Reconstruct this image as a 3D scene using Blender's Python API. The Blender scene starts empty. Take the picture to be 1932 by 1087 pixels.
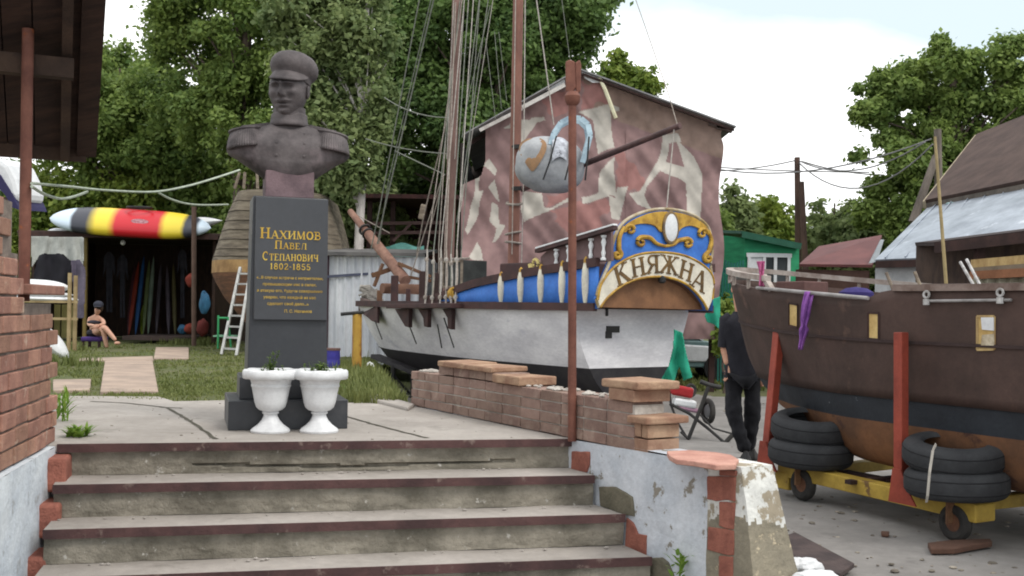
import bpy, bmesh, math, random
import numpy as np
from mathutils import Vector, Matrix, noise
random.seed(7); RNG = np.random.default_rng(11)
SC = bpy.context.scene; COL = SC.collection
V = Vector; PI = math.pi; R = math.radians
# ------------------------------------------------------------------ camera
H, F, CX, HY, ROLL = 0.86, 1985.0, 966.0, 580.0, R(1.0)
cr, sr = math.cos(ROLL), math.sin(ROLL)
def uv(x, y):
    dx, dy = x-CX, y-HY
    return dx*cr+dy*sr, -dx*sr+dy*cr
def P(x, y, d):
    u, v = uv(x, y); return V((u/F*d, d, H-v/F*d))
def G(x, y, z):
    u, v = uv(x, y); return P(x, y, (H-z)*F/v)
def Pl(x, y, p0, n):
    r = P(x, y, 1.0)-V((0, 0, H)); o = V((0, 0, H)); t = (p0-o).dot(n)/r.dot(n); return o+r*t
cam = bpy.data.cameras.new('camera'); camo = bpy.data.objects.new('camera', cam); COL.objects.link(camo)
cam.sensor_width = 36; cam.lens = F/1932*36; cam.shift_y = (HY-543.5)/1932; cam.clip_end = 2000; cam.clip_start = .05
camo.matrix_world = Matrix.Translation((0, 0, H)) @ Matrix.Rotation(PI/2, 4, 'X') @ Matrix.Rotation(ROLL, 4, 'Z')
SC.camera = camo
# ------------------------------------------------------------------ materials
def C(r, g, b, k=1.0):
    f = lambda c: ((c/255+.055)/1.055)**2.4 if c > 10 else c/255/12.92
    return (min(1, f(r)*k), min(1, f(g)*k), min(1, f(b)*k))
def mat(name, c1, c2=None, scale=4, rough=.8, bump=.2, bscale=40, c3=None, s3=9, t3=.62, w3=.06, isl=0.0, metal=0, stretch=(1,1,1), lo=.38, hi=.62, spec=.3):
    m = bpy.data.materials.new(name); m.use_nodes = True; nt = m.node_tree; N = nt.nodes; L = nt.links
    b = N['Principled BSDF']; b.inputs['Roughness'].default_value = rough; b.inputs['Metallic'].default_value = metal
    b.inputs['Specular IOR Level'].default_value = spec
    tc = N.new('ShaderNodeTexCoord'); mp = N.new('ShaderNodeMapping'); mp.inputs['Scale'].default_value = stretch
    L.new(tc.outputs['Object'], mp.inputs['Vector'])
    def noi(sc, det=6, rg=.6):
        n = N.new('ShaderNodeTexNoise'); n.inputs['Scale'].default_value = sc; n.inputs['Detail'].default_value = det; n.inputs['Roughness'].default_value = rg
        L.new(mp.outputs[0], n.inputs['Vector']); return n
    def ramp(src, a, c):
        r = N.new('ShaderNodeMapRange'); r.inputs[1].default_value = a; r.inputs[2].default_value = c; L.new(src, r.inputs[0]); return r.outputs[0]
    def mix(fac, a, c, mode='MIX'):
        x = N.new('ShaderNodeMix'); x.data_type = 'RGBA'; x.blend_type = mode
        for s, v in ((x.inputs[0], fac), (x.inputs[6], a), (x.inputs[7], c)):
            if hasattr(v, 'is_output'): L.new(v, s)
            elif isinstance(v, tuple): s.default_value = (*v, 1)
            else: s.default_value = v
        return x.outputs[2]
    c2 = c2 or tuple(x*.75 for x in c1)
    col = mix(ramp(noi(scale).outputs['Fac'], lo, hi), c1, c2)
    fine = noi(scale*9, 4, .7)
    col = mix(ramp(fine.outputs['Fac'], .3, .7), col, mix(.5, col, (.0, .0, .0), 'MIX'), 'MIX') if False else mix(1.0, col, mix(ramp(fine.outputs['Fac'], .3, .7), (1, 1, 1), (.82, .82, .82)), 'MULTIPLY')
    if c3: col = mix(ramp(noi(s3, 8, .65).outputs['Fac'], t3, t3+w3), col, c3)
    if isl:
        g = N.new('ShaderNodeNewGeometry'); hs = N.new('ShaderNodeHueSaturation'); L.new(col, hs.inputs['Color'])
        mr = N.new('ShaderNodeMapRange'); mr.inputs[3].default_value = 1-isl; mr.inputs[4].default_value = 1+isl
        L.new(g.outputs['Random Per Island'], mr.inputs[0]); L.new(mr.outputs[0], hs.inputs['Value'])
        wn = N.new('ShaderNodeTexWhiteNoise'); wn.noise_dimensions = '1D'; L.new(g.outputs['Random Per Island'], wn.inputs['W'])
        mr2 = N.new('ShaderNodeMapRange'); mr2.inputs[3].default_value = .5-isl*.04; mr2.inputs[4].default_value = .5+isl*.04
        L.new(wn.outputs['Value'], mr2.inputs[0]); L.new(mr2.outputs[0], hs.inputs['Hue']); col = hs.outputs['Color']
    L.new(col, b.inputs['Base Color'])
    if bump:
        bp = N.new('ShaderNodeBump'); bp.inputs['Strength'].default_value = bump; bp.inputs['Distance'].default_value = .02
        L.new(noi(bscale, 6, .65).outputs['Fac'], bp.inputs['Height']); L.new(bp.outputs[0], b.inputs['Normal'])
    return m
def leafmat(name, c1, c2, tr=.35):
    m = bpy.data.materials.new(name); m.use_nodes = True; nt = m.node_tree; N = nt.nodes; L = nt.links
    g = N.new('ShaderNodeNewGeometry'); rp = N.new('ShaderNodeValToRGB'); e = rp.color_ramp.elements
    e[0].color = (*c2, 1); e[1].color = (*c1, 1)
    nz = N.new('ShaderNodeTexNoise'); nz.inputs['Scale'].default_value = .7; tc = N.new('ShaderNodeTexCoord'); L.new(tc.outputs['Object'], nz.inputs['Vector'])
    ad = N.new('ShaderNodeMath'); ad.operation = 'MULTIPLY_ADD'; L.new(g.outputs['Random Per Island'], ad.inputs[0]); ad.inputs[1].default_value = .55
    mr = N.new('ShaderNodeMapRange'); mr.inputs[1].default_value = .35; mr.inputs[2].default_value = .65; mr.inputs[4].default_value = .45
    L.new(nz.outputs['Fac'], mr.inputs[0]); L.new(mr.outputs[0], ad.inputs[2]); L.new(ad.outputs[0], rp.inputs[0])
    b = N['Principled BSDF']; b.inputs['Roughness'].default_value = .6; b.inputs['Specular IOR Level'].default_value = .25; L.new(rp.outputs[0], b.inputs['Base Color'])
    t = N.new('ShaderNodeBsdfTranslucent'); L.new(rp.outputs[0], t.inputs[0]); mx = N.new('ShaderNodeMixShader'); mx.inputs[0].default_value = tr
    L.new(b.outputs[0], mx.inputs[1]); L.new(t.outputs[0], mx.inputs[2]); L.new(mx.outputs[0], N['Material Output'].inputs[0])
    return m
# ------------------------------------------------------------------ mesh builder
def frame(d, up=V((0, 0, 1))):
    z = d.normalized(); x = up.cross(z)
    if x.length < 1e-4: x = V((1, 0, 0)).cross(z)
    x.normalize(); return x, z.cross(x), z
class MB:
    def __init__(s): s.v = []; s.f = []; s.m = []
    def add(s, vs, fs, mi=0):
        o = len(s.v); s.v += [tuple(v) for v in vs]; s.f += [tuple(i+o for i in f) for f in fs]; s.m += [mi]*len(fs); return s
    def box8(s, p, mi=0): return s.add(p, [(0,3,2,1),(4,5,6,7),(0,1,5,4),(1,2,6,5),(2,3,7,6),(3,0,4,7)], mi)
    def box(s, c, d, ax=None, mi=0):
        x, y, z = ax or (V((1,0,0)), V((0,1,0)), V((0,0,1))); c = V(c); x = x*d[0]/2; y = y*d[1]/2; z = z*d[2]/2
        return s.box8([c-x-y-z, c+x-y-z, c+x+y-z, c-x+y-z, c-x-y+z, c+x-y+z, c+x+y+z, c-x+y+z], mi)
    def beam(s, p, q, w, h, up=V((0,0,1)), mi=0):
        p, q = V(p), V(q); x, y, z = frame(q-p, up); return s.box((p+q)/2, (w, h, (q-p).length), (x, y, z), mi)
    def tube(s, pts, r, n=8, mi=0, cap=True):
        pts = [V(p) for p in pts]; k = len(pts); rs = r if isinstance(r, (list, tuple)) else [r]*k; vs = []; fs = []
        up = V((0, 0, 1)); d0 = (pts[-1]-pts[0])
        if d0.length < 1e-6 or abs(d0.normalized().z) > .8: up = V((.3, 1, 0.1)).normalized()
        for i, p in enumerate(pts):
            d = (pts[min(i+1, k-1)]-pts[max(i-1, 0)]); x, y, z = frame(d, up)
            for j in range(n):
                a = 2*PI*j/n; vs.append(p+(x*math.cos(a)+y*math.sin(a))*rs[i])
        for i in range(k-1):
            for j in range(n): fs.append((i*n+j, i*n+(j+1)%n, (i+1)*n+(j+1)%n, (i+1)*n+j))
        if cap: fs.append(tuple(range(n))[::-1]); fs.append(tuple((k-1)*n+j for j in range(n)))
        return s.add(vs, fs, mi)
    def lathe(s, prof, c, n=24, ax=None, mi=0, caps=True):
        x, y, z = ax or (V((1,0,0)), V((0,1,0)), V((0,0,1))); c = V(c); k = len(prof); vs = []; fs = []
        for r, h in prof:
            for j in range(n): a = 2*PI*j/n; vs.append(c+z*h+(x*math.cos(a)+y*math.sin(a))*r)
        for i in range(k-1):
            for j in range(n): fs.append((i*n+j, i*n+(j+1)%n, (i+1)*n+(j+1)%n, (i+1)*n+j))
        if caps: fs.append(tuple(range(n))[::-1]); fs.append(tuple((k-1)*n+j for j in range(n)))
        return s.add(vs, fs, mi)
    def ell(s, c, r, n=12, ax=None, mi=0, m=None):
        m = m or max(4, n//2); pr = [(math.sin(PI*i/m), -math.cos(PI*i/m)) for i in range(m+1)]
        x, y, z = ax or (V((1,0,0)), V((0,1,0)), V((0,0,1)))
        pr[0] = (1e-3, -1); pr[-1] = (1e-3, 1)
        return s.lathe(pr, c, n, (x*r[0], y*r[1], z*r[2]), mi)
    def torus(s, c, R0, r, ax, n=28, k=10, mi=0, sq=1.0):
        x, y, z = ax; c = V(c); vs = []; fs = []
        for i in range(n):
            a = 2*PI*i/n; d = x*math.cos(a)+y*math.sin(a)
            for j in range(k):
                b = 2*PI*j/k; vs.append(c+d*(R0+r*math.cos(b))+z*(r*sq*math.sin(b)))
        for i in range(n):
            for j in range(k): fs.append((i*k+j, ((i+1)%n)*k+j, ((i+1)%n)*k+(j+1)%k, i*k+(j+1)%k))
        return s.add(vs, fs, mi)
    def prism(s, poly, off, mi=0):
        poly = [V(p) for p in poly]; off = V(off); n = len(poly)
        return s.add(poly+[p+off for p in poly], [tuple(range(n))[::-1], tuple(range(n, 2*n))]+[(i, (i+1) % n, n+(i+1) % n, n+i) for i in range(n)], mi)
    def grid(s, fn, nu, nv, mi=0, wu=False):
        vs = [fn(i/(nu if wu else nu-1), j/(nv-1)) for i in range(nu) for j in range(nv)]
        fs = [(i*nv+j, ((i+1) % nu)*nv+j, ((i+1) % nu)*nv+j+1, i*nv+j+1) for i in range(nu if wu else nu-1) for j in range(nv-1)]
        return s.add(vs, fs, mi)
    def sheet(s, fn, nu, nv, t, mi=0):
        g = MB().grid(fn, nu, nv); s.add(g.v, g.f, mi)   # single surface; thickness by modifier
        return s
    def build(s, name, mats, parent=None, smooth=False, bevel=0, solid=0, subd=0, fix=True, ang=35):
        off = V((0, 0, 0)); p = parent
        while p is not None: off += p.location; p = p.parent
        me = bpy.data.meshes.new(name); me.from_pydata([(v[0]-off.x, v[1]-off.y, v[2]-off.z) for v in s.v], [], s.f)
        for m in (mats if isinstance(mats, (list, tuple)) else [mats]): me.materials.append(m)
        if any(s.m): me.polygons.foreach_set('material_index', s.m)
        if fix and len(s.f) < 60000:
            bm = bmesh.new(); bm.from_mesh(me); bmesh.ops.recalc_face_normals(bm, faces=bm.faces); bm.to_mesh(me); bm.free()
        if smooth:
            me.shade_smooth(); me.set_sharp_from_angle(angle=R(ang))
        o = bpy.data.objects.new(name, me); COL.objects.link(o); o.parent = parent
        if solid: md = o.modifiers.new('solid', 'SOLIDIFY'); md.thickness = solid; md.offset = 0
        if bevel: md = o.modifiers.new('bevel', 'BEVEL'); md.width = bevel; md.segments = 2; md.limit_method = 'ANGLE'
        if subd: md = o.modifiers.new('sub', 'SUBSURF'); md.levels = md.render_levels = subd
        return o
def tag(o, label=None, cat=None, group=None, kind=None):
    if label: o['label'] = label
    if cat: o['category'] = cat
    if group: o['group'] = group
    if kind: o['kind'] = kind
    return o
def thing(name, label, cat, loc=(0,0,0), group=None):
    o = bpy.data.objects.new(name, None); COL.objects.link(o); o.location = loc; o.empty_display_size = .2
    return tag(o, label, cat, group)
def dup(o, loc, rz=0, label=None, parent=None, top=True, sc=None):
    c = o.copy(); COL.objects.link(c); c.parent = parent
    if top:
        c.location = loc; c.rotation_euler = (0, 0, rz)
        if sc: c.scale = (sc, sc, sc)
        if label: c['label'] = label
    for ch in [x for x in bpy.data.objects if x.parent == o]: dup(ch, None, parent=c, top=False)
    return c
def lerp(a, b, t): return a+(b-a)*t
def sag(p, q, s, n=12, j=0):
    p, q = V(p), V(q); return [p.lerp(q, i/n)-V((0, 0, s*4*(i/n)*(1-i/n))) for i in range(n+1)]
def nz(x, y, z=0, s=1): return noise.noise(V((x*s, y*s, z*s)))
BBX = {}
def inside(px, py, poly):
    k = id(poly)
    if k not in BBX: BBX[k] = (poly, min(p[0] for p in poly), max(p[0] for p in poly), min(p[1] for p in poly), max(p[1] for p in poly))
    _, x0, x1, y0, y1 = BBX[k]
    if px < x0 or px > x1 or py < y0 or py > y1: return False
    c = False; n = len(poly); j = n-1
    for i in range(n):
        xi, yi = poly[i]; xj, yj = poly[j]
        if (yi > py) != (yj > py) and px < (xj-xi)*(py-yi)/(yj-yi)+xi: c = not c
        j = i
    return c
def text_mb(mb, body, size, org, ax, depth=.004, mi=0, align='CENTER', off=0.0):
    cu = bpy.data.curves.new('t', 'FONT'); cu.body = body; cu.size = size; cu.extrude = depth; cu.align_x = align; cu.offset = off; cu.resolution_u = 3
    o = bpy.data.objects.new('t', cu); COL.objects.link(o); bpy.context.view_layer.update()
    me = bpy.data.meshes.new_from_object(o.evaluated_get(bpy.context.evaluated_depsgraph_get()))
    x, y = ax; z = x.cross(y)
    mb.add([org+x*v.co.x+y*v.co.y+z*v.co.z for v in me.vertices], [tuple(p.vertices) for p in me.polygons], mi)
    bpy.data.objects.remove(o); bpy.data.curves.remove(cu); bpy.data.meshes.remove(me)
# serif capitals drawn as strokes on a unit-high cell: (points, weight), serifs are the listed feet
T, t_ = .17, .075
def arc(cx, cy, rx, ry, a0, a1, n=14): return [(cx+rx*math.cos(R(a0+(a1-a0)*i/n)), cy+ry*math.sin(R(a0+(a1-a0)*i/n))) for i in range(n+1)]
GL = {
 'Н': (.95, [([(.2,0),(.2,1)],T),([(.75,0),(.75,1)],T),([(.2,.52),(.75,.52)],t_)], [(.2,0),(.2,1),(.75,0),(.75,1)]),
 'А': (.95, [([(.12,0),(.46,1)],t_),([(.46,1),(.82,0)],T),([(.24,.34),(.7,.34)],t_)], [(.12,0),(.82,0)]),
 'Х': (.95, [([(.14,0),(.8,1)],t_),([(.14,1),(.8,0)],T)], [(.14,0),(.8,1),(.14,1),(.8,0)]),
 'И': (1.0, [([(.2,0),(.2,1)],T),([(.8,0),(.8,1)],T),([(.2,.06),(.8,.94)],t_)], [(.2,0),(.2,1),(.8,0),(.8,1)]),
 'М': (1.1, [([(.15,0),(.18,1)],t_),([(.18,1),(.53,.05)],T),([(.53,.05),(.9,1)],t_),([(.92,0),(.9,1)],T)], [(.15,0),(.92,0)]),
 'О': (.95, [(arc(.47,.5,.33,.45,100,260),T),(arc(.47,.5,.33,.45,-80,80),T),(arc(.47,.5,.33,.45,80,100,4),t_),(arc(.47,.5,.33,.45,260,280,4),t_)], []),
 'В': (.85, [([(.2,0),(.2,1)],T),([(.2,.96),(.42,.96)]+arc(.42,.74,.22,.22,90,-90)+[(.2,.52)],.1),([(.2,.52),(.45,.52)]+arc(.45,.28,.26,.24,90,-90)+[(.2,.04)],.11)], [(.13,0),(.13,1)]),
 'П': (.95, [([(.2,0),(.2,1)],T),([(.75,0),(.75,1)],T),([(.2,.95),(.75,.95)],t_)], [(.2,0),(.75,0)]),
 'Л': (.95, [([(.12,.04),(.24,.1),(.36,.95)],t_),([(.78,0),(.78,1)],T),([(.33,.95),(.78,.95)],t_)], [(.78,0)]),
 'Е': (.82, [([(.2,0),(.2,1)],T),([(.2,.96),(.68,.96),(.69,.8)],t_),([(.2,.52),(.55,.52)],t_),([(.2,.04),(.7,.04),(.72,.22)],t_)], [(.13,0),(.13,1)]),
 'С': (.9, [(arc(.5,.5,.35,.45,60,300),.14),([(.7,.9),(.72,.68)],t_)], []),
 'Т': (.85, [([(.42,0),(.42,1)],T),([(.1,.75),(.1,.95),(.74,.95),(.74,.75)],t_)], [(.42,0)]),
 'Ч': (.9, [([(.7,0),(.7,1)],T),([(.2,1),(.2,.62)]+[(.28,.5),(.45,.46),(.7,.52)],.11)], [(.7,0),(.7,1),(.2,1)]),
 'К': (.95, [([(.2,0),(.2,1)],T),([(.22,.48),(.75,1)],t_),([(.4,.6),(.82,0)],T)], [(.2,0),(.2,1),(.75,1),(.82,0)]),
 'Я': (.92, [([(.72,0),(.72,1)],T),([(.72,.96),(.45,.96)]+arc(.45,.72,.25,.24,90,270)+[(.72,.48)],.1),([(.45,.48),(.12,0)],.13)], [(.76,0),(.76,1),(.14,0)]),
 'Ж': (1.25, [([(.62,0),(.62,1)],T),([(.16,1),(.62,.5)],t_),([(.1,0),(.55,.58)],.14),([(1.08,1),(.62,.5)],t_),([(1.14,0),(.69,.58)],.14)], [(.62,0),(.62,1),(.16,1),(1.08,1),(.12,0),(1.12,0)]),
 '1': (.6, [([(.32,0),(.32,1)],T),([(.32,.97),(.14,.82)],t_)], [(.32,0)]),
 '8': (.8, [(arc(.4,.74,.2,.22,0,360,18),.12),(arc(.4,.28,.25,.25,0,360,18),.13)], []),
 '0': (.8, [(arc(.4,.5,.25,.46,0,360,20),.14)], []),
 '2': (.8, [(arc(.4,.72,.24,.24,170,-30)+[(.16,.06)],.12),([(.14,.05),(.68,.05),(.7,.2)],.1)], []),
 '5': (.8, [([(.64,.95),(.24,.95),(.2,.55)],.1),([(.2,.55)]+arc(.4,.31,.26,.27,120,-150),.13)], []),
 '-': (.5, [([(.12,.45),(.4,.45)],.12)], []), ' ': (.45, [], []),
}
def serif_line(mb, runs, org, ax, depth, mi=0, gap=.04, place=None):
    """runs: list of (char, height); centred on org, drawn along ax"""
    tot = sum(GL[c][0]*h+gap*h for c, h in runs); x0 = -tot/2; X, Y = ax; Z = X.cross(Y)
    for c, h in runs:
        w, st, feet = GL[c]
        if place: o, ex, ey = place(x0+w*h/2); f = lambda px, py: o+ex*(px-w*h/2)+ey*py
        else: f = (lambda xx: (lambda px, py: org+X*(xx+px)+Y*py))(x0)
        k = 0
        for pts, wt in st:
            for (ax_, ay), (bx, by) in zip(pts, pts[1:]):
                dx, dy = bx-ax_, by-ay; ll = math.hypot(dx, dy) or 1; nx, ny = -dy/ll*wt/2, dx/ll*wt/2; e = .03 if len(pts) > 3 else 0
                ax2, ay2, bx2, by2 = ax_-dx/ll*e, ay-dy/ll*e, bx+dx/ll*e, by+dy/ll*e
                q = [f((ax2+nx)*h, (ay2+ny)*h), f((ax2-nx)*h, (ay2-ny)*h), f((bx2-nx)*h, (by2-ny)*h), f((bx2+nx)*h, (by2+ny)*h)]
                k += 1; mb.prism([p-Z*depth for p in q], Z*(depth*2+.0002*k), mi)
        for fx, fy in feet:
            y0 = 0 if fy < .5 else .93; k += 1
            q = [f((fx-.17)*h, y0*h), f((fx+.17)*h, y0*h), f((fx+.17)*h, (y0+.07)*h), f((fx-.17)*h, (y0+.07)*h)]
            mb.prism([p-Z*depth for p in q], Z*(depth*2+.0002*k), mi)
        x0 += w*h+gap*h
# ------------------------------------------------------------------ world and sun
W = bpy.data.worlds.new("World"); SC.world = W; W.use_nodes = True; nt = W.node_tree; N = nt.nodes; L = nt.links
SUN_EL, SUN_AZ = R(52), R(128)   # azimuth clockwise from +Y: from the right, a little behind the camera
sky = N.new('ShaderNodeTexSky'); sky.sky_type = 'NISHITA'; sky.sun_disc = False; sky.sun_elevation = SUN_EL; sky.sun_rotation = SUN_AZ
tc = N.new('ShaderNodeTexCoord'); mp = N.new('ShaderNodeMapping'); mp.inputs['Scale'].default_value = (1, 1, 2.2); mp.inputs['Location'].default_value = (.3, .1, .06)
L.new(tc.outputs['Generated'], mp.inputs[0])
n1 = N.new('ShaderNodeTexNoise'); n1.inputs['Scale'].default_value = 1.6; n1.inputs['Detail'].default_value = 7; n1.inputs['Roughness'].default_value = .5; L.new(mp.outputs[0], n1.inputs['Vector'])
sx = N.new('ShaderNodeSeparateXYZ'); L.new(tc.outputs['Generated'], sx.inputs[0])
ma = N.new('ShaderNodeMath'); ma.operation = 'MULTIPLY_ADD'; ma.inputs[1].default_value = -1.0; L.new(sx.outputs['Z'], ma.inputs[0]); m2 = N.new('ShaderNodeMath'); m2.operation = 'MULTIPLY_ADD'; m2.inputs[1].default_value = .34; L.new(n1.outputs['Fac'], m2.inputs[0]); m3 = N.new('ShaderNodeMath'); m3.operation = 'MULTIPLY'; m3.inputs[1].default_value = -.14; L.new(sx.outputs['X'], m3.inputs[0]); L.new(m3.outputs[0], m2.inputs[2]); L.new(m2.outputs[0], ma.inputs[2])
mr = N.new('ShaderNodeMapRange'); mr.inputs[1].default_value = -.095; mr.inputs[2].default_value = -.03; L.new(ma.outputs[0], mr.inputs[0])
thin = N.new('ShaderNodeMix'); thin.data_type = 'RGBA'; thin.inputs[0].default_value = .82; L.new(sky.outputs[0], thin.inputs[6]); thin.inputs[7].default_value = (6.9, 7.9, 8.2, 1)
mx = N.new('ShaderNodeMix'); mx.data_type = 'RGBA'; hi_ = N.new('ShaderNodeMapRange'); hi_.inputs[1].default_value = .36; hi_.inputs[2].default_value = .62; L.new(sx.outputs['Z'], hi_.inputs[0]); mxm = N.new('ShaderNodeMath'); mxm.operation = 'MAXIMUM'; L.new(mr.outputs[0], mxm.inputs[0]); L.new(hi_.outputs[0], mxm.inputs[1]); L.new(mxm.outputs[0], mx.inputs[0]); L.new(thin.outputs[2], mx.inputs[6]); mx.inputs[7].default_value = (12.2, 12.3, 12.4, 1)
L.new(mx.outputs[2], N['Background'].inputs['Color']); N['Background'].inputs['Strength'].default_value = .09
sl = bpy.data.lights.new('sun', 'SUN'); sl.energy = 1.1; sl.angle = R(18); sl.color = (1, .95, .88); so = bpy.data.objects.new('sun', sl); COL.objects.link(so)
sd = V((math.sin(SUN_AZ)*math.cos(SUN_EL), math.cos(SUN_AZ)*math.cos(SUN_EL), math.sin(SUN_EL))); so.rotation_euler = sd.to_track_quat('Z', 'Y').to_euler(); so.location = (5, -5, 12)
SC.view_settings.view_transform = 'Standard'; SC.view_settings.look = 'None'; SC.view_settings.exposure = 0.62; SC.view_settings.gamma = 1
SC.cycles.max_bounces = 8; SC.cycles.diffuse_bounces = 5; SC.cycles.transmission_bounces = 6; SC.cycles.filter_width = 1.9; SC.cycles.transparent_max_bounces = 8
# ------------------------------------------------------------------ shared materials
M_ = {}
def mm(k, *a, **kw):
    if k not in M_: M_[k] = mat(k, *a, **kw)
    return M_[k]
conc = mm('worn concrete', (.41,.375,.34), (.33,.30,.27), 1.6, .9, .35, 60, c3=(.235,.215,.19), s3=2.5, t3=.58, w3=.12)
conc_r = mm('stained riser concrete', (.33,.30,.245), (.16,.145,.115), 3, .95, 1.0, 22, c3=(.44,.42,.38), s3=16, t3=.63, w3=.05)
yard_m = mm('yard concrete', (.28,.265,.25), (.19,.18,.17), .9, .9, .3, 30, c3=(.10,.095,.09), s3=2.2, t3=.6, w3=.15)
dirt = mm('grassy soil', (.085,.105,.035), (.12,.12,.055), .8, 1, .6, 30, c3=(.15,.125,.085), s3=2, t3=.6, w3=.1)
rust = mm('rusty brown paint', C(125,82,68), C(100,62,52), 5, .7, .25, 40, c3=C(140,80,50), s3=11, t3=.63)
iron = mm('brown angle iron', C(92,66,64), C(66,48,48), 3, .75, .35, 40, c3=C(128,112,104), s3=9, t3=.6, w3=.1)
brick_m = mm('orange red brick', C(174,132,113), C(146,108,93), 7, .9, .5, 60, c3=C(188,168,150), s3=8, t3=.59, w3=.12, isl=.18)
brick_p = mm('dusty pink brick', C(152,128,116), C(128,104,94), 6, .92, .5, 60, c3=C(170,155,140), s3=7, t3=.56, w3=.2, isl=.13)
mortar = mm('grey mortar', C(140,128,118), C(115,105,98), 8, 1, .5, 60)
plaster = mm('whitewashed plaster', C(212,216,222), C(186,192,200), 3, .9, .45, 22, c3=C(134,128,118), s3=5.5, t3=.585, w3=.03)
redstone = mm('red quoin stone', C(166,106,90), C(138,86,74), 8, .9, .7, 35)
black = mm('black iron', (.02,.02,.022), (.035,.033,.03), 6, .6, .15, 40)
whitep = mm('white plastic', (.78,.79,.8), (.68,.69,.7), 3, .45, .05, 20)
rope_m = mm('grey rope', C(165,155,145), C(135,126,118), 20, .95, .3, 120)
wood_g = mm('grey weathered wood', C(150,138,122), C(116,104,92), 3, .9, .4, 40, stretch=(1,1,6))
wood_y = mm('pale bare wood', C(186,160,112), C(160,132,90), 4, .85, .3, 40, stretch=(6,1,1))
wood_d = mm('dark brown wood', C(70,50,46), C(52,38,36), 5, .8, .3, 40)
# ------------------------------------------------------------------ terrain
Wa, Wb = G(1088, 830, 0), G(775, 765, 0)            # foot line of the low brick wall beside the landing
dw = (Wa-Wb); dw.z = 0; dw.normalize(); nw = V((dw.y, -dw.x, 0))
if nw.x > 0: nw = -nw
BND = [(Wa+dw*6), Wa, Wb, V((-1.2, 10.2, 0)), V((-1.9, 14.5, 0)), V((-2.6, 18, 0)), V((-3.2, 30, 0)), V((-6, 80, 0))]
def bx(y):
    for a, b in zip(BND, BND[1:]):
        if y <= b.y or b is BND[-1]:
            if y < a.y and a is BND[0]: return a.x
            return a.x+(b.x-a.x)*(y-a.y)/(b.y-a.y)
def height(x, y):
    zl = -.02-.2*min(1, max(0, (y-9.6)/15)); zy = -.63
    w = .12 if y < 9.2 else .5
    t = min(1, max(0, (x-bx(y))/w)); 
    z = lerp(zl, zy, t*t*(3-2*t))
    if y < 7.25:      # ground at the foot of the stair
        k = min(1, max(0, (7.25-y)/.1)) if x < bx(y)+.1 else 0
        z = lerp(z, -.86, k)
    return z
def build_ground():
    xs = sorted(set([-400,-120,-60,-40,-30,-24]+[-20+.4*i for i in range(31)]+[-8+.16*i for i in range(96)]+[7.4+.5*i for i in range(28)]+[22,30,45,70,120,400]))
    ys = sorted(set([-60,-20,-5,0,2,3,4]+[4.5+.09*i for i in range(64)]+[10.3+.25*i for i in range(60)]+[25.5+1.0*i for i in range(15)]+[45,60,90,150,400,900]))
    mb = MB(); nx, ny = len(xs), len(ys); vs = []
    for x in xs:
        for y in ys: vs.append((x, y, height(x, y)+.012*nz(x, y, 3, 1.7)))
    fs = []; ms = []
    for i in range(nx-1):
        for j in range(ny-1):
            cx_, cy = (xs[i]+xs[i+1])/2, (ys[j]+ys[j+1])/2
            yard = cx_ > bx(cy)+.15 and cy < 18.6+.8*nz(cx_, cy, 1, .8) or cy < 7.25
            fs.append((i*ny+j, (i+1)*ny+j, (i+1)*ny+j+1, i*ny+j+1)); ms.append(0 if yard else 1)
    mb.v = vs; mb.f = fs; mb.m = ms
    return tag(mb.build('ground', [yard_m, dirt], smooth=True, fix=False), kind='structure')
build_ground()
# ------------------------------------------------------------------ landing and stair
RISE = .19
NL = [G(118, 838, 0), G(110, 915, -RISE), G(92, 1000, -2*RISE), G(72, 1092, -3*RISE)]
NR = [G(1083, 828, 0), G(1122, 897, -RISE), G(1180, 970, -2*RISE), G(1230, 1051, -3*RISE)]
BL, BR, BM = G(95, 748, 0), G(775, 765, 0), G(692, 752, 0)
ex_st = (NR[0]-NL[0]).normalized()
def build_landing():
    mb = MB(); a = NL[0]-ex_st*.25; b = NR[0]; 
    poly = [a, b, Wb, G(692, 756, 0), G(560, 752, 0), G(330, 757, 0), G(300, 748, 0), BL-V((.5, 0, 0))]
    z = lambda p: V((p.x, p.y, 0))
    mb.prism([z(p)-V((0, 0, .046)) for p in poly], (0, 0, .046))
    o = mb.build('paved_landing', conc, bevel=.008); tag(o, kind='structure')
    # seams and cracks filled with soil
    cm = mm('soil in cracks', (.075,.07,.05), (.11,.10,.08), 9, 1, .4, 60); cb = MB()
    for pts in ([(315,769),(345,786),(372,803),(407,828)], [(652,785),(700,799),(745,811),(806,826)], [(170,757),(235,760),(310,768)], [(300,768),(345,770)], [(560,768),(652,785)]):
        q = []
        w3 = [G(x, y, .003) for x, y in pts]
        fine = [w3[i].lerp(w3[i+1], k/6) for i in range(len(w3)-1) for k in range(6)]+[w3[-1]]
        L_ = []; R_ = []
        for i, p in enumerate(fine):
            d = (fine[min(i+1, len(fine)-1)]-fine[max(i-1, 0)]).normalized(); s = V((-d.y, d.x, 0)); w = .012+.012*abs(nz(i*.7, 2)); jt = s*.012*nz(i*.9, 7)
            L_.append(p+s*w+jt); R_.append(p-s*w+jt)
        n = len(fine); cb.add(L_+R_, [(i, i+1, n+i+1, n+i) for i in range(n-1)])
    tag(cb.build('pavement_cracks', cm, fix=False), kind='structure')
build_landing()
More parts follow.
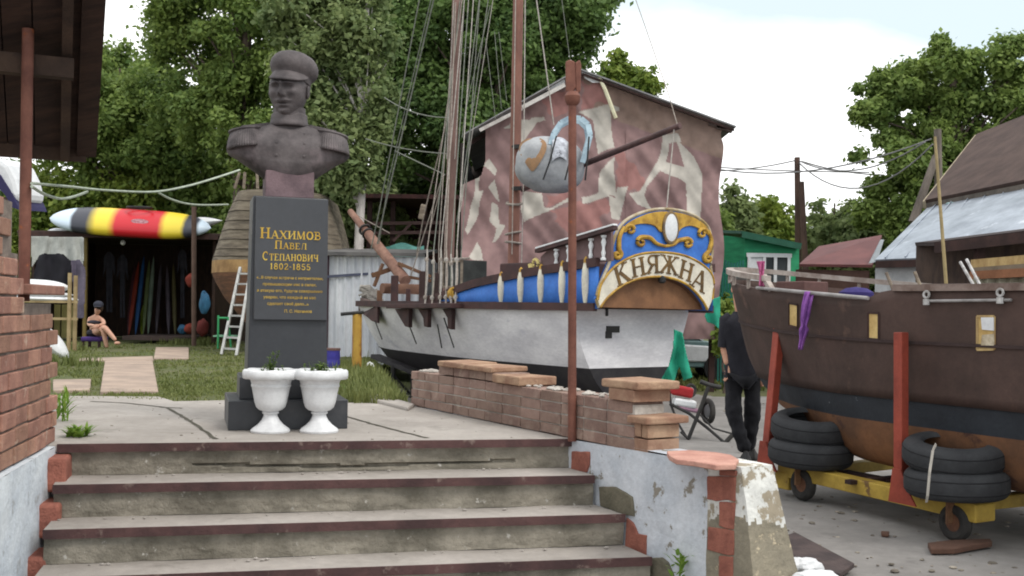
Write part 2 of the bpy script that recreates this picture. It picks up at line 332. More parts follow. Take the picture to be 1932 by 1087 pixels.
def build_stair():
    root = thing('staircase', 'worn concrete steps edged with brown angle iron leading up to the paved landing', 'staircase', V((NL[3]+NR[3])/2)-V((0,0,.3)))
    for i in range(4):
        l, r = NL[i]-ex_st*.03, NR[i].copy(); z = -RISE*i
        if i < 3: l2, r2 = NL[i+1]-ex_st*.03, NR[i+1]
        else: l2 = l+(NL[3]-NL[2]); r2 = r+(NR[3]-NR[2])
        ft = (l-NL[0]).normalized() if i else V((0, -1, 0))
        bk = V((ex_st.y*-1, ex_st.x, 0)); bk.normalize()   # towards the back
        mb = MB(); zt = z-.01
        # riser: rough grid, set 25 mm behind the nosing
        def rs(u, v, l=l, r=r, z=z, i=i):
            p = l.lerp(r, u); x = u*3.3
            d = .03+.014*nz(x*2.2, v*1.2+i*5, i*3.3)+.008*nz(x*9, v*5+i, 4)
            if i == 0 and abs(v-.72+.16*nz(x*.8, 1)) < .06 and x > .8 and x < 2.9: d += .03
            q = p+bk*d; q.z = z-.052-(RISE-.05)*v; return q
        mb.grid(rs, 150, 12)
        if i: # tread going back under the riser above
            def tr(u, v, i=i, l=l, r=r, z=z):
                a = (NL[i]-ex_st*.03).lerp(NR[i], u)+bk*.012; b = (NL[i-1]-ex_st*.03).lerp(NR[i-1], u)+bk*.08
                q = a.lerp(b, v); q.z = z-.004+.006*nz(u*9, v*2, i*2.2); return q
            g = MB().grid(tr, 70, 6); mb.add(g.v, g.f, 1)
        st = mb.build('step', [conc_r, conc], root, smooth=True, fix=False)
        nb = MB(); n = 24
        pts = [l.lerp(r, k/n)+V((0, 0, .002*nz(k*.8, i))) for k in range(n+1)]
        for a, b in zip(pts, pts[1:]):
            a = V((a.x, a.y, z)); b = V((b.x, b.y, z))
            a = a-bk*.005; b = b-bk*.005
            nb.box8([a-V((0,0,.05)), b-V((0,0,.05)), b+bk*.014-V((0,0,.05)), a+bk*.014-V((0,0,.05)), a, b, b+bk*.012, a+bk*.012])
        nb.build('nosing', iron, st)
        if i == 3:
            pass
    # rubble chips lying in the corners of the treads belong to the steps
    rb = MB()
    for k in range(60):
        i = random.choice([1, 2, 3]); u = random.random(); a = NL[i].lerp(NR[i], u); b = NL[i-1].lerp(NR[i-1], u); q = a.lerp(b, random.uniform(.75, .97)); s = random.uniform(.004, .012)
        rb.ell((q.x, q.y, -RISE*i+s*.3), (s*1.4, s, s*.7), 5)
    tag(rb.build('chips', conc, root), kind='stuff')
build_stair()
# ------------------------------------------------------------------ brick laying
def bricks(mb, o, dx, nrm, L_, z0, topf, th, bl=.25, ch=.098, jit=.004, skip=None, gap=.012):
    """courses of bricks with their visible face on the plane through o; nrm points out of it"""
    k = 0; z = z0
    while True:
        xs = -bl*.5 if k % 2 else 0.0; any_ = False
        while xs < L_:
            a, b = max(xs, 0), min(xs+bl, L_); xs += bl*(1 if random.random() > .12 else .5)
            if b-a < .05: continue
            if z+ch > topf((a+b)/2)+.02: continue
            if skip and skip((a+b)/2, k): continue
            any_ = True; j = random.uniform(-jit, jit); h = ch-gap
            c = o+dx*((a+b)/2)-nrm*(th/2-j); tilt = random.uniform(-.006, .006)
            e = (dx+V((0, 0, tilt))).normalized()
            mb.box((c.x, c.y, z+h/2+random.uniform(-.002, .002)), (b-a-gap, th, h), (e, nrm, V((0,0,1))))
        k += 1; z += ch
        if not any_ and k > 1: break
    return mb
# low brick wall beside the landing; it runs on top of the white flank wall
LW = (Wa-Wb).length; Wpier = Pl(1390, 880, Wa, nw); Lp = (Wpier-Wb).dot(dw)
def build_low_wall():
    root = thing('brick_wall', 'low dusty pink brick wall with a ragged top between the landing and the white sailing boat', 'wall', Wb.lerp(Wa, .5))
    Lb = LW+.62
    mb = MB(); bricks(mb, Wb, dw, nw, Lb, .005, lambda s: .372 if .56 < s < 1.44 else .3, .24, .26, .075, gap=.009)
    mb.build('brickwork', brick_p, root, bevel=.004)
    co = MB(); c = Wb+dw*(Lb/2)-nw*.12; co.box((c.x, c.y, .143), (Lb-.03, .222, .275), (dw, nw, V((0,0,1))))
    for k in range(130):   # crumbs of mortar along the top
        s = random.uniform(.05, Lb-.1); q = Wb+dw*s-nw*random.uniform(.04, .2); r = random.uniform(.008, .024)
        if .5 < s < 1.8 and random.random() < .7: continue
        co.ell((q.x, q.y, .303), (r*1.6, r*1.2, r*.7), 6)
    co.build('mortar', mm('pale mortar', C(196,190,182), C(165,158,150), 9, 1, .5, 50), root)
    # stepped end pier with stone caps
    pr = MB(); b3 = MB()
    e0 = Wb+dw*(Lb-.23)
    bricks(b3, e0-dw*.02+nw*.02, dw, nw, .27, .30, lambda s: .41, .28, .27, .085)
    b3.build('end_brickwork', mm('orange end brick', C(172,142,118), C(146,112,92), 6, .9, .4, 50, isl=.12), root, bevel=.004)
    for (s0, s1, z, t) in ((Lb-.31, Lb+.06, .378, .05), (Lb-.04, Lb+.15, .178, .045), (.56, .98, .374, .045), (.985, 1.44, .374, .04), (1.46, 1.84, .300, .065)):
        q = [Wb+dw*s0+nw*.035, Wb+dw*s1+nw*.03, Wb+dw*(s1+.02)-nw*.28, Wb+dw*(s0+.01)-nw*.27]
        q = [V((p.x, p.y, z+random.uniform(-.005, .004))) for p in q]
        pr.v and None
        MB().prism(q, (0, 0, t)).build('cap_stone', mm('buff cap stone', C(178,148,122), C(146,112,92), 6, .9, .5, 45), root, bevel=.01)
    lb = MB(); bricks(lb, Wb+dw*(Lb-.02), dw, nw, .15, .005, lambda s: .18, .24, .16, .09); lb.build('end_brickwork', M_['orange end brick'], root, bevel=.004)
build_low_wall()
def build_flank():
    root = thing('flank_wall', 'whitewashed flank wall of the steps with red quoins and a flaring end pier', 'wall', V((Wa.x, Wa.y, -.8)))
    zt = lambda s: lerp(-.004, .03, max(0, min(1, (s-LW)/(Lp-LW))))
    zb = -.95; th = .24
    def fc(u, v):
        s = lerp(0.0, Lp, u); q = Wb+dw*s; z = lerp(zb, zt(s), v)
        d = .006*nz(s*5, z*5, 1)+.004*nz(s*17, z*17, 3)
        q = q+nw*d; return V((q.x, q.y, z))
    a = MB(); a.grid(fc, 120, 40)
    bk0, bk1 = Wb-nw*th, Wpier-nw*th
    Lx = [Wb, Wpier, bk1, bk0]; n0 = len(a.v)
    a.add([V((Wb.x,Wb.y,zb)), V((Wpier.x,Wpier.y,zb)), V((bk1.x,bk1.y,zb)), V((bk0.x,bk0.y,zb)), V((Wb.x,Wb.y,zt(0))), V((Wpier.x,Wpier.y,zt(9))), V((bk1.x,bk1.y,zt(9))), V((bk0.x,bk0.y,zt(0)))],
          [(4,5,6,7),(2,3,7,6),(3,0,4,7)])
    a.build('plaster_face', plaster, root, smooth=True, fix=False)
    # battered end pier
    pm = mm('flaking pier plaster', C(226,226,220), C(200,200,196), 4, .9, .6, 22, c3=C(150,140,122), s3=6, t3=.52, w3=.03)
    pc = mm('bare pier concrete', C(150,142,124), C(126,120,106), 4, .95, .8, 22, c3=C(190,176,150), s3=10, t3=.6)
    fl = lambda z: max(0, (.03-z))*.22
    def ring(z):
        f = fl(z); e0 = Wpier-dw*.22
        return [V((p.x, p.y, z)) for p in (e0+nw*.004, Wpier+dw*(.04+f*.9)+nw*.004, Wpier+dw*(.04+f*.9)-nw*(th-.02+f*.75), e0-nw*(th-.02+f*.75))]
    g = MB(); n = 60; m_ = 24; vs = []
    for k in range(n+1):
        z = lerp(-.95, .036, k/n); rr = ring(z); edge = -.28+.09*nz(k*.0, 1)
        for e in range(4):
            for t in range(m_):
                p = rr[e].lerp(rr[(e+1) % 4], t/m_); flake = p.z < -.27+.10*nz(p.x*8, p.y*8, 3)+.05*nz(p.x*25, p.y*25, p.z*25)
                w = .007*nz(p.x*9, p.y*9, p.z*9)+.003*nz(p.x*30, p.y*30, p.z*30)-(.004 if flake else 0); q = p+dw*w*(1 if e == 1 else .3)-nw*w*.5
                if k > n-2: q += (ring(0)[0]*0)+(Wpier-dw*.05-nw*.1-p)*V((1,1,0)).length*.0
                vs.append(q)
    M4 = 4*m_; fs = []; ms = []
    for k in range(n):
        for j in range(M4):
            fs.append((k*M4+j, k*M4+(j+1) % M4, (k+1)*M4+(j+1) % M4, (k+1)*M4+j)); p = vs[k*M4+j]
            ms.append(1 if p.z < -.27+.10*nz(p.x*8, p.y*8, 3)+.05*nz(p.x*25, p.y*25, p.z*25) else 0)
    fs.append(tuple(n*M4+j for j in range(M4))); ms.append(0); g.v = [tuple(v) for v in vs]; g.f = fs; g.m = ms; g.build('end_pier', [pm, pc], root, smooth=True, ang=50)
    # red quoins, 12 mm proud
    def quoin(poly, m=redstone, nm='quoin', t=.014, dz=0):
        q = [Pl(x/3.116+1000, y/3.116+780, Wa, nw) for x, y in poly]; fine = []
        for i in range(len(q)):
            a_, b_ = q[i], q[(i+1) % len(q)]; n = max(2, int((b_-a_).length/.03))
            for k in range(n):
                p = a_.lerp(b_, k/n); fine.append(p+V((0, 0, .004*nz(p.x*40, p.z*40)))+dw*.004*nz(p.x*37, p.z*41, 5))
        MB().prism([p-nw*.02 for p in fine], nw*(.02+t)).build(nm, m, root, bevel=.006)
    for p in ([(1120,330),(1222,335),(1222,370),(1120,366)], [(1050,368),(1218,372),(1212,520),(1180,508),(1100,515),(1050,505)], [(1120,518),(1212,524),(1206,682),(1168,680),(1120,660)],
              [(1056,664),(1208,688),(1206,836),(1150,830),(1050,800)], [(1118,836),(1202,842),(1200,960),(1118,960)],
              [(252,222),(352,226),(356,300),(340,346),(250,340)], [(575,612),(612,640),(640,706),(690,716),(688,836),(640,830),(566,790)]):
        quoin(p)
    quoin([(412,430),(505,432),(604,490),(618,606),(540,590),(420,545)], mm('grey rubble stone', C(120,114,98), C(98,94,80), 6, .95, .7, 30), 'rubble_stone')
    quoin([(720,850),(780,846),(815,875),(850,950),(840,990),(730,990)], M_['grey rubble stone'], 'rubble_stone', .03)
build_flank()
def build_slab():
    q = [(1258,851),(1300,849),(1350,853),(1380,858),(1394,866),(1388,876),(1350,877),(1310,870),(1275,866),(1262,859)]
    pts = [G(x, y, .055) for x, y in q]
    c = sum(pts, V())/len(pts); f = []
    for i in range(len(pts)):
        for k in range(4): f.append(pts[i].lerp(pts[(i+1) % len(pts)], k/4)+V((.006*nz(i, k, 2), .006*nz(i, k, 5), 0)))
    o = MB().prism([p-V((0, 0, .03)) for p in f], (0, 0, .03)).build('plaster_slab', mm('pink plaster slab', C(200,154,138), C(178,130,116), 6, .9, .4, 40), bevel=.006)
    tag(o, 'flat broken pink plaster slab lying on top of the white flank wall', 'plaster slab')
build_slab()
# ------------------------------------------------------------------ left brick wall with whitewashed foot
Ca = G(106, 832, 0); Cb = G(-60, 925, 0); dl = (Cb-Ca); dl.z = 0; dl.normalize(); nl = V((-dl.y, dl.x, 0))
if nl.x < 0: nl = -nl
def build_left_wall():
    root = thing('brick_wall', 'tall orange brick wall with toothed edges on a white plaster foot at the left edge', 'wall', V((Ca.x, Ca.y, -.8)))
    L_ = 2.6; O = Ca.copy()
    sh = [(0, .84, .86), (.84, .98, 1.16), (.98, 9, 1.42)]
    def top(s): return next(t for a, b, t in sh if a <= s < b)
    mb = MB(); off = {0:.0,1:.03,2:0,3:.05,4:0.02,5:.09,6:0.0,7:.08}
    def skip(s, k): return s < .13 and k in (3, 5, 7) or s < .3 and k == 8 or .84 < s < 1.1 and k in (11, 13)
    bricks(mb, O+nl*0, dl, nl, L_, .0, top, .30, .27, .098, .006, skip)
    mb.build('brickwork', brick_m, root, bevel=.006)
    co = MB()
    for a, b, t in ((.14, L_-.02, .84), (.9, L_-.02, 1.1), (1.02, L_-.02, 1.36)):
        c = O+dl*((a+b)/2)-nl*(.15+.002*a); co.box((c.x, c.y, t/2), (b-a, .274, t-.01), (dl, nl, V((0,0,1))))
    co.build('mortar', mortar, root)
    cp = MB(); q = [O+dl*.02+nl*.04, O+dl*.80+nl*.04, O+dl*.80-nl*.32, O+dl*.0-nl*.3]
    MB().prism([V((p.x, p.y, .885)) for p in q], (0, 0, .055)).build('cap_stone', brick_m, root, bevel=.008)
    # plaster foot, 2 cm proud, with a rough face
    def fc(u, v):
        s = lerp(-.0, L_, u); q = O+dl*s+nl*(.03+.008*nz(s*4, v*4, 2)+.004*nz(s*15, v*15)); return V((q.x, q.y, lerp(-.95, -.012+.012*nz(s*6, 1), v)))
    pf = MB(); pf.grid(fc, 80, 30)
    e = [V((p.x, p.y, z)) for p in (O+nl*.03, O-nl*.3, O+dl*L_-nl*.3, O+dl*L_+nl*.03) for z in (-.95, -.012)]
    pf.add(e, [(0,2,3,1), (2,4,5,3), (1,3,5,7)])
    pf.build('plaster_face', mm('bright whitewash', C(218,224,228), C(196,204,212), 3, .9, .5, 24, c3=C(166,168,170), s3=6, t3=.6), root, smooth=True, fix=False)
    # red quoin stones up the corner: blocks that stick out in front of the corner
    for (x0, y0, x1, y1) in ((88,862,124,926), (70,948,112,1012), (48,1046,92,1110)):
        d = (H+.25)*F/((y0+y1)/2-HY+14); d = Pl((x0+x1)/2, (y0+y1)/2, Ca+nl*.06, nl).y
        a = P(x0, y0, d); b = P(x1, y1, d-.0); c = (a+b)/2
        w = abs(b.x-a.x); h = abs(a.z-b.z)
        m = MB(); m.box((c.x-.01, c.y+.06, c.z), (w, .26, h), (V((.97, .24, 0)), V((-.24, .97, 0)), V((0,0,1)))); m.build('quoin', redstone, root, bevel=.018)
    MB().box((Ca.x-.03, Ca.y+.06, -.5), (.1, .16, .94), (V((.97, .24, 0)), V((-.24, .97, 0)), V((0,0,1)))).build('corner_strip', mm('brown corner brick', C(160,104,82), C(128,84,70), 8, .9, .5, 40), root, bevel=.01)
build_left_wall()
# ------------------------------------------------------------------ monument
def build_monument():
    yw = R(17); ex, ey, ez = V((math.cos(yw), math.sin(yw), 0)), V((-math.sin(yw), math.cos(yw), 0)), V((0,0,1))
    FL = G(430, 813, 0); FL.z = 0; FLx = FL
    Cc = FLx+ex*.40+ey*.38
    root = thing('monument', 'dark stone bust of a naval officer on a black granite pedestal with gold lettering', 'monument', Cc)
    gran = mm('black granite', (.04,.043,.049), (.03,.033,.039), 3, .45, .04, 60, c3=(.075,.075,.08), s3=1.6, t3=.56, w3=.2, spec=.45)
    gran2 = mm('unpolished granite', C(112,108,106), C(84,82,82), 5, .9, .3, 40)
    A3 = (ex, ey, ez); at = lambda x, y, z: Cc+ex*x+ey*y+ez*z
    def slab(nm, w, d, z0, z1, m, x=0, y=0, w2=None, d2=None, bev=.006):
        w2 = w2 or w; d2 = d2 or d
        p = [at(x+sx*w/2, y+sy*d/2, z0) for sx, sy in ((-1,-1),(1,-1),(1,1),(-1,1))]+[at(x+sx*w2/2, y+sy*d2/2, z1) for sx, sy in ((-1,-1),(1,-1),(1,1),(-1,1))]
        return MB().box8(p).build(nm, m, root, bevel=bev)
    slab('base_step', .80, .55, 0, .20, gran, y=-.10); slab('base_step', .78, .22, 0, .195, gran2, x=-.01, y=.29)
    slab('plinth', .65, .42, .20, .352, gran, y=-.06); slab('plinth', .63, .18, .20, .347, gran2, y=.245)
    slab('pedestal_shaft', .545, .44, .352, 1.60, gran, y=-.0, w2=.505, d2=.42)
    # plaque: slab leaning with the shaft
    fy = lambda z: -.22-.0+.01*(z-.352)/1.25
    pl = MB(); zA, zB = .745, 1.592
    pl.box8([at(-.238, fy(zA)-.03, zA), at(.262, fy(zA)-.03, zA), at(.262, fy(zA)-.001, zA), at(-.238, fy(zA)-.001, zA), at(-.235, fy(zB)-.03, zB), at(.258, fy(zB)-.03, zB), at(.258, fy(zB)-.001, zB), at(-.235, fy(zB)-.001, zB)])
    plq = pl.build('plaque', mm('polished black plaque', (.044,.047,.054), (.036,.039,.045), 2, .3, .02, 60, spec=.5), root, bevel=.004)
    gold = mm('gold paint', C(214,184,80), C(188,150,56), 9, .45, .05, 40); tx = MB(); cxp = .004
    fz = lambda z: at(cxp, fy(z)-.0305, z)
    for (z, runs, sx) in ((1.306, [('Н', .074)]+[(c, .056) for c in 'АХИМОВ'], 1), (1.236, [('П', .058)]+[(c, .044) for c in 'АВЕЛ'], 1), (1.155, [('С', .06)]+[(c, .047) for c in 'ТЕПАНОВИЧ'], 1), (1.094, [(c, .042) for c in '1802-1855'], 1)):
        k = {1.306: 1.02, 1.236: 1.0, 1.155: .84, 1.094: .98}[z]
        serif_line(tx, runs, fz(z), (ex*k, ez), .002)
    tx.build('inscription', gold, plq, fix=False)
    t2 = MB()
    for z, s, b, sz in ((1.028, 0, '«...В случае встречи с неприятелем,', .026), (.983, -.002, 'превышающим нас в силах,', .027), (.938, 0, 'я атакую его, будучи совершенно', .027), (.893, 0, 'уверен, что каждый из нас', .0275), (.848, -.012, 'сделает своё дело...»', .0275), (.797, .058, 'П. С. Нахимов', .028)):
        text_mb(t2, b, sz, at(cxp+s, fy(z)-.0305, z), (ex, ez), .0015, off=.0006)
    t2.build('inscription', mm('dull gold paint', C(190,160,74), C(160,130,56), 9, .5, .05, 40), plq, fix=False)
    slab('bust_socle', .335, .30, 1.60, 1.79, mm('rosy granite', C(124,104,108), C(98,82,86), 7, .8, .2, 60), bev=.008)
    # ---- the bust: local frame, x right, y back, z up from its lowest point
    stone = mm('dark bust stone', C(100,93,93), C(60,55,56), 4.5, .7, .25, 45, c3=C(120,108,110), s3=3.0, t3=.56, w3=.2)
    B0 = at(0, .0, 1.752); by = R(13); bx_, byv = V((math.cos(by), math.sin(by), 0)), V((-math.sin(by), math.cos(by), 0))
    bt = lambda x, y, z: B0+bx_*x+byv*y+ez*z
    prof = [(-.035, .155, .10, 0), (-.015, .19, .125, 0), (.012, .235, .15, 0), (.05, .30, .170, .0), (.09, .365, .18, 0), (.12, .41, .178, .0), (.165, .428, .178, .0), (.225, .426, .172, .0), (.28, .412, .158, .01), (.325, .38, .138, .02), (.35, .31, .124, .025), (.366, .22, .116, .025), (.378, .155, .11, .02), (.392, .128, .108, .01), (.42, .118, .108, .0), (.50, .112, .112, -.005)]
    def smp(t):
        k = t*(len(prof)-1); i = min(int(k), len(prof)-2); f = k-i
        def cr_(j): 
            p = [prof[max(0, min(len(prof)-1, i+o))][j] for o in (-1, 0, 1, 2)]
            return .5*((2*p[1])+(-p[0]+p[2])*f+(2*p[0]-5*p[1]+4*p[2]-p[3])*f*f+(-p[0]+3*p[1]-3*p[2]+p[3])*f**3)
        return [cr_(j) for j in range(4)]
    def tor(u, v):
        z, a, b, y0 = smp(v); an = 2*PI*u; c, s = math.cos(an), math.sin(an)
        n = 2.6 if z < .3 else 2.1
        rx = math.copysign(abs(c)**(2/n), c); ry = math.copysign(abs(s)**(2/n), s)
        x = a*rx; y = y0+b*ry*(1.0 if s < 0 else .8)
        if z < .18: zz = z+ (abs(x)/.42)**2*.085*(1-max(0, z)/.18)   # lower edge sweeps up to the arms
        else: zz = z
        if z > .26: zz -= .03*max(0, abs(x)-.14)/.28
        if s < 0:   # chest, breast and coat opening
            y -= .022*math.exp(-((abs(x)-.12)/.09)**2-((z-.2)/.08)**2)
            y += .010*math.exp(-((x-.015)/.012)**2)*(1 if z < .36 else 0)
            y += .012*math.exp(-((abs(x)-.26)/.02)**2)*(1 if z < .26 else 0)   # arm against chest
        return bt(x, y, zz)
    tb = MB(); tb.grid(tor, 96, 60, wu=True); nvt = 60
    tb.f.append(tuple(i*nvt for i in range(96))[::-1]); tb.m.append(0)
    bust = tb.build('bust', stone, root, smooth=True, ang=60)
    # collar
    def col(u, v):
        an = 2*PI*u; z = .355+.095*v; rr = .131-.012*v+(.006 if .04 < v < .3 else 0); 
        dip = .03*math.exp(-((u-.75)/.05)**2)
        return bt(rr*math.cos(an)*1.0, .006+rr*.98*math.sin(an), z-dip*v-.012*math.sin(an))
    cb = MB(); cb.grid(col, 48, 8, wu=True); cb.build('collar', stone, bust, smooth=True, solid=.014)
    for sg in (-1, 1):
        e = MB(); 
        # board from neck to shoulder, oval pad, fringe
        e.box8([bt(sg*x, y, z) for x, y, z in ((.14,-.055,.36),(.32,-.065,.325),(.32,.075,.325),(.14,.085,.365),(.14,-.055,.386),(.33,-.065,.352),(.33,.075,.352),(.14,.085,.39))])
        cpt = bt(sg*.30, .0, .325); e.ell(cpt, (.105, .125, .03), 20, ((bx_*1+ez*-.18*sg).normalized(), byv, (ez+bx_*.18*sg).normalized()))
        def fringe(u, v):
            a = R(-175+u*275); X, Y = .100*math.cos(a), .125*math.sin(a); rg_ = .0045*math.sin(u*2*PI*34)*min(1, v*3)
            k = 1+.20*v+.04*math.sin(PI*v)+rg_*6; Yk = Y*k-(.055*v if Y < 0 else 0); z = .322-.18*X-.125*v-(.0 if v < .9 else .004)
            return bt(sg*(.30+X*k), Yk, z)
        q_ = MB(); q_.grid(fringe, 240, 10); q_.build('fringe', stone, bust, smooth=True, solid=.012, ang=80)
        e.torus(cpt+ez*.004, .112, .012, ((bx_-ez*.18*sg).normalized(), byv*1.12, (ez+bx_*.18*sg).normalized()), 28, 6)
        e.build('epaulette', stone, bust, smooth=True, ang=50)
    for sx in (-.085, .1):
        for z in (.06, .14, .225, .30):
            if sx < 0 and z > .28: continue
            x = sx*(1+.35*(z-.1)); yy = -.195+.05*abs(z-.17) + (.035 if z < .1 else 0)+(.05 if z > .28 else 0)
            MB().ell(bt(x, yy+.012, z), (.014, .014, .014), 10).build('button', stone, bust, smooth=True)
    # head
    hy = R(-9); hx, hyv = V((math.cos(hy), math.sin(hy), 0)), V((-math.sin(hy), math.cos(hy), 0)); hz = (ez+hyv*.03).normalized()
    H0 = bt(-.005, -.03, .622); ht = lambda x, y, z: H0+hx*x+hyv*y+hz*z
    bumps = [(.047,.030,.045,.016,.017),(.047,.002,.026,.017,-.024),(.047,-.002,.017,.010,.012),(.047,.010,.024,.004,.007),(0,.005,.014,.04,.022),(0,-.045,.017,.028,.040),(0,-.055,.024,.014,.014),(.021,-.060,.009,.009,.012),
             (.032,-.091,.03,.010,.012),(0,-.112,.036,.005,-.010),(0,-.101,.026,.007,.007),(0,-.125,.027,.009,.010),(0,-.142,.03,.008,-.007),(0,-.168,.032,.022,.020),(.08,-.035,.03,.028,.010),(.07,-.10,.03,.04,-.008),(.044,-.075,.010,.026,-.006)]
    def hd(u, v):
        an = 2*PI*u; ph = PI*v; x = math.sin(ph)*math.cos(an); y = math.sin(ph)*math.sin(an); z = -math.cos(ph)
        X, Y, Z = x*.131, y*.155, z*.2
        if Z < 0:
            k = min(1, -Z/.2); X *= 1-.20*k**2; Y *= 1-.05*k
            if Y > 0: Y *= 1-.35*k
        if y < 0:
            Y = -.148*(abs(Y)/.155)**.72 if Y > -.155 else Y
            f = min(1, -y*2.2)
            for bx0, bz, sx, sz, am in bumps:
                for sg in ((1,) if bx0 == 0 else (1, -1)):
                    Y -= 1.3*f*am*math.exp(-((X-sg*bx0)/sx)**2-((Z-bz)/sz)**2)
        return ht(X, Y, Z)
    hm = MB(); hm.grid(hd, 120, 110, wu=True); head = hm.build('head', stone, bust, smooth=True, ang=80)
    for sg in (-1, 1):
        MB().ell(ht(sg*.134, .015, -.01), (.016, .034, .05), 12, ((hx+hyv*.35*sg).normalized(), (hyv-hx*.35*sg).normalized(), hz)).build('ear', stone, bust, smooth=True)
    hair = MB(); hair.ell(ht(0, .045, .03), (.138, .115, .075), 20, (hx, hyv, hz))
    hair.build('hair', stone, bust, smooth=True)
    cp = [(.128, .056), (.140, .060), (.143, .085), (.147, .104), (.163, .118), (.176, .14), (.182, .165), (.178, .195), (.164, .222), (.14, .245), (.105, .263), (.055, .274), (.004, .277)]
    cx3, cy3, cz3 = hx, hyv, (hz+hx*.10+hyv*.14).normalized(); cx3 = (cx3-cz3*cx3.dot(cz3)).normalized(); cy3 = cz3.cross(cx3)
    cp = [(r*.93, h) for r, h in cp]; capm = MB(); capm.lathe(cp, ht(.004, .012, 0), 40, (cx3, cy3*1.14, cz3)); cap = capm.build('cap', stone, bust, smooth=True, ang=50)
    def vis(u, v):
        a = R(lerp(-166, -14, u)); e = math.sin(PI*u)**.7; r0 = .132; c = ht(.004, .012, 0)
        r = r0+.040*e*v; return c+cx3*(r*math.cos(a))+cy3*(1.14*r*math.sin(a))+cz3*(.098-.085*v*e)
    MB().grid(vis, 30, 6).build('visor', stone, bust, smooth=True, solid=.012)
build_monument()
# ------------------------------------------------------------------ urns
def blade(mb, p, d, L_, w, bend=.4, mi=0, n=3):
    """a narrow leaf"""
    p = V(p); d = V(d).normalized(); s = d.cross(V((0, 0, 1)))
    if s.length < .1: s = V((random.uniform(-1, 1), random.uniform(-1, 1), 0))
    s.normalize(); vs = []
    for i in range(n+1):
        t = i/n; q = p+d*(L_*t)-V((0, 0, bend*L_*t*t)); ww = w*(1-t**1.6)*(.6+.8*min(1, t*3))*.5
        vs += [q-s*ww, q+s*ww]
    mb.add(vs, [(2*i, 2*i+1, 2*i+3, 2*i+2) for i in range(n)], mi)
herb = leafmat('herb green', C(120,140,70), C(66,92,40), .3)
def build_urn(px, py, label, plants, rz):
    c = G(px, py, 0); c.z = 0.001
    root = thing('urn_planter', label, 'planter', c, 'white urn planters at the foot of the pedestal')
    pr = [(.128,0),(.13,.012),(.12,.024),(.085,.05),(.06,.078),(.047,.105),(.045,.118),(.055,.124),(.056,.132),(.05,.138),(.075,.147),(.095,.165),(.107,.2),(.118,.26),(.126,.3),(.131,.305),(.131,.316),(.128,.32),(.137,.352),(.139,.362)]
    b = MB(); b.lathe(pr, c, 48); b.build('bowl', whitep, root, smooth=True)
    def rim(u, v):
        a = 2*PI*u; lob = .006*abs(math.sin(4*a+rz)); k = [(.138,.358),(.162,.356),(.178,.362),(.183,.38),(.18,.405),(.168,.416),(.15,.41),(.128,.395),(.12,.36),(.115,.33)][round(v*9)]
        r = k[0]+(lob if k[0] > .15 else 0); return c+V((r*math.cos(a), r*math.sin(a), k[1]+(lob*.8 if k[1] > .37 else -lob*.6)))
    MB().grid(rim, 64, 10, wu=True).build('rim', whitep, root, smooth=True, ang=60)
    MB().lathe([(.118,.33),(.118,.375),(.05,.383),(.002,.384)], c, 20).build('soil', mm('potting soil', (.04,.03,.022), None, 20, 1, .8, 60), root)
    pl = MB(); random.seed(int(px))
    for k in range(plants):
        a = random.uniform(0, 6.28); r = random.uniform(0, .1); q = c+V((r*math.cos(a), r*math.sin(a), .38)); h = random.uniform(.03, .12)*(1.5 if plants < 26 and random.random() < .4 else .8)
        lean = V((random.uniform(-.4, .4), random.uniform(-.4, .4), 1)).normalized(); pl.tube([q, q+lean*h], [.0025, .0012], 4)
        for j in range(int(h*150)+2):
            t = random.uniform(.15, 1); blade(pl, q+lean*h*t, (random.uniform(-1,1), random.uniform(-1,1), random.uniform(.1,.8)), random.uniform(.02,.045), .01)
    pl.build('seedling', herb, root, fix=False); 
build_urn(510, 815, 'left white plastic urn planter with taller green sprigs in front of the pedestal', 24, .3)
build_urn(602, 815, 'right white plastic urn planter with low pale seedlings in front of the pedestal', 40, 1.1)
# ------------------------------------------------------------------ the white sailing boat
TL, TR = P(1125, 575, 12.8), P(1345, 575, 14.0); TL.z = TR.z = 0
SD = (TR-TL).normalized(); FW = V((-SD.y, SD.x, 0)); S0 = (TL+TR)/2; SL = 8.0; Z3 = V((0, 0, 1))
ZR, ZW = .86, .10
pos = lambda s, o, z: S0+FW*s+SD*o+Z3*z
def hb(s):
    t = max(0, min(1, s/SL)); return 1.0*(1+.2*math.sin(PI*t*.95))*max(0, 1-t**3.6)**.8
def zk(s):
    t = s/SL; return -.36 if t < .72 else -.36+1.12*((t-.72)/.28)**2.1
def hbz(s, z):
    k = zk(s); w = max(0, min(1, (z-k)/(ZR-k))); t = s/SL; e = .36 if t < .4 else .36+.55*((t-.4)/.6)
    return hb(s)*w**e
def pxof(p): return CX+ (p.x/p.y*F)*cr-(-(p.z-H)/p.y*F)*sr
def port(px, y, out=0.0):
    """point on the port side of the boat seen at that pixel"""
    a, b = -.5, SL
    for _ in range(40):
        m = (a+b)/2; q = pos(m, -hb(m)-out, .9)
        if pxof(q) > px: a = m
        else: b = m
    q = pos(a, -hb(a)-out, 0); u, v = uv(px, y); q.z = H-v/F*q.y; return q, a
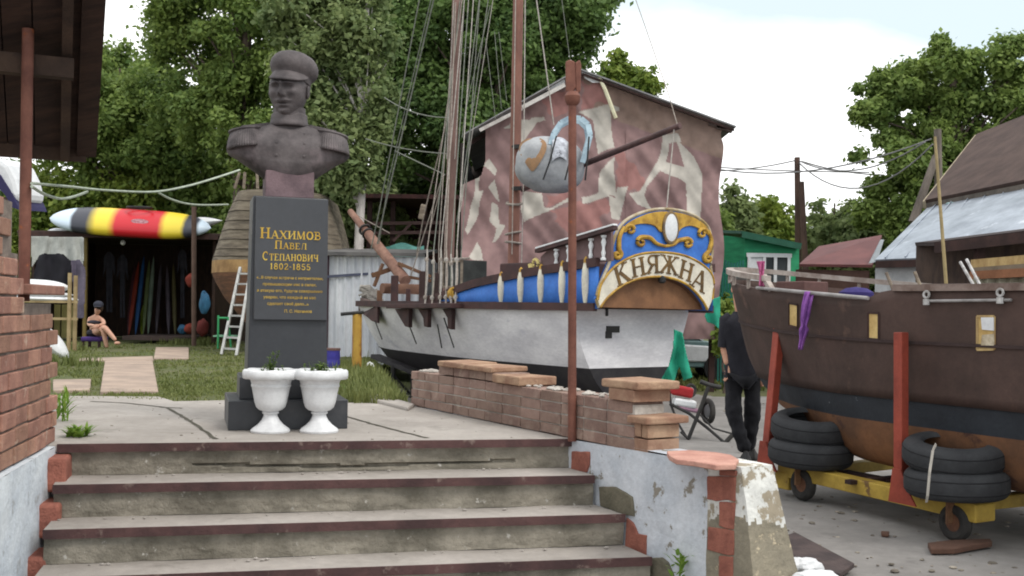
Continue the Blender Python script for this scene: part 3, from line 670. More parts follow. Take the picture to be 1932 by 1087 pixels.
def build_boat():
    root = thing('sailing_boat', 'white wooden sailing boat with blue stern quarters, two masts and a gilded name board', 'sailing boat', pos(3.5, 0, -.36))
    hullw = mm('scuffed white hull paint', C(226,224,226), C(202,200,204), 1.6, .7, .15, 9, c3=C(158,158,174), s3=2.0, t3=.62, w3=.14, stretch=(1,1,2.5))
    hullb = mm('black boot top', (.022,.02,.024), (.035,.032,.034), 4, .6, .15, 20)
    dkb = mm('dark oxblood trim', C(76,52,50), C(58,42,42), 5, .7, .2, 30)
    blu = mm('strong blue paint', C(66,122,204), C(54,102,180), 3, .6, .08, 30)
    gold = mm('ornament gold', C(196,156,62), C(150,112,40), 7, .5, .25, 30)
    crm = mm('cream white band', C(224,218,200), C(200,194,180), 4, .7, .12, 30)
    brn = mm('varnished brown board', C(112,80,56), C(90,62,46), 3, .6, .15, 30)
    S_ = .45
    def half(sg, z0f, z1f, nm, m, n=50, nv=12):
        def f(u, v):
            s = lerp(S_, SL, 1-(1-u)**1.4); lo, hi = z0f(s), z1f(s); z = lerp(lo, hi, v); return pos(s, sg*hbz(s, z), z)
        return MB().grid(f, n, nv)
    top = MB(); bot = MB()
    for sg in (-1, 1):
        g = half(sg, lambda s: max(zk(s), ZW), lambda s: max(ZR, zk(s)), '', None); top.add(g.v, g.f)
        g = half(sg, lambda s: min(zk(s), ZW), lambda s: min(ZW, ZR), '', None); bot.add(g.v, g.f)
    zs = [lerp(ZW, ZR, k/8) for k in range(9)]
    top.add([pos(S_, -hbz(S_, z), z) for z in zs]+[pos(S_, hbz(S_, z), z) for z in zs], [(k, k+1, 9+k+1, 9+k) for k in range(8)])
    top.add([pos(s, sg*hb(s), ZR-.012) for s in [S_+(SL-S_)*k/20 for k in range(21)] for sg in (-1, 1)], [(2*k, 2*k+1, 2*k+3, 2*k+2) for k in range(20)])
    zs = [lerp(-.36, ZW, (k/8)**2) for k in range(9)]
    bot.add([pos(S_, -hbz(S_, z), z) for z in zs]+[pos(S_, hbz(S_, z), z) for z in zs], [(k, k+1, 9+k+1, 9+k) for k in range(8)])
    hull = top.build('hull', hullw, root, smooth=True, ang=50)
    bot.build('underbody', hullb, root, smooth=True, ang=50)
    kb = MB(); kb.beam(pos(.9, 0, -.42), pos(6.0, 0, -.42), .14, .14); kb.build('keel', hullb, root)
    sl = MB(); sl.box(pos(S_-.005, -.35, .60), (.22, .02, .085), (SD, FW, Z3)); sl.box(pos(S_-.005, -.42, .53), (.1, .02, .09), (SD, FW, Z3)); sl.box(pos(S_-.005, -.46, .83), (.03, .03, .12), (SD, FW, Z3)); sl.build('rudder_slot', black, hull)
    for sg in (-1, 1):   # rub rail
        pts = [pos(s, sg*(hb(s)+.02), ZR+.02) for s in [.02+(SL-.02)*(1-(1-k/40)**1.4) for k in range(41)]]
        m = MB()
        for a, b in zip(pts, pts[1:]): m.beam(a, b, .07, .10)
        m.build('rub_rail', dkb, root)
    # ---- raised stern quarters: blue panel, brown rail
    def zt(s): return float(np.interp(s, [0, 1.4, 2.4, 2.9, 3.3, 3.9], [1.40, 1.28, 1.16, 1.07, .97, .89]))
    for sg in (-1, 1):
        f = lambda u, v: pos(lerp(.0, 3.3, u), sg*(hb(lerp(.0, 3.3, u))+.0), lerp(ZR, zt(lerp(0, 3.3, u)), v))
        MB().grid(f, 24, 3).build('blue_panel', blu, root, smooth=True, solid=.04)
        m = MB(); n = 24
        pts = [pos(s, sg*(hb(s)+.012), zt(s)+.03) for s in [-.0+3.9*k/n for k in range(n+1)]]
        for a, b in zip(pts, pts[1:]): m.beam(a, b, .075, .11)
        m.build('quarter_rail', dkb, root)
    for px in (945, 982, 1020, 1060, 1104):
        q, s = port(px, 545, .03); zz0, zz1 = .9, zt(s)+.09; h = (zz1-zz0)
        pr = [(.012, 0), (.026, .08*h), (.044, .3*h), (.05, .55*h), (.045, .75*h), (.028, .92*h), (.008, h)]
        o = MB().lathe(pr, V((q.x, q.y, zz0)), 12).build('quarter_fender', crm, root, smooth=True)
        MB().lathe([(.012, .9*h), (.032, .86*h), (.026, .99*h), (.005, 1.05*h)], V((q.x, q.y, zz0)), 10).build('gold_tip', gold, o, smooth=True)
    # ---- balustrade above the quarter
    for px, yb, yt in ((1048, 507, 470), (1071, 503, 463), (1113, 496, 450), (1137, 491, 444)):
        q, s = port(px, yb, -.02); q2, _ = port(px, yt, -.02); h = q2.z-q.z
        pr = [(.035,0),(.035,.08*h),(.018,.12*h),(.03,.3*h),(.018,.42*h),(.018,.52*h),(.034,.72*h),(.018,.88*h),(.036,.92*h),(.036,h)]
        MB().lathe(pr, q, 10).build('baluster', whitep, root, smooth=True)
    a, b = port(1012, 474, -.0)[0], port(1158, 430, -.0)[0]; MB().beam(a, b, .09, .045).build('balustrade_rail', dkb, root); u = V((0,0,.04)); MB().beam(a+u, b+u, .075, .02).build('balustrade_rail', whitep, root)
    MB().prism([port(x, y, -.05)[0] for x, y in ((1020,505),(1018,485),(1030,474),(1150,436),(1152,492))], SD*.04).build('balustrade_board', mm('dull mauve board', C(120,98,98), None, 4, .8, .1), root)
    sc = MB(); c, s = port(1008, 498, .0)
    sc.tube([c+FW*(.0+.10*math.cos(t))*(1-t/11)-Z3*(.10*math.sin(t))*(1-t/11) for t in [k*.35 for k in range(22)]], [.034-.001*k for k in range(22)], 8); sc.build('scroll', mm('pale gold', C(214,196,130), C(190,168,96), 6, .6, .1), root, smooth=True)
    # ---- stern board
    tp = pos(-.02, 0, 0); Z2 = lambda x, y: Pl(x/2.86+800, y/2.86+360, tp, FW)
    def smooth(pts, k=3, closed=True):
        out = []; n = len(pts)
        for i in range(n if closed else n-1):
            p = [V(pts[(i+o) % n]) if closed else V(pts[max(0, min(n-1, i+o))]) for o in (-1, 0, 1, 2)]
            for j in range(k):
                f = j/k; out.append(.5*((2*p[1])+(-p[0]+p[2])*f+(2*p[0]-5*p[1]+4*p[2]-p[3])*f*f+(-p[0]+3*p[1]-3*p[2]+p[3])*f**3))
        if not closed: out.append(V(pts[-1]))
        return out
    arch_in = [(945,628),(980,580),(1030,535),(1090,497),(1165,472),(1260,463),(1340,475),(1410,505),(1462,550),(1502,600),(1524,642)]
    side_r = [(1552,575),(1560,500),(1548,430),(1545,390),(1556,320),(1548,250),(1530,195)]
    topc = [(1480,148),(1400,112),(1300,98),(1215,106),(1130,136),(1072,176),(1036,232),(1012,310),(1000,385)]
    side_l = [(972,455),(945,520),(932,585)]
    poly = smooth(arch_in, 2, False)+[V(p) for p in side_r]+smooth(topc, 2, False)+[V(p) for p in side_l]
    W2 = lambda pts: [Z2(p[0], p[1]) for p in pts]
    sb = MB().prism(W2(poly), FW*.06).build('name_board', blu, root)
    band_o = smooth([(932,590),(945,520),(965,480),(1000,432),(1050,390),(1120,354),(1200,335),(1300,333),(1400,350),(1480,388),(1540,440),(1558,500),(1550,585)], 3, False)
    band = W2(smooth(arch_in, 3, False))+W2(band_o[::-1])
    MB().prism(band, -FW*.022).build('letter_band', crm, sb)
    for pts, r in ((smooth(arch_in, 3, False), .016), (band_o, .016)):
        MB().tube([p-FW*.02 for p in W2(pts)], r, 6).build('band_moulding', gold, sb, smooth=True)
    MB().tube([p-FW*.0 for p in W2(smooth([(1524,642)]+side_r+topc+side_l+[(945,628)], 3, False))], .022, 6).build('board_edge', mm('pale moulding', C(190,180,160), C(150,130,90), 6, .7, .2), sb, smooth=True)
    lt = mm('dark bronze lettering', C(84,66,44), C(120,92,50), 6, .55, .1, 30)
    for ch, x, y, a, h in (('К',1062,450,22,.25),('Н',1148,412,12,.235),('Я',1226,396,4,.235),('Ж',1316,400,-5,.235),('Н',1408,432,-15,.245),('А',1480,482,-23,.265)):
        c = Z2(x, y)-FW*.024; e1 = SD*math.cos(R(a))+Z3*math.sin(R(a)); e2 = -SD*math.sin(R(a))+Z3*math.cos(R(a))
        m = MB(); serif_line(m, [(ch, h)], c-e2*(h/2), (e1*1.12, e2), .006, gap=0); m.build('letter', lt, sb, fix=False)
    # gilding: top crescent, oval, leaf scrolls
    cres = smooth([(1050,225),(1085,185),(1140,150),(1220,120),(1300,112),(1400,125),(1470,155),(1520,195),(1540,250)], 3, False)+smooth([(1500,215),(1440,190),(1390,200),(1360,225),(1320,170),(1278,225),(1240,190),(1180,178),(1120,190),(1085,225)], 3, False)
    MB().prism(W2(cres), -FW*.022).build('gilt_crest', gold, sb, bevel=.006)
    def spiral(cx_, cy, r0, a0, turns, hand=1, k=26):
        return [(cx_+r0*(1-.82*i/k)*math.cos(R(a0)+hand*turns*2*PI*i/k), cy+r0*(1-.82*i/k)*math.sin(R(a0)+hand*turns*2*PI*i/k)) for i in range(k+1)]
    def gild(pts, r):
        n = len(pts); MB().tube([p-FW*.018 for p in W2(pts)], [r*(.35+.65*math.sin(PI*min(1, (i+2)/(n*.75)))**.7) if i < n*.62 else r*.75 for i in range(n)], 8).build('gilt_scroll', gold, sb, smooth=True)
    gild(smooth([(1075,195),(1050,250),(1046,310)], 5, False)+spiral(1036, 345, 24, -60, 1.1), .034)
    gild(spiral(1108, 212, 30, 180, 1.2, 1), .026)
    gild(smooth([(1530,215),(1545,270),(1530,330)], 5, False)+spiral(1528, 365, 24, -120, 1.1, -1), .034)
    gild(spiral(1498, 232, 30, 0, 1.2, -1), .026)
    gild(smooth([(1300,300),(1250,285),(1215,255),(1175,250)], 5, False)+spiral(1168, 278, 28, -80, 1.1, -1), .030)
    gild(smooth([(1290,300),(1340,290),(1365,270),(1400,262)], 5, False)+spiral(1418, 285, 26, -100, 1.1, 1), .030)
    oc = Z2(1322, 200)-FW*.03
    MB().lathe([(1, -.01), (1, .014), (.9, .022), (.02, .024)], oc, 32, (SD*.112, Z3*.182, -FW)).build('oval_medallion', whitep, sb, smooth=True)
    MB().torus(oc, .125, .02, (SD, Z3*1.5, -FW), 36, 8).build('oval_frame', mm('dark frame', C(96,84,72), C(150,120,70), 9, .6, .2), sb, smooth=True)
    # brown counter under the arch
    ct = MB(); n = 20
    ar = W2(smooth(arch_in, 2, False)); top_ = [p+FW*.05 for p in ar]
    inn = [pos(S_+.02, lerp(-.96, .96, k/(len(ar)-1)), lerp(ZR, (ar[k].z-ZR)*.55+ZR, math.sin(PI*k/(len(ar)-1)))) for k in range(len(ar))]
    ct.add(top_+inn, [(k, k+1, len(ar)+k+1, len(ar)+k) for k in range(len(ar)-1)])
    ct.add(inn+[pos(S_+.02, lerp(-.96, .96, k/(len(ar)-1)), ZR-.0) for k in range(len(ar))], [(k, k+1, len(ar)+k+1, len(ar)+k) for k in range(len(ar)-1)])
    ct.build('counter', brn, root, smooth=True)
    MB().prism([p+FW*.10 for p in W2(smooth(arch_in, 3, False))], FW*.03).build('counter_panel', mm('brown stern panel', C(140,100,70), C(116,82,58), 4, .65, .15, 30), root)
    lamp = MB(); lq = Z2(1278, 478)-FW*.02; lamp.lathe([(.03,-.05),(.05,-.03),(.05,.02),(.02,.045)], lq, 12); lamp.build('stern_lamp', black, root, smooth=True)
    # ---- masts, boom, bowsprit
    mast = mm('russet mast paint', C(140,98,84), C(116,80,70), 5, .65, .2, 40, c3=C(110,90,84), s3=6, t3=.6, stretch=(1,1,.25)); mg = mm('greyed mast', C(132,104,96), C(104,82,76), 5, .8, .3, 30, stretch=(1,1,.3))
    def mastpt(px, y, d): return P(px, y, d)
    mm0 = pos(3.15, 0, 0); d1 = mm0.y; ff0 = pos(4.9, 0, 0); d2 = ff0.y
    main_b, main_t = P(968, 512, d1), P(980, -120, d1); main_b.z = ZR
    fore_b, fore_t = P(845, 520, d2), P(866, -120, d2); fore_b.z = ZR
    MB().tube([main_b, main_t], [.088, .078], 14).build('main_mast', mast, root, smooth=True)
    MB().tube([fore_b, fore_t], [.088, .075], 14).build('fore_mast', mg, root, smooth=True)
    MB().tube([P(985, 357, d1-.1), P(1283, 237, 13.45)], [.045, .04], 12).build('boom', mm('dark boom', C(88,64,62), C(66,48,48), 5, .6, .15), root, smooth=True)
    for y in (277, 356): 
        m = MB(); q = P(983, y, d1-.12); m.beam(P(968, y, d1-.13), q+V((.1, 0, .01)), .05, .06); m.tube([q+V((.02, 0, -.04)), q+V((.14, 0, .05))], .022, 8); m.tube([q+V((-.14,0,.0)), q+V((.1,-.02,.03))], .02, 6); m.build('mast_fitting', black, root, smooth=True)
    cl = MB(); cl.torus(P(970, 384, d1), .115, .02, (V((1,0,0)), V((0,1,.25)).normalized(), V((0,-.25,1)).normalized()), 20, 6); cl.torus(P(968, 440, d1), .115, .016, (V((1,0,.2)), V((0,1,0)), V((-.2,0,1))), 20, 6); cl.torus(P(968, 458, d1), .115, .018, (V((1,0,-.1)), V((0,1,0)), V((.1,0,1))), 20, 6); cl.build('rope_turns', rope_m, root, smooth=True)
    sp_b, sp_t = P(765, 530, pos(6.2,0,0).y), P(661, 399, pos(8.4,0,0).y)
    bs = MB().tube([sp_b, lerp(sp_b, sp_t, .68), lerp(sp_b, sp_t, .69), sp_t], [.105, .09, .075, .06], 12).build('bowsprit', mm('brown bowsprit', C(146,112,96), C(116,84,72), 5, .75, .25), root, smooth=True)
    bw = MB(); dd = (sp_t-sp_b).normalized(); fx = frame(dd)
    for t in (.66, .72): bw.torus(lerp(sp_b, sp_t, t), .10, .022, fx, 18, 6)
    bw.build('bowsprit_band', black, bs, smooth=True)
    # ---- bow fittings
    def bow_piece(nm, pts, off, m=dkb, bev=.006): MB().prism([port(x, y, .0)[0] for x, y in pts], off).build(nm, m, root, bevel=bev)
    outw = (-SD*.07)
    for x0, x1, y0, y1 in ((752, 779, 583, 618), (796, 815, 583, 618), (842, 860, 583, 622)):
        bow_piece('chain_plate_bracket', [(x0, y0), (x1, y0), (x1, y1), (x1-7, y1-2), (x0+10, y0+17)], outw)
    a, b = port(742, 578, .12)[0], port(866, 577, .12)[0]; MB().beam(a, b, .26, .07).build('channel', dkb, root, bevel=.01)
    bow_piece('bow_bracket', [(668, 572), (716, 576), (717, 610), (706, 606), (694, 596), (672, 588)], outw*.6)
    for p, q in (((774, 617), (787, 649)), ((826, 612), (835, 657)), ((838, 600), (858, 656)), ((708, 605), (722, 640))):
        MB().tube([port(*p, .05)[0], port(*q, .012)[0]], .011, 6).build('chain_bar', black, root)
    for x, y0, y1, w, m in ((716, 548, 575, .12, brn), (744, 520, 575, .16, dkb), (770, 545, 578, .1, dkb), (796, 512, 575, .13, mm('soot brown', C(64,48,46), None, 5, .8, .2)), (822, 515, 575, .12, M_['soot brown'])):
        q = port(x, y1, -.25)[0]; t = port(x, y0, -.25)[0]; MB().beam(q, V((q.x, q.y, t.z)), w, w*.7).build('bitt', m, root, bevel=.01)
    wd = MB(); c = port(750, 545, -.4)[0]; wd.tube([c-SD*.3+Z3*.0, c+SD*.5], .09, 14); wd.build('windlass', mm('worn wood drum', C(120,88,72), None, 5, .8, .2), root, smooth=True)
    dk = MB(); dk.beam(P(702, 520, 18.6), P(760, 500, 18.9), .06, .08); dk.beam(P(706, 540, 18.6), P(722, 498, 18.7), .05, .05); dk.beam(P(752, 497, 18.6), P(812, 522, 18.2), .05, .05); dk.beam(P(755, 520, 18.6), P(812, 530, 18.2), .05, .05); dk.build('bow_gallows', brn, root)
    ra = MB(); 
    pts = [port(x, y, -.05)[0] for x, y in ((683, 565), (700, 572), (750, 574), (800, 574), (860, 572))]
    for a, b in zip(pts, pts[1:]): ra.beam(a, b, .07, .06)
    ra.build('bow_rail', mm('weathered rail', C(120,104,98), C(90,74,70), 6, .9, .3), root)
    tg = MB()
    for k in range(6):
        a = P(690+k*4, 548+k*3, 19); tg.tube([a+V((.12*math.cos(t*1.3+k), .12*math.sin(t*1.3+k), .09*math.sin(t*.9+k))) for t in range(14)], .018, 5)
    tg.build('rope_heap', mm('pale rope heap', C(180,174,166), None, 12, .9, .2), root, smooth=True)
    # hatch house amidships
    hx = pos(3.9, -.35, 1.36); hb_ = MB(); hb_.box(hx, (.50, .46, .42), (FW, SD, Z3)); ho = hb_.build('hatch_house', mm('slate hatch paint', C(70,72,70), C(54,56,54), 4, .8, .1), root, bevel=.01)
    fr = MB(); X, Y = FW, Z3
    for sx, sy, w, h in ((0, .19, .54, .03), (0, -.2, .54, .035), (-.255, 0, .03, .42), (.255, 0, .03, .42)): fr.box(hx-SD*.24+X*sx+Y*sy, (w, .03, h), (FW, SD, Z3))
    fr.build('hatch_frame', wood_g, ho)
    cd = MB(); cd.tube([hx-SD*.1+FW*(.25-.02*k)+Z3*(.235+.02*abs(nz(k*.6, 1))) for k in range(26)], .018, 5); cd.build('rope_coil', rope_m, ho, smooth=True)
    orn = MB(); q = port(856, 555, .02)[0]; orn.ell(q, (.10, .05, .11), 10); orn.tube([q+V((.05*math.cos(t), -.04, .07*math.sin(t)+.02)) for t in [k*.5 for k in range(11)]], .018, 6); orn.build('gilt_knot', gold, root, smooth=True)
    cb = MB(); cb.box(pos(2.1, .1, 1.2), (1.5, 1.1, .6), (FW, SD, Z3)); cb.build('cabin', dkb, root, bevel=.02)
    # ---- rigging: every line a part of its own
    rg = [mm('green grey line', C(130,132,122), C(108,112,104), 20, .9, 0), rope_m, mm('pale line', C(178,172,164), C(150,144,138), 20, .9, 0)]
    def line(nm, pts, r=.010, k=1, s=0): 
        pts = [V(p) for p in pts]
        if len(pts) == 2 and s: pts = sag(pts[0], pts[1], s, 10)
        MB().tube(pts, r, 5).build(nm, rg[k], root, smooth=True)
    bt_ = lerp(sp_b, sp_t, .62)
    line('fore_stay', [P(812, -120, d2), P(791, 0, d2+.5), P(715, 400, 19.0), P(700, 470, 19.2)], .011, 0); line('fore_stay', [P(845, -120, d2), P(818, 0, d2+.4), P(724, 400, 19.0), P(709, 475, 19.2)], .013, 0); line('fore_stay', [P(841, -120, d2), P(813, 0, d2+.3), P(733, 340, 18.9), P(712, 480, 19.2)], .008, 0)
    sh = [(806, 470, 872), (818, 475, 868), (832, 470, 876), (842, 470, 860), (851, 480, 884), (862, 470, 893), (828, 460, 858), (870, 480, 905)]
    for i, (x, y, xt) in enumerate(sh):
        low = port(min(x, 858)-4+i, 574, .1)[0] if i < 6 else P(x, 575, d2-.6); up = P(xt, 0, d2-.05); mid = P(x, y, lerp(low.y, up.y, .2))
        line('shroud', [low, mid, up, P(lerp(x, xt, 1.25), -120, d2)], .0085, (1, 0, 2)[i % 3])
        if i < 6: line('lanyard', [low, low.lerp(mid, .5)+V((.02, 0, 0)), mid], .013, (2, 1)[i % 2])
        if i < 6:
            for t in (.12, .8): MB().ell(low.lerp(mid, t), (.035, .03, .04), 8).build('deadeye', rg[(1, 2)[i % 2]], root, smooth=True)
    for a, b, k, r in (((921, 0), (862, 420), 0, .013), ((905, -5), (872, 260), 0, .013), ((925, 10), (880, 200), 0, .010), ((930, 0), (868, 400), 2, .009), ((916, 73), (935, 225), 0, .008), ((933, 60), (946, 205), 0, .008), ((941, 60), (956, 190), 0, .007), ((884, 0), (872, 170), 2, .010), ((876, 0), (858, 300), 2, .011), ((856, 0), (843, 300), 2, .010), ((852, 130), (838, 500), 1, .012)):
        line('halyard', [P(*a, d2-.15), P(*b, d2-.2)], r*.68, k)
    for a, b in (((842, 232), (800, 405)), ((800, 405), (786, 480)), ((838, 330), (812, 430)), ((836, 330), (775, 520))): line('fore_halyard', [P(*a, d2), P(*b, 18.3)], .011, 1)
    blk = MB(); q = P(797, 400, 18.3); blk.box(q, (.1, .08, .26), (V((.98,0,-.2)), V((0,1,0)), V((.2,0,.98)))); blk.build('pulley_block', wood_g, root, bevel=.015)
    for a, b, k, r in (((973, -20), (966, 480), 2, .009), ((991, -20), (988, 330), 2, .012), ((988, 330), (984, 500), 2, .010), ((1008, -30), (1045, 236), 2, .013), ((1060, 0), (1075, 110), 0, .006)): line('halyard', [P(*a, d1-.2), P(*b, d1-.25)], r*.8, k)
    line('topping_lift', [P(1278, 236, 13.45), P(1262, 180, 13.7), P(1220, 58, 14.2), P(1196, -10, 14.5)], .006, 1)
    line('main_sheet', [P(1272, 243, 13.5), P(1258, 392, 13.4)], .009, 2)
    for a, b, s in (((725, 184), (846, 222), .1), ((690, 262), (842, 290), .05), ((745, 285), (840, 330), .0)): line('guy_line', [P(*a, 20.5), P(*b, d2)], .010, 0, s)
    line('bowsprit_shroud', [sp_t, P(735, 440, 19.4)], .008, 1)
    # ---- stand legs under the bow
    a = P(742, 690, 17.6)
    for dx, top in ((0, 0), (.55, -.02)):
        p = a+FW*(-dx*1.2)+Z3*top; q = p.copy(); q.z = -.63; st = MB(); st.tube([q, p], .045, 8); st.tube([q+V((.3, 0, 0)), p-Z3*.15], .022, 6); st.tube([q-V((.15,0,0)), q+V((.4,0,0))], .03, 6); st.build('stand_leg', black, root)
    for s in (1.2, 3.2): MB().box(pos(s, 0, -.55), (1.0, .3, .16), (SD, FW, Z3)).build('keel_block', black, root)
    pl = MB(); pl.beam(P(708, 672, 18.2), P(800, 708, 17.0), .18, .07); pl.build('support_beam', hullb, root)
build_boat()
# ------------------------------------------------------------------ grey bag hanging by the mast
def build_bag():
    c = P(1040, 312, 14.9); root = thing('sail_bag', 'grey canvas bag with an orange patch and pale blue straps hung beside the main mast', 'bag', c)
    gm = mm('grey canvas', C(168,170,172), C(132,134,138), 2.2, .8, .25, 12, c3=C(176,128,78), s3=1.1, t3=.7)
    def f(u, v):
        a = 2*PI*u; ph = PI*v; e = lambda t: math.copysign(abs(t)**.8, t)
        x = .50*math.sin(ph)*e(math.cos(a)); y = .34*math.sin(ph)*e(math.sin(a)); z = -.40*e(math.cos(ph))
        k = .07*nz(x*3, y*3, z*3)+.04*nz(x*9, y*9, z*4)+.015*nz(x*22, y*22, z*8); t = R(-12)
        x *= 1+k; z = z*(1+k)+.06*x; z -= .05*max(0, z)*(x > .1)
        return c+V((x*math.cos(t)-z*math.sin(t), y*(1+k), x*math.sin(t)+z*math.cos(t)))
    MB().grid(f, 48, 30, wu=True).build('body', gm, root, smooth=True)
    pt = MB()
    def g(u, v):
        a = 2*PI*u; r = v; x = -.27+.17*r*math.cos(a)+.05*r*math.sin(2*a); z = .12+.25*r*math.sin(a); y = -.345*math.sqrt(max(.02, 1-(x/.52)**2-(z/.44)**2))-.02; return c+V((x, y, z))
    pt.grid(g, 28, 6, wu=True); pt.build('patch', mm('orange brown patch', C(158,122,88), C(132,108,86), 4, .85, .15), root, smooth=True)
    g2 = lambda u, v: (lambda x, z: c+V((x, -.345*math.sqrt(max(.02, 1-(x/.52)**2-(z/.44)**2))-.03, z)))(.1+.2*(u-.5), .16+.3*(v-.5)+.06*math.sin(3*u))
    MB().grid(g2, 10, 10).build('label_panel', mm('pale panel', C(196,200,208), C(150,152,160), 14, .8, .1, c3=C(60,60,66), s3=16, t3=.6, w3=.04), root, smooth=True)
    bl = mm('pale blue strap', C(168,190,200), C(130,150,164), 5, .7, .2)
    for dy in (-.12, .12):
        pts = [c+V((x, dy+(-.2 if dy < 0 else .1)*(1-h), z)) for x, z, h in ((-.02,.25,.2),(.02,.42,.6),(.12,.58,.9),(.26,.66,1),(.4,.65,1),(.5,.56,.8),(.53,.4,.5),(.48,.2,.2),(.42,.0,.0))]
        m = MB()
        for a, b in zip(pts, pts[1:]): m.beam(a, b, .075, .012, up=V((0,1,0)))
        m.build('strap', bl, root)
    dk = MB()
    for x0, x1 in ((.05, -.12), (.3, .18), (.5, .46)): dk.tube([c+V((x0, -.40, .35)), c+V((lerp(x0, x1, .5), -.41, .0)), c+V((x1, -.36, -.25))], .012, 6)
    dk.build('lashing', black, root)
build_bag()
# ------------------------------------------------------------------ rusty post at the head of the stair
def build_post():
    b = G(1089, 829, 0); b = b+nw*.04; b.z = .0; d = b.y
    root = thing('rusty_post', 'rust brown steel post with a forked top standing by the low brick wall', 'post', b)
    t = P(1080, 186, d); MB().tube([b+V((0,0,-.01)), t], [.029, .027], 14).build('shaft', rust, root, smooth=True)
    h = MB(); q = P(1080, 182, d)
    h.tube([q+V((-.005,0,-.06)), q+V((0,0,-.035)), q+V((0,0,.0)), q+V((0,0,.03))], [.03, .05, .055, .035], 14); h.build('collar', rust, root, smooth=True)
    f = MB(); a = P(1073, 165, d); c2 = P(1091, 160, d)
    f.prism([P(1067, 116, d), P(1075, 112, d), P(1085, 116, d), P(1087, 165, d), P(1076, 180, d), P(1068, 172, d)], V((0, .04, 0))); f.prism([P(1085, 118, d), P(1094, 112, d), P(1097, 122, d), P(1096, 170, d), P(1087, 182, d)], V((.0, .05, .0)))
    f.build('fork', rust, root, bevel=.008)
build_post()
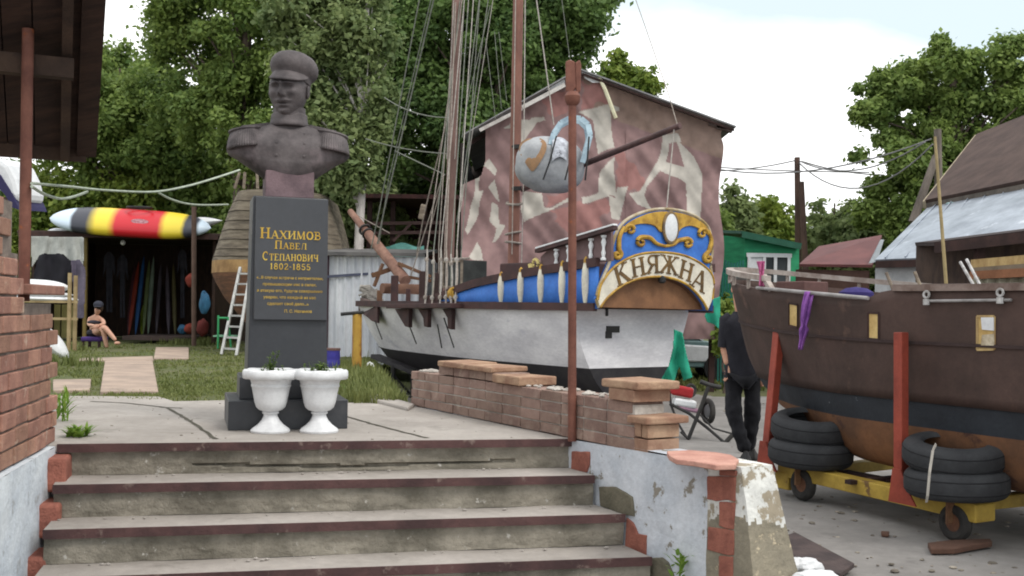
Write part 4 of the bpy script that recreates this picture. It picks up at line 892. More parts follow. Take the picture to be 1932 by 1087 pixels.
# ------------------------------------------------------------------ gabled shed hung with camouflage sheet
def build_tent():
    D = 19.0; root = thing('boat_shed', 'gabled boat shed behind the masts hung with mauve and grey camouflage sheeting', 'shed', V((1.3, 20, -.63)))
    s3 = 3.197; A_ = lambda pts: [(x/s3+840, y/s3+80) for x, y in pts]; B_ = lambda pts: [(x/2.86+800, y/2.86+360) for x, y in pts]
    lights = [A_(p) for p in ([(800,420),(900,395),(985,372),(1015,640),(925,675),(888,470)], [(980,372),(1050,390),(1052,412),(985,410)], [(1022,695),(930,780),(922,905),(1024,935)], [(928,903),(820,935),(822,972),(985,935),(1000,1065),(1050,1065),(1105,868),(1035,872),(1022,945)],
        [(345,512),(410,480),(510,470),(522,455),(600,448),(605,466),(550,480),(520,520),(470,590),(448,602),(440,520)], [(1318,555),(1400,555),(1418,602),(1352,606),(1336,722),(1284,716)], [(1384,585),(1500,690),(1546,785),(1455,792),(1405,650)], [(1284,714),(1338,722),(1546,784),(1546,835),(1452,850),(1300,770),(1215,870),(1202,930),(1250,1010),(1160,975),(1110,906),(1172,902)], [(1450,838),(1546,800),(1541,1200),(1465,1200)],
        [(478,900),(580,908),(604,1000),(640,1000),(755,932),(757,955),(640,1010),(480,1085),(450,1005)], [(60,845),(112,818),(102,990),(50,1005)], [(188,770),(212,750),(202,900),(150,1070),(128,1090),(170,940)], [(262,880),(300,830),(332,965),(300,935)], [(228,745),(262,705),(312,765),(300,805)])]
    lights += [B_(p) for p in ([(222,210),(288,0),(322,0),(292,130),(238,240)], [(368,60),(402,80),(412,178),(442,184),(382,272),(360,284),(392,200),(350,160)], [(238,355),(292,278),(322,372),(258,376)], [(130,60),(170,30),(180,120),(130,200)], [(60,150),(100,90),(110,200),(70,260)])]
    reds = [A_(p) for p in ([(1030,640),(1120,720),(1210,800),(1180,900),(1045,868),(1030,760)], [(620,300),(740,280),(760,400),(640,440),(600,400)], [(600,910),(720,900),(760,940),(610,1000)], [(640,1010),(960,940),(1000,990),(900,1150),(760,1150),(640,1080)], [(830,230),(920,240),(980,360),(820,410)])]
    xs = np.arange(870, 1361.5, 1.7); topy = lambda x: 259-(x-878)*(259-141)/(1093-878) if x < 1093 else 141+(x-1093)*(240-141)/(1360-1093)
    nu, nv = len(xs), 260; vs = []; colr = []
    def wr(x, y):
        return .14*math.sin((x*.55-y)*.022+3*nz(x*.006, y*.006, 21))*max(0, nz(x*.004, y*.004, 31)+.35)+.05*nz(x*.012+y*.008, y*.004-x*.003, 2)+.14*nz(x*.006, y*.005, 9)+.075*nz((x-y*.7)*.035, (x+y)*.006, 5)+.03*nz((x+y*.5)*.06, (y-x)*.01, 15)+.012*nz(x*.05, y*.02, 7)+(.05*math.sin((x*.6+y)*.05)*max(0, 1-abs(y-330)/120) if x > 1180 else 0)
    base = np.array(C(152,124,121)); b2 = np.array(C(132,107,106)); lt = np.array(C(190,184,174)); rd = np.array(C(156,114,109)); gr = np.array(C(150,132,112))
    for i, x in enumerate(xs):
        ty = topy(x)
        for j in range(nv):
            y = lerp(ty, 640, (j/(nv-1))); ex_ = x
            if x > 1330: ex_ = x+(x-1330)/31*(5*math.sin(y*.03)-6*math.exp(-((y-255)/14)**2))
            q = P(ex_, y, D+wr(x, y)-.10*(j/(nv-1))); vs.append(tuple(q))
            jx, jy = x+4*nz(x*.03, y*.03, 1), y+4*nz(x*.03, y*.03, 4)
            n = .5+.5*nz(x*.02, y*.02, 11); c = base*(1-n)+b2*n
            if y-ty < 60 and x > 1100: c = c*.5+gr*.5
            for p in reds:
                if inside(x+12*nz(x*.05, y*.05, 8), y+12*nz(x*.05, y*.05, 3), p): c = rd; break
            hit = 1.0 if any(inside(jx, jy, p) for p in lights) else 0.0
            c = c*(1-hit)+lt*hit; colr += [c[0], c[1], c[2], 1]
    hole = [(860, 200), (917, 200), (917, 300), (908, 332), (893, 340), (872, 348), (860, 348)]
    fs = []
    for i in range(nu-1):
        for j in range(nv-1):
            x = xs[i]+1.2; y = lerp(topy(x), 640, (j+.5)/(nv-1))
            if inside(x, y, hole): continue
            fs.append((i*nv+j, (i+1)*nv+j, (i+1)*nv+j+1, i*nv+j+1))
    m = bpy.data.materials.new('camouflage sheet'); m.use_nodes = True; nt = m.node_tree; at = nt.nodes.new('ShaderNodeAttribute'); at.attribute_name = 'camo'
    b = nt.nodes['Principled BSDF']; b.inputs['Roughness'].default_value = .8; b.inputs['Specular IOR Level'].default_value = .2
    no = nt.nodes.new('ShaderNodeTexNoise'); no.inputs['Scale'].default_value = 5; no.inputs['Detail'].default_value = 8; t2 = nt.nodes.new('ShaderNodeTexCoord'); nt.links.new(t2.outputs['Object'], no.inputs['Vector'])
    mr = nt.nodes.new('ShaderNodeMapRange'); mr.inputs[1].default_value = .3; mr.inputs[2].default_value = .7; mr.inputs[3].default_value = .74; mr.inputs[4].default_value = 1.06; nt.links.new(no.outputs['Fac'], mr.inputs[0])
    mu = nt.nodes.new('ShaderNodeMix'); mu.data_type = 'RGBA'; mu.blend_type = 'MULTIPLY'; mu.inputs[0].default_value = 1; nt.links.new(at.outputs['Color'], mu.inputs[6]); nt.links.new(mr.outputs[0], mu.inputs[7]); nt.links.new(mu.outputs[2], b.inputs['Base Color'])
    mb = MB(); mb.v = vs; mb.f = fs; mb.m = [0]*len(fs); o = mb.build('camouflage_sheet', m, root, smooth=True, fix=False)
    ca = o.data.color_attributes.new('camo', 'FLOAT_COLOR', 'POINT'); ca.data.foreach_set('color', colr)
    # roof, walls, frame
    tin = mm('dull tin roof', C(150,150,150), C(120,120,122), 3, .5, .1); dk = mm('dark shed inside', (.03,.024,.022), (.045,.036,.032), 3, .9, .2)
    rdg, el, er = P(1093, 131, D-.3), P(876, 254, D-.3), P(1389, 240, D-.3); bk = V((0, 5, .0))
    for a, b_, nm in ((el, rdg, 'roof'), (rdg, er, 'roof')):
        MB().box8([a, b_, b_+bk, a+bk, a+V((0,0,.025)), b_+V((0,0,.025)), b_+bk+V((0,0,.025)), a+bk+V((0,0,.025))]).build(nm, tin, root)
    wl, wr_ = P(872, 262, D+.2), P(1352, 250, D+.2)
    for q, nm in ((wl, 'side_wall'), (wr_, 'side_wall')):
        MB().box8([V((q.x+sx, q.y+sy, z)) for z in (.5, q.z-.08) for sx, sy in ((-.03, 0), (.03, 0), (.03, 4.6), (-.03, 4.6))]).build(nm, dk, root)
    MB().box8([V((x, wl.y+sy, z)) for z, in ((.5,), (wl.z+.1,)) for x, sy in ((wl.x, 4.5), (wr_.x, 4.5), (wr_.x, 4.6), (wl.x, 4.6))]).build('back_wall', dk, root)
    for q in (wl, wr_):
        for dy in (.12, 4.4): MB().box((q.x, q.y+dy, -.06), (.1, .1, 1.16)).build('post', wood_d, root)
    rf = MB(); rf.beam(el+V((.1,.6,-.05)), rdg+V((0,.6,-.05)), .06, .08); rf.beam(rdg+V((0,.6,-.05)), er+V((-.3,.6,-.05)), .06, .08); rf.build('rafter', wood_d, root)
    for px, y in ((1352, 232), (1366, 238)): MB().box(P(px, y+5, D+.0), (.3, .12, .08), (V((.97,0,-.22)), V((0,1,0)), V((.22,0,.97)))).build('rafter_end', mm('grey rafter', C(112,98,92), None, 5, .9, .2), root)
    fb = MB()   # pale fascia boards along the left verge and the loose cream strip
    fb.beam(P(905, 246, D-.32), P(985, 205, D-.32), .06, .03, up=V((0,1,0))); fb.beam(P(985, 203, D-.32), P(1066, 160, D-.32), .07, .03, up=V((0,1,0)))
    fb.build('fascia', mm('pale fascia', C(206,202,196), C(176,170,164), 5, .7, .1), root)
    MB().prism([P(x, y, D-.18) for x, y in ((1030,170),(1066,148),(1066,158),(1060,164))], V((0,.03,0))).build('pale_flap', whitep, root)
    MB().prism([P(x, y, D-.2) for x, y in ((1096,134),(1130,145),(1134,156),(1118,156),(1104,148))], V((0,.03,0))).build('pale_flap', whitep, root)
    MB().tube([P(1131, 146, D-.22), P(1142, 170, D-.24), P(1162, 223, D-.22)], .035, 6).build('loose_strip', mm('cream strip', C(230,226,196), C(206,200,168), 5, .7, .1), root)
    MB().tube([P(1066, 152, D-.25), P(1100, 140, D-.25), P(1385, 246, D-.25)], .022, 6).build('edge_rope', wood_d, root)
build_tent()
# ------------------------------------------------------------------ figures
def skinfig(name, pts, edges, root_i, m, parent, sub=2):
    """pts: list of (Vector, radius x, radius y); one continuous skinned surface"""
    off = V((0, 0, 0)); p = parent
    while p is not None: off += p.location; p = p.parent
    me = bpy.data.meshes.new(name); me.from_pydata([tuple(q[0]-off) for q in pts], edges, []); me.materials.append(m)
    o = bpy.data.objects.new(name, me); COL.objects.link(o); o.parent = parent
    md = o.modifiers.new('skin', 'SKIN'); md.use_smooth_shade = True; md.branch_smoothing = .6
    for i, q in enumerate(pts):
        sv = me.skin_vertices[0].data[i]; sv.radius = (q[1], q[2]); sv.use_root = (i == root_i)
    s2 = o.modifiers.new('sub', 'SUBSURF'); s2.levels = s2.render_levels = sub
    return o
skin_m = mm('skin', C(206,158,132), C(192,142,118), 9, .6, .05, 60)
def hand(mb, w, d, s, side, k=1.0):
    """palm and five curled fingers; w wrist, d direction of the hand, s sideways across the knuckles"""
    d = d.normalized(); n = d.cross(s).normalized(); kn = w+d*.085*k
    for i, (o, L_) in enumerate(((-.030, .068), (-.010, .078), (.010, .073), (.029, .058))):
        a = kn+s*o*k; b = a+d*L_*.5*k+n*.008*k*side; c = b+d*L_*.42*k+n*.03*k*side
        mb.tube([w+s*o*.6*k, a, b, c], [.013*k, .011*k, .0095*k, .007*k], 6)
    a = w+d*.03*k-s*.03*k; mb.tube([w+d*.01*k, a, a+(d*.7-s*.5).normalized()*.035*k, a+(d*.9-s*.3).normalized()*.062*k+n*.01*k*side], [.016*k, .014*k, .011*k, .008*k], 6)
    mb.prism([w-s*.026*k-n*.012*k, w+s*.026*k-n*.012*k, kn+s*.038*k-n*.011*k, kn-s*.038*k-n*.011*k], n*.024*k)
def creases(o, st=.03, sz=.12):
    t = bpy.data.textures.get('cloth creases') or bpy.data.textures.new('cloth creases', 'CLOUDS'); t.noise_scale = sz; t.noise_depth = 2; m = o.modifiers.new('creases', 'DISPLACE'); m.texture = t; m.strength = st; m.texture_coords = 'LOCAL'
def build_man():
    D = 10.55; f = G(1408, 867, -.63); root = thing('person', 'person in a black t-shirt and black trousers standing behind the bow of the brown boat', 'person', V((f.x, f.y, -.63)))
    q = lambda x, y, dd=0: P(x, y, D+dd); zf = -.63
    la, ra = q(1407, 851, -.10), q(1414, 846, .12); lk, rk = q(1384, 782, -.06), q(1419, 782, .02)
    lh, rh = q(1384, 716), q(1419, 716); pel = q(1401, 703); wa = q(1401, 668); ch = q(1399, 625); nk = q(1397, 592); hd0 = q(1397, 575, -.01); hd1 = q(1398, 545, -.02)
    ls, rs = q(1371, 603), q(1425, 604); le, re = q(1367, 657, .02), q(1431, 657, .03); lw, rw = q(1374, 690, -.04), q(1432, 700, -.02)
    B = [(pel,.115,.09),(wa,.115,.085),(ch,.13,.09),(nk,.055,.055),(hd0,.06,.07),(hd1,.085,.10),(ls,.055,.055),(le,.05,.05),(lw,.036,.038),(rs,.055,.055),(re,.043,.043),(rw,.028,.03),(lh,.085,.085),(lk,.055,.055),(la,.04,.04),(rh,.085,.085),(rk,.055,.055),(ra,.04,.04)]
    E_ = [(0,1),(1,2),(2,3),(3,4),(4,5),(2,6),(6,7),(7,8),(2,9),(9,10),(10,11),(0,12),(12,13),(13,14),(0,15),(15,16),(16,17)]
    body = skinfig('body', B, E_, 0, skin_m, root)
    hm = MB(); hand(hm, lw, V((.0, -.1, -1)), V((.25, -.95, 0)).normalized(), 1); hm.build('hand', skin_m, body, smooth=True)
    hm = MB(); hand(hm, rw, V((.0, -.1, -1)), V((.25, -.95, 0)).normalized(), -1); hm.build('hand', skin_m, body, smooth=True)
    nv = MB(); nv.ell(hd1+V((0,-.10,-.02)), (.014,.022,.022), 8); nv.build('nose', skin_m, body, smooth=True)
    for sx in (-1, 1): MB().ell(hd1+V((sx*.088,.0,-.01)), (.012,.022,.032), 8).build('ear', skin_m, body, smooth=True)
    MB().ell(hd1+V((0,.015,.035)), (.096,.112,.09), 16).build('hair', mm('dark hair', (.02,.016,.013), None, 20, .7, .3, 90), body, smooth=True)
    sh = mm('black t-shirt', (.016,.016,.022), (.024,.024,.032), 6, .9, .3, 14); tr = mm('black trousers', (.011,.011,.014), (.018,.018,.022), 6, .9, .3, 14)
    lm, rm = le+V((0,0,.01)), re+V((0,0,.01)); hem = q(1401, 712)
    rings = [(q(1402,718),.185,.135),(q(1402,700),.18,.135),(wa,.172,.13),(q(1400,645),.19,.135),(ch,.205,.135),(q(1398,608),.205,.115),(q(1397,600),.165,.10),(q(1397,593),.085,.08),(q(1397,588),.068,.068)]
    def tors(u, v):
        k = v*(len(rings)-1); i = min(int(k), len(rings)-2); t = k-i; c = rings[i][0].lerp(rings[i+1][0], t); rx = lerp(rings[i][1], rings[i+1][1], t); ry = lerp(rings[i][2], rings[i+1][2], t); a = 2*PI*u
        return c+V((math.cos(a)*rx, math.sin(a)*ry, 0))*(1+.10*nz(math.cos(a)*2, v*7, math.sin(a)*2)+.04*nz(math.cos(a)*4, v*16+math.cos(a)*3, 7))
    tb = MB(); tb.grid(tors, 28, 26, wu=True)
    for s_, m_ in ((ls, lm), (rs, rm)): tb.tube([lerp(s_, ch, .25)+V((0,0,.05)), s_+V((0,0,.0)), lerp(s_, m_, .5), m_], [.06, .075, .07, .068], 12)
    tb.build('shirt', sh, root, smooth=True, ang=70)
    lc, rc = q(1408, 855, -.10), q(1414, 850, .12)
    tro = skinfig('trousers', [(q(1401,700),.155,.115),(lh,.098,.095),(lk,.082,.082),(lc,.07,.07),(rh,.098,.095),(rk,.082,.082),(rc,.07,.07)], [(0,1),(1,2),(2,3),(0,4),(4,5),(5,6)], 0, tr, root)
    tro.modifiers['sub'].levels = tro.modifiers['sub'].render_levels = 3; creases(tro, .05)
    for a, dx in ((la, -.02), (ra, .05)):
        c = V((a.x, a.y, zf)); s = MB()
        s.lathe([(.9,0),(1,.012),(.96,.03),(.8,.06),(.5,.085),(.3,.11),(.02,.115)], c+V((dx*.5,-.05,0)), 14, (V((.052,0,0)), V((0,.135,0)), V((0,0,1)))); s.build('shoe', black, root, smooth=True)
build_man()
# ------------------------------------------------------------------ brown boat on a yellow trailer
U1, U2 = G(1447, 866, -.35), G(1700, 925, -.35); ua = (U2-U1); ua.z = 0; ua.normalize(); ua = V((.49, -.872, 0)).normalized(); un = V((ua.y, -ua.x, 0))
if un.x > 0: un = -un
BHB = .90; C0 = V((U2.x, U2.y, 0))-un*(BHB+.07)
TIP = -2.72
def bp(t, o, z): return C0+ua*t+un*o+Z3*z
def bb(t):
    k = max(0, min(1, (t-TIP)/2.72)); return BHB*max(0, 1-(1-k)**2.5)**.55
def brz(t): return 1.03+.23*(max(0, -t)/2.85)**1.5
def bkz(t):
    T_ = [(-2.72,.74),(-2.6,.42),(-2.42,.18),(-2.15,.0),(-1.6,-.2),(-.8,-.29),(0,-.33),(9,-.33)]
    for (a, za), (b, zb) in zip(T_, T_[1:]):
        if t <= b: return lerp(za, zb, max(0, (t-a)/(b-a)))
    return -.33
def bhz(t, z):
    k = bkz(t); w = max(0, min(1, (z-k)/(brz(t)-k))); return bb(t)*w**(.12+.9*max(0, (-t-.6)/2.25)**1.5)
def near(px, y, out=0.0):
    a, b = TIP, 2.5
    for _ in range(40):
        m = (a+b)/2; z = .8; q = bp(m, bhz(m, z)+out, z)
        for _ in range(3): u, v = uv(px, y); z = H-v/F*q.y; q = bp(m, bhz(m, z)+out, z)
        if pxof(q) < px: a = m
        else: b = m
    return q, a
def build_brown():
    root = thing('wooden_boat', 'dark brown round-bowed boat with a blue striped tan bottom resting on tyres', 'boat', bp(-1, 0, -.33))
    br = mm('dull brown hull paint', C(82,64,58), C(66,52,47), 2.2, .75, .18, 18, c3=C(104,80,70), s3=2.5, t3=.6, w3=.12); bl = mm('faded blue black stripe', C(50,54,60), C(40,43,48), 3, .7, .2, 22, c3=C(120,124,128), s3=11, t3=.69, w3=.03); tn = mm('tan bottom paint', C(130,90,62), C(98,70,52), 2.5, .8, .25, 20, c3=C(74,52,44), s3=4, t3=.58)
    ts = [TIP+(k/60)**1.8*5.6 for k in range(61)]
    t_a, t_b, t_c = near(1452, 548)[1], near(1632, 562)[1], near(1676, 530)[1]
    def toplim(t, sg):
        z = brz(t)-.085*min(1, max(0, (-.9-t)/.25))
        if sg > 0 and t_a < t < t_c:
            lo = lerp(near(1452, 548)[0].z, near(1632, 566)[0].z, (t-t_a)/(t_b-t_a)) if t < t_b else None
            z = lo if t < t_b else lerp(near(1632, 566)[0].z, z, (t-t_b)/(t_c-t_b))
        return z
    tp = {sg: [toplim(t, sg) for t in ts] for sg in (-1, 1)}
    def band(z0, z1, nm, m, nv, par=root, solid=0, bow=0):
        mb = MB()
        for sg in (-1, 1):
            vs = []; 
            for i, t in enumerate(ts):
                k = bkz(t); lo = max(k, z0); hi = max(lo, min(z1, tp[sg][i])) 
                for j in range(nv): z = lerp(lo, hi, j/(nv-1)); vs.append(bp(t, sg*bhz(t, z), z))
            mb.add(vs, [(i*nv+j, (i+1)*nv+j, (i+1)*nv+j+1, i*nv+j+1) for i in range(60) for j in range(nv-1)])
        return mb.build(nm, m, par, smooth=True, ang=60, solid=solid)
    hull = band(.255, 9, 'hull', br, 12, solid=.025); band(.075, .256, 'boot_stripe', bl, 5); band(-.4, .076, 'underbody', tn, 10)
    dk = MB(); zd = .70; vs = []
    for t in ts:
        if bkz(t) < zd: vs += [bp(t, -bhz(t, zd)+.02, zd), bp(t, bhz(t, zd)-.02, zd)]
    dk.add(vs, [(2*i, 2*i+1, 2*i+3, 2*i+2) for i in range(len(vs)//2-1)]); dk.build('deck', wood_d, root)
    seam = MB()
    pts = [bp(t, bhz(t, .665+.14*(max(0, -t)/2.85)**2)+.016, .665+.14*(max(0, -t)/2.85)**2) for t in ts if t > TIP+.1]
    for a, b in zip(pts, pts[1:]): seam.beam(a, b, .02, .022)
    seam.build('lap_seam', mm('seam brown', C(62,48,46), None, 8, .8, .2), root)
    rail_m = mm('weathered rail cap', C(176,166,158), C(140,126,118), 7, .8, .3, 30)
    def rail(sel, sg, r=.032, m=rail_m, nm='rail_cap'):
        P_ = [bp(t, sg*bb(t)*1.0, max(z, brz(t) if (sg < 0 or t < t_a+.02) else z)+.012) for t, z in zip(ts, tp[sg]) if sel(t)]
        if len(P_) < 2: return
        mb = MB()
        for a, b in zip(P_, P_[1:]): mb.beam(a, b, .065, .045)
        mb.build(nm, m, root)
    rail(lambda t: t < t_a+.02, 1); rail(lambda t: True, -1); rail(lambda t: t > t_c-.05, 1, m=mm('worn rail cap', C(136,120,112), C(104,86,78), 7, .8, .2)); 
    pb = MB(); a, b = near(1428, 541, .03)[0], near(1630, 562, .04)[0]; pts = [near(x, lerp(543, 562, (x-1428)/202), .035)[0] for x in range(1428, 1640, 15)]; pb.tube(pts, .014, 8); pb.build('side_rail', mm('grey pipe', C(160,156,154), C(130,126,124), 9, .5, .05), root, smooth=True)
    pb = MB(); pb.tube([near(x, lerp(568, 566, (x-1748)/170), .035)[0] for x in range(1748, 1920, 20)], .010, 8); pb.build('side_rail', M_['grey pipe'], root, smooth=True)
    for x, y in ((1748, 556), (1887, 552)):
        o = MB(); q = near(x, y, .04)[0]; o.torus(q, .022, .009, (ua, Z3, un), 16, 6); o.tube([q-Z3*.03, q-Z3*.07], .022, 8); o.build('pulley', mm('pale steel', C(190,188,186), C(130,126,122), 12, .4, .05), root, smooth=True)
    for sg in (-1, 1):
        for t in (-2.66, -2.5, -2.25, -1.9, -1.5, -1.1):
            if sg > 0 and t > t_a: continue
            MB().tube([bp(t, sg*bb(t)*.99, brz(t)-.1), bp(t, sg*bb(t)*.99, brz(t)+.0)], .016, 6).build('rail_post', rail_m, root)
    st = MB(); a, b = near(1440, 520, -.0)[0], near(1457, 548, .0)[0]; st.beam(a, b, .05, .035); st.build('rail_step', rail_m, root)
    # open windows: pale panels give the light seen through them as colour
    for x0, x1, y0, y1, y2, y3, lab in ((1491, 1507, 572, 575, 618, 614, None), (1640, 1660, 590, 591, 641, 639, None), (1846, 1878, 597, 597, 659, 660, 'window opening with pale panels coloured for the light seen through it')):
        q = [near(*p, .004)[0] for p in ((x0, y0), (x1, y1), (x1, y2), (x0, y3))]
        w = MB().prism(q, un*.012).build('window', mm('window light panel', C(214,186,126), C(190,158,100), 7, .8, .15), root)
        fr = MB(); qq = [p+un*.010 for p in q]
        for i in range(4): fr.beam(qq[i], qq[(i+1) % 4], .016, .016)
        fr.build('window_frame', wood_d if not lab else wood_y, w)
        if lab:
            w['label'] = lab; r = [near(*p, .019)[0] for p in ((1852, 599), (1876, 599), (1876, 624), (1854, 622))]; MB().prism(r, un*.008).build('daylight_panel', whitep, w)
            r = [near(*p, .019)[0] for p in ((1854, 632), (1876, 630), (1877, 652), (1852, 652))]; MB().prism(r, un*.008).build('lower_panel', mm('greyish panel', C(206,194,170), C(150,132,106), 9, .8, .2), w)
    # fittings on deck
    MB().box(bp(-2.1, -.15, .93), (.36, .30, .42), (ua, un, Z3)).build('hatch_box', mm('hatch brown', C(104,76,72), None, 4, .8, .1), root, bevel=.01)
    MB().box(bp(-2.1, .12, 1.0), (.12, .2, .05), (ua, un, Z3)).build('hatch_flap', wood_g, root)
    cb = MB(); cb.box(bp(.2, -.35, .9), (1.7, .75, .40), (ua, un, Z3)); cb.build('cabin', br, root, bevel=.01)
    for t in (-1.2, -.9): MB().tube([bp(t, -.5, .75), bp(t-.2, -.45, 1.22)], .014, 6).build('stanchion', wood_g, root)
    for k, (t, o, c) in enumerate(((-1.5, -.2, C(60,52,110)), (-1.0, -.45, C(200,180,120)), (-.3, -.6, C(52,44,90)))):
        g = MB(); g.ell(bp(t, o, 1.02), (.16, .12, .07), 10); g.build('deck_bundle', mm('bundle cloth %d' % k, c, None, 6, .9, .3), root, smooth=True)
    for p0, p1 in (((1812,495),(1838,540)), ((1824,490),(1850,540))): MB().tube([P(p0[0], p0[1], 7.9), P(p1[0], p1[1], 7.6)], .012, 6).build('stay_rod', M_['pale steel'], root, smooth=True)
build_brown()
def rag(name, label, px, m, D, nu=10, nv=20):
    """a hanging rag given by its left and right edges in the photograph"""
    mb = MB()
    def f(u, v):
        k = v*(len(px)-1); i = min(int(k), len(px)-2); t = k-i; a, b = px[i], px[i+1]
        y = lerp(a[0], b[0], t); x = lerp(lerp(a[1], b[1], t), lerp(a[2], b[2], t), u); return P(x, y, D+.012*math.sin(u*11+v*4)+.012*nz(u*4, v*6, 3))
    mb.grid(f, nu, nv); tag(mb.build(name, m, smooth=True, solid=.008), label, 'rag')
pd_ = near(1525, 560)[0].y
rag('hanging_rag', 'long purple rag tied to the side rail of the brown boat', [(550,1519,1537),(575,1513,1531),(600,1510,1527),(615,1512,1522),(622,1508,1526),(640,1509,1519),(660,1506,1514)], mm('purple rag', C(150,96,172), C(116,70,140), 9, .9, .4, 30), pd_-.09)
rag('hanging_rag', 'short pink rag knotted on the bow rail of the brown boat', [(493,1428,1443),(510,1432,1441),(520,1434,1440),(540,1432,1447)], mm('pink rag', C(196,104,146), C(160,76,120), 9, .9, .4, 30), near(1437, 520)[0].y-.05)
def build_trailer():
    root = thing('boat_trailer', 'yellow steel boat trailer with small castor wheels and red uprights', 'trailer', bp(0, 0, -.63))
    ye = mm('chipped yellow paint', C(192,162,72), C(162,134,58), 4, .6, .2, 30, c3=C(110,84,52), s3=6, t3=.62, w3=.05); rd = mm('red oxide uprights', C(156,72,56), C(130,58,46), 4, .6, .2, 30, c3=C(120,56,44), s3=7, t3=.62)
    o0 = BHB+.07
    B1, B2 = G(1478, 871, -.365), G(1812, 944, -.365); B1.z = B2.z = -.42
    for a, b in ((B1, B2), (bp(-1.6, -o0, -.42), bp(.4, -o0, -.42))): MB().beam(a, b, .12, .11).build('side_beam', ye, root, bevel=.008)
    for t, q in ((-1.35, B1.lerp(B2, .12)), (-.2, B1.lerp(B2, .6)), (.35, B1.lerp(B2, .93))):
        m = MB(); m.beam(bp(t, -o0+.07, -.425), V((q.x, q.y, -.425))-un*.06, .11, .09); m.build('cross_beam', ye, root, bevel=.008)
    e = MB(); c = B2+(B2-B1).normalized()*.02-un*.02; e.box(c+ua*.06, (.2, .20, .12), (ua, un, Z3)); e.build('end_socket', ye, root, bevel=.012)
    bx0 = B1+(B2-B1).normalized()*.06-Z3*.085; MB().box(bx0, (.16, .14, .14), (ua, un, Z3)).build('end_socket', ye, root, bevel=.01)
    lo1 = bp(-1.30, o0+.0, -.36); 
    for lo, hi in ((V((U1.x, U1.y, -.36)), P(1470, 620, U1.y+.08)), (V((U2.x, U2.y, -.36)), P(1700, 627, U2.y+.02))):
        w = MB(); w.beam(lo, hi, .072, .072, up=un); o = w.build('upright', rd, root, bevel=.006)
        g = MB(); s = 1
        q = [lo+un*.042+Z3*-.07-ua*.06, lo+un*.042+Z3*-.07+ua*.17, lo+un*.042+Z3*.0+ua*.12, lo+un*.042+Z3*.16+ua*.04, lo+un*.042+Z3*.16-ua*.03]; g.prism(q, un*.014); g.build('gusset', rd, o)
    def castor(px, py, r):
        g = G(px, py, -.63); c = g.copy(); c.z = -.63+r; dirw = V((math.cos(.5), math.sin(.5), 0)); dirw = V((.90,.43,0)).normalized()
        ax = dirw; f = V((-ax.y, ax.x, 0)); w = MB(); w.torus(c, r*.68, r*.32, (f, Z3, ax), 24, 10, sq=1.0); o = w.build('castor_wheel', mm('worn tyre rubber', (.03,.028,.027), (.05,.046,.042), 8, .85, .2), root, smooth=True)
        h = MB(); h.lathe([(.02,-.03),(r*.5,-.026),(r*.5,.026),(.02,.03)], c, 16, (f, Z3, ax)); h.build('hub', mm('rusty hub', C(130,90,66), C(96,66,52), 9, .8, .2), o)
        k = MB(); 
        for s in (-1, 1): k.beam(c+ax*(.05*s), c+ax*(.05*s)+Z3*(r+.035), .07, .012, up=f)
        k.box(c+Z3*(r+.045), (.14, .14, .02), (f, ax, Z3)); k.build('castor_fork', mm('rusty fork', C(132,98,70), C(100,72,56), 8, .8, .2), root)
    castor(1515, 945, .13); castor(1802, 1022, .125)
    for t in (-1.35, .5): MB().tube([bp(t, -o0, -.56), bp(t, -o0, -.45)], .04, 8).build('castor_fork', M_['rusty fork'], root); 
    for t in (-1.35, .5): MB().torus(bp(t, -o0, -.505), .085, .04, (ua, Z3, un), 20, 8).build('castor_wheel', M_['worn tyre rubber'], root, smooth=True)
    mtl = MB(); mtl.box(bp(-.75, o0-.5, -.40), (.5, .12, .03), (ua, un, Z3)); mtl.box(bp(-.55, o0-.38, -.385), (.06, .6, .03), (ua, un, Z3)); mtl.build('loose_board', wood_d, root)
build_trailer()
tyre_m = mm('black tyre rubber', (.03,.031,.034), (.045,.047,.05), 5, .75, .15, 30)
def tyre(px, d, z, R0, h, tilt, lab):
    c = P(px, 800, d); c.z = z; t = thing('tyre', lab, 'tyre', c, 'tyres carrying the brown boat')
    z_ = (Z3+un*tilt[0]+ua*tilt[1]).normalized(); x_ = (ua-z_*ua.dot(z_)).normalized(); y_ = z_.cross(x_)
    k = 14; prof = []
    for i in range(k+1):   # rounded square section
        a = -PI*.5+2*PI*.5*i/k; e = lambda v: math.copysign(abs(v)**.66, v); prof.append((R0-.11+.11*e(math.cos(a)), h/2*e(math.sin(a))))
    prof = [(R0*.58, -h*.36), (R0*.62, -h*.46)]+prof+[(R0*.62, h*.46), (R0*.58, h*.36)]
    m = MB(); m.lathe(prof, c, 44, (x_, y_, z_), caps=False); m.build('carcass', tyre_m, t, smooth=True, ang=50)
    g = MB()
    for s in (-.22, 0, .22): g.torus(c+z_*(h*s), R0-.005, .005, (x_, y_, z_), 44, 5)
    g.build('tread', mm('tread grooves', (.018,.018,.02), None, 8, .9, .1), t, smooth=True)
tyre(1530, 8.36, -.25, .33, .20, (.02, .05), 'lower tyre of the pair behind the leaning red upright')
tyre(1534, 8.42, -.055, .33, .20, (.10, .12), 'upper tilted tyre of the pair behind the leaning red upright')
tyre(1806, 6.98, -.25, .33, .19, (.02, -.02), 'lower tyre of the strapped pair at the trailer end')
tyre(1800, 7.02, -.065, .325, .185, (.10, .10), 'upper tyre of the strapped pair at the trailer end')
st = MB(); pts = [P(1766, 838, 6.75), P(1760, 850, 6.66), P(1754, 890, 6.64), P(1750, 935, 6.66), P(1748, 948, 6.7)]
for a, b in zip(pts, pts[1:]): st.beam(a, b, .016, .004, up=V((0,1,0)))
tag(st.build('tie_strap', mm('pale strap', C(196,190,180), None, 9, .8, .1)), 'pale strap tied round the pair of tyres at the trailer end', 'strap')
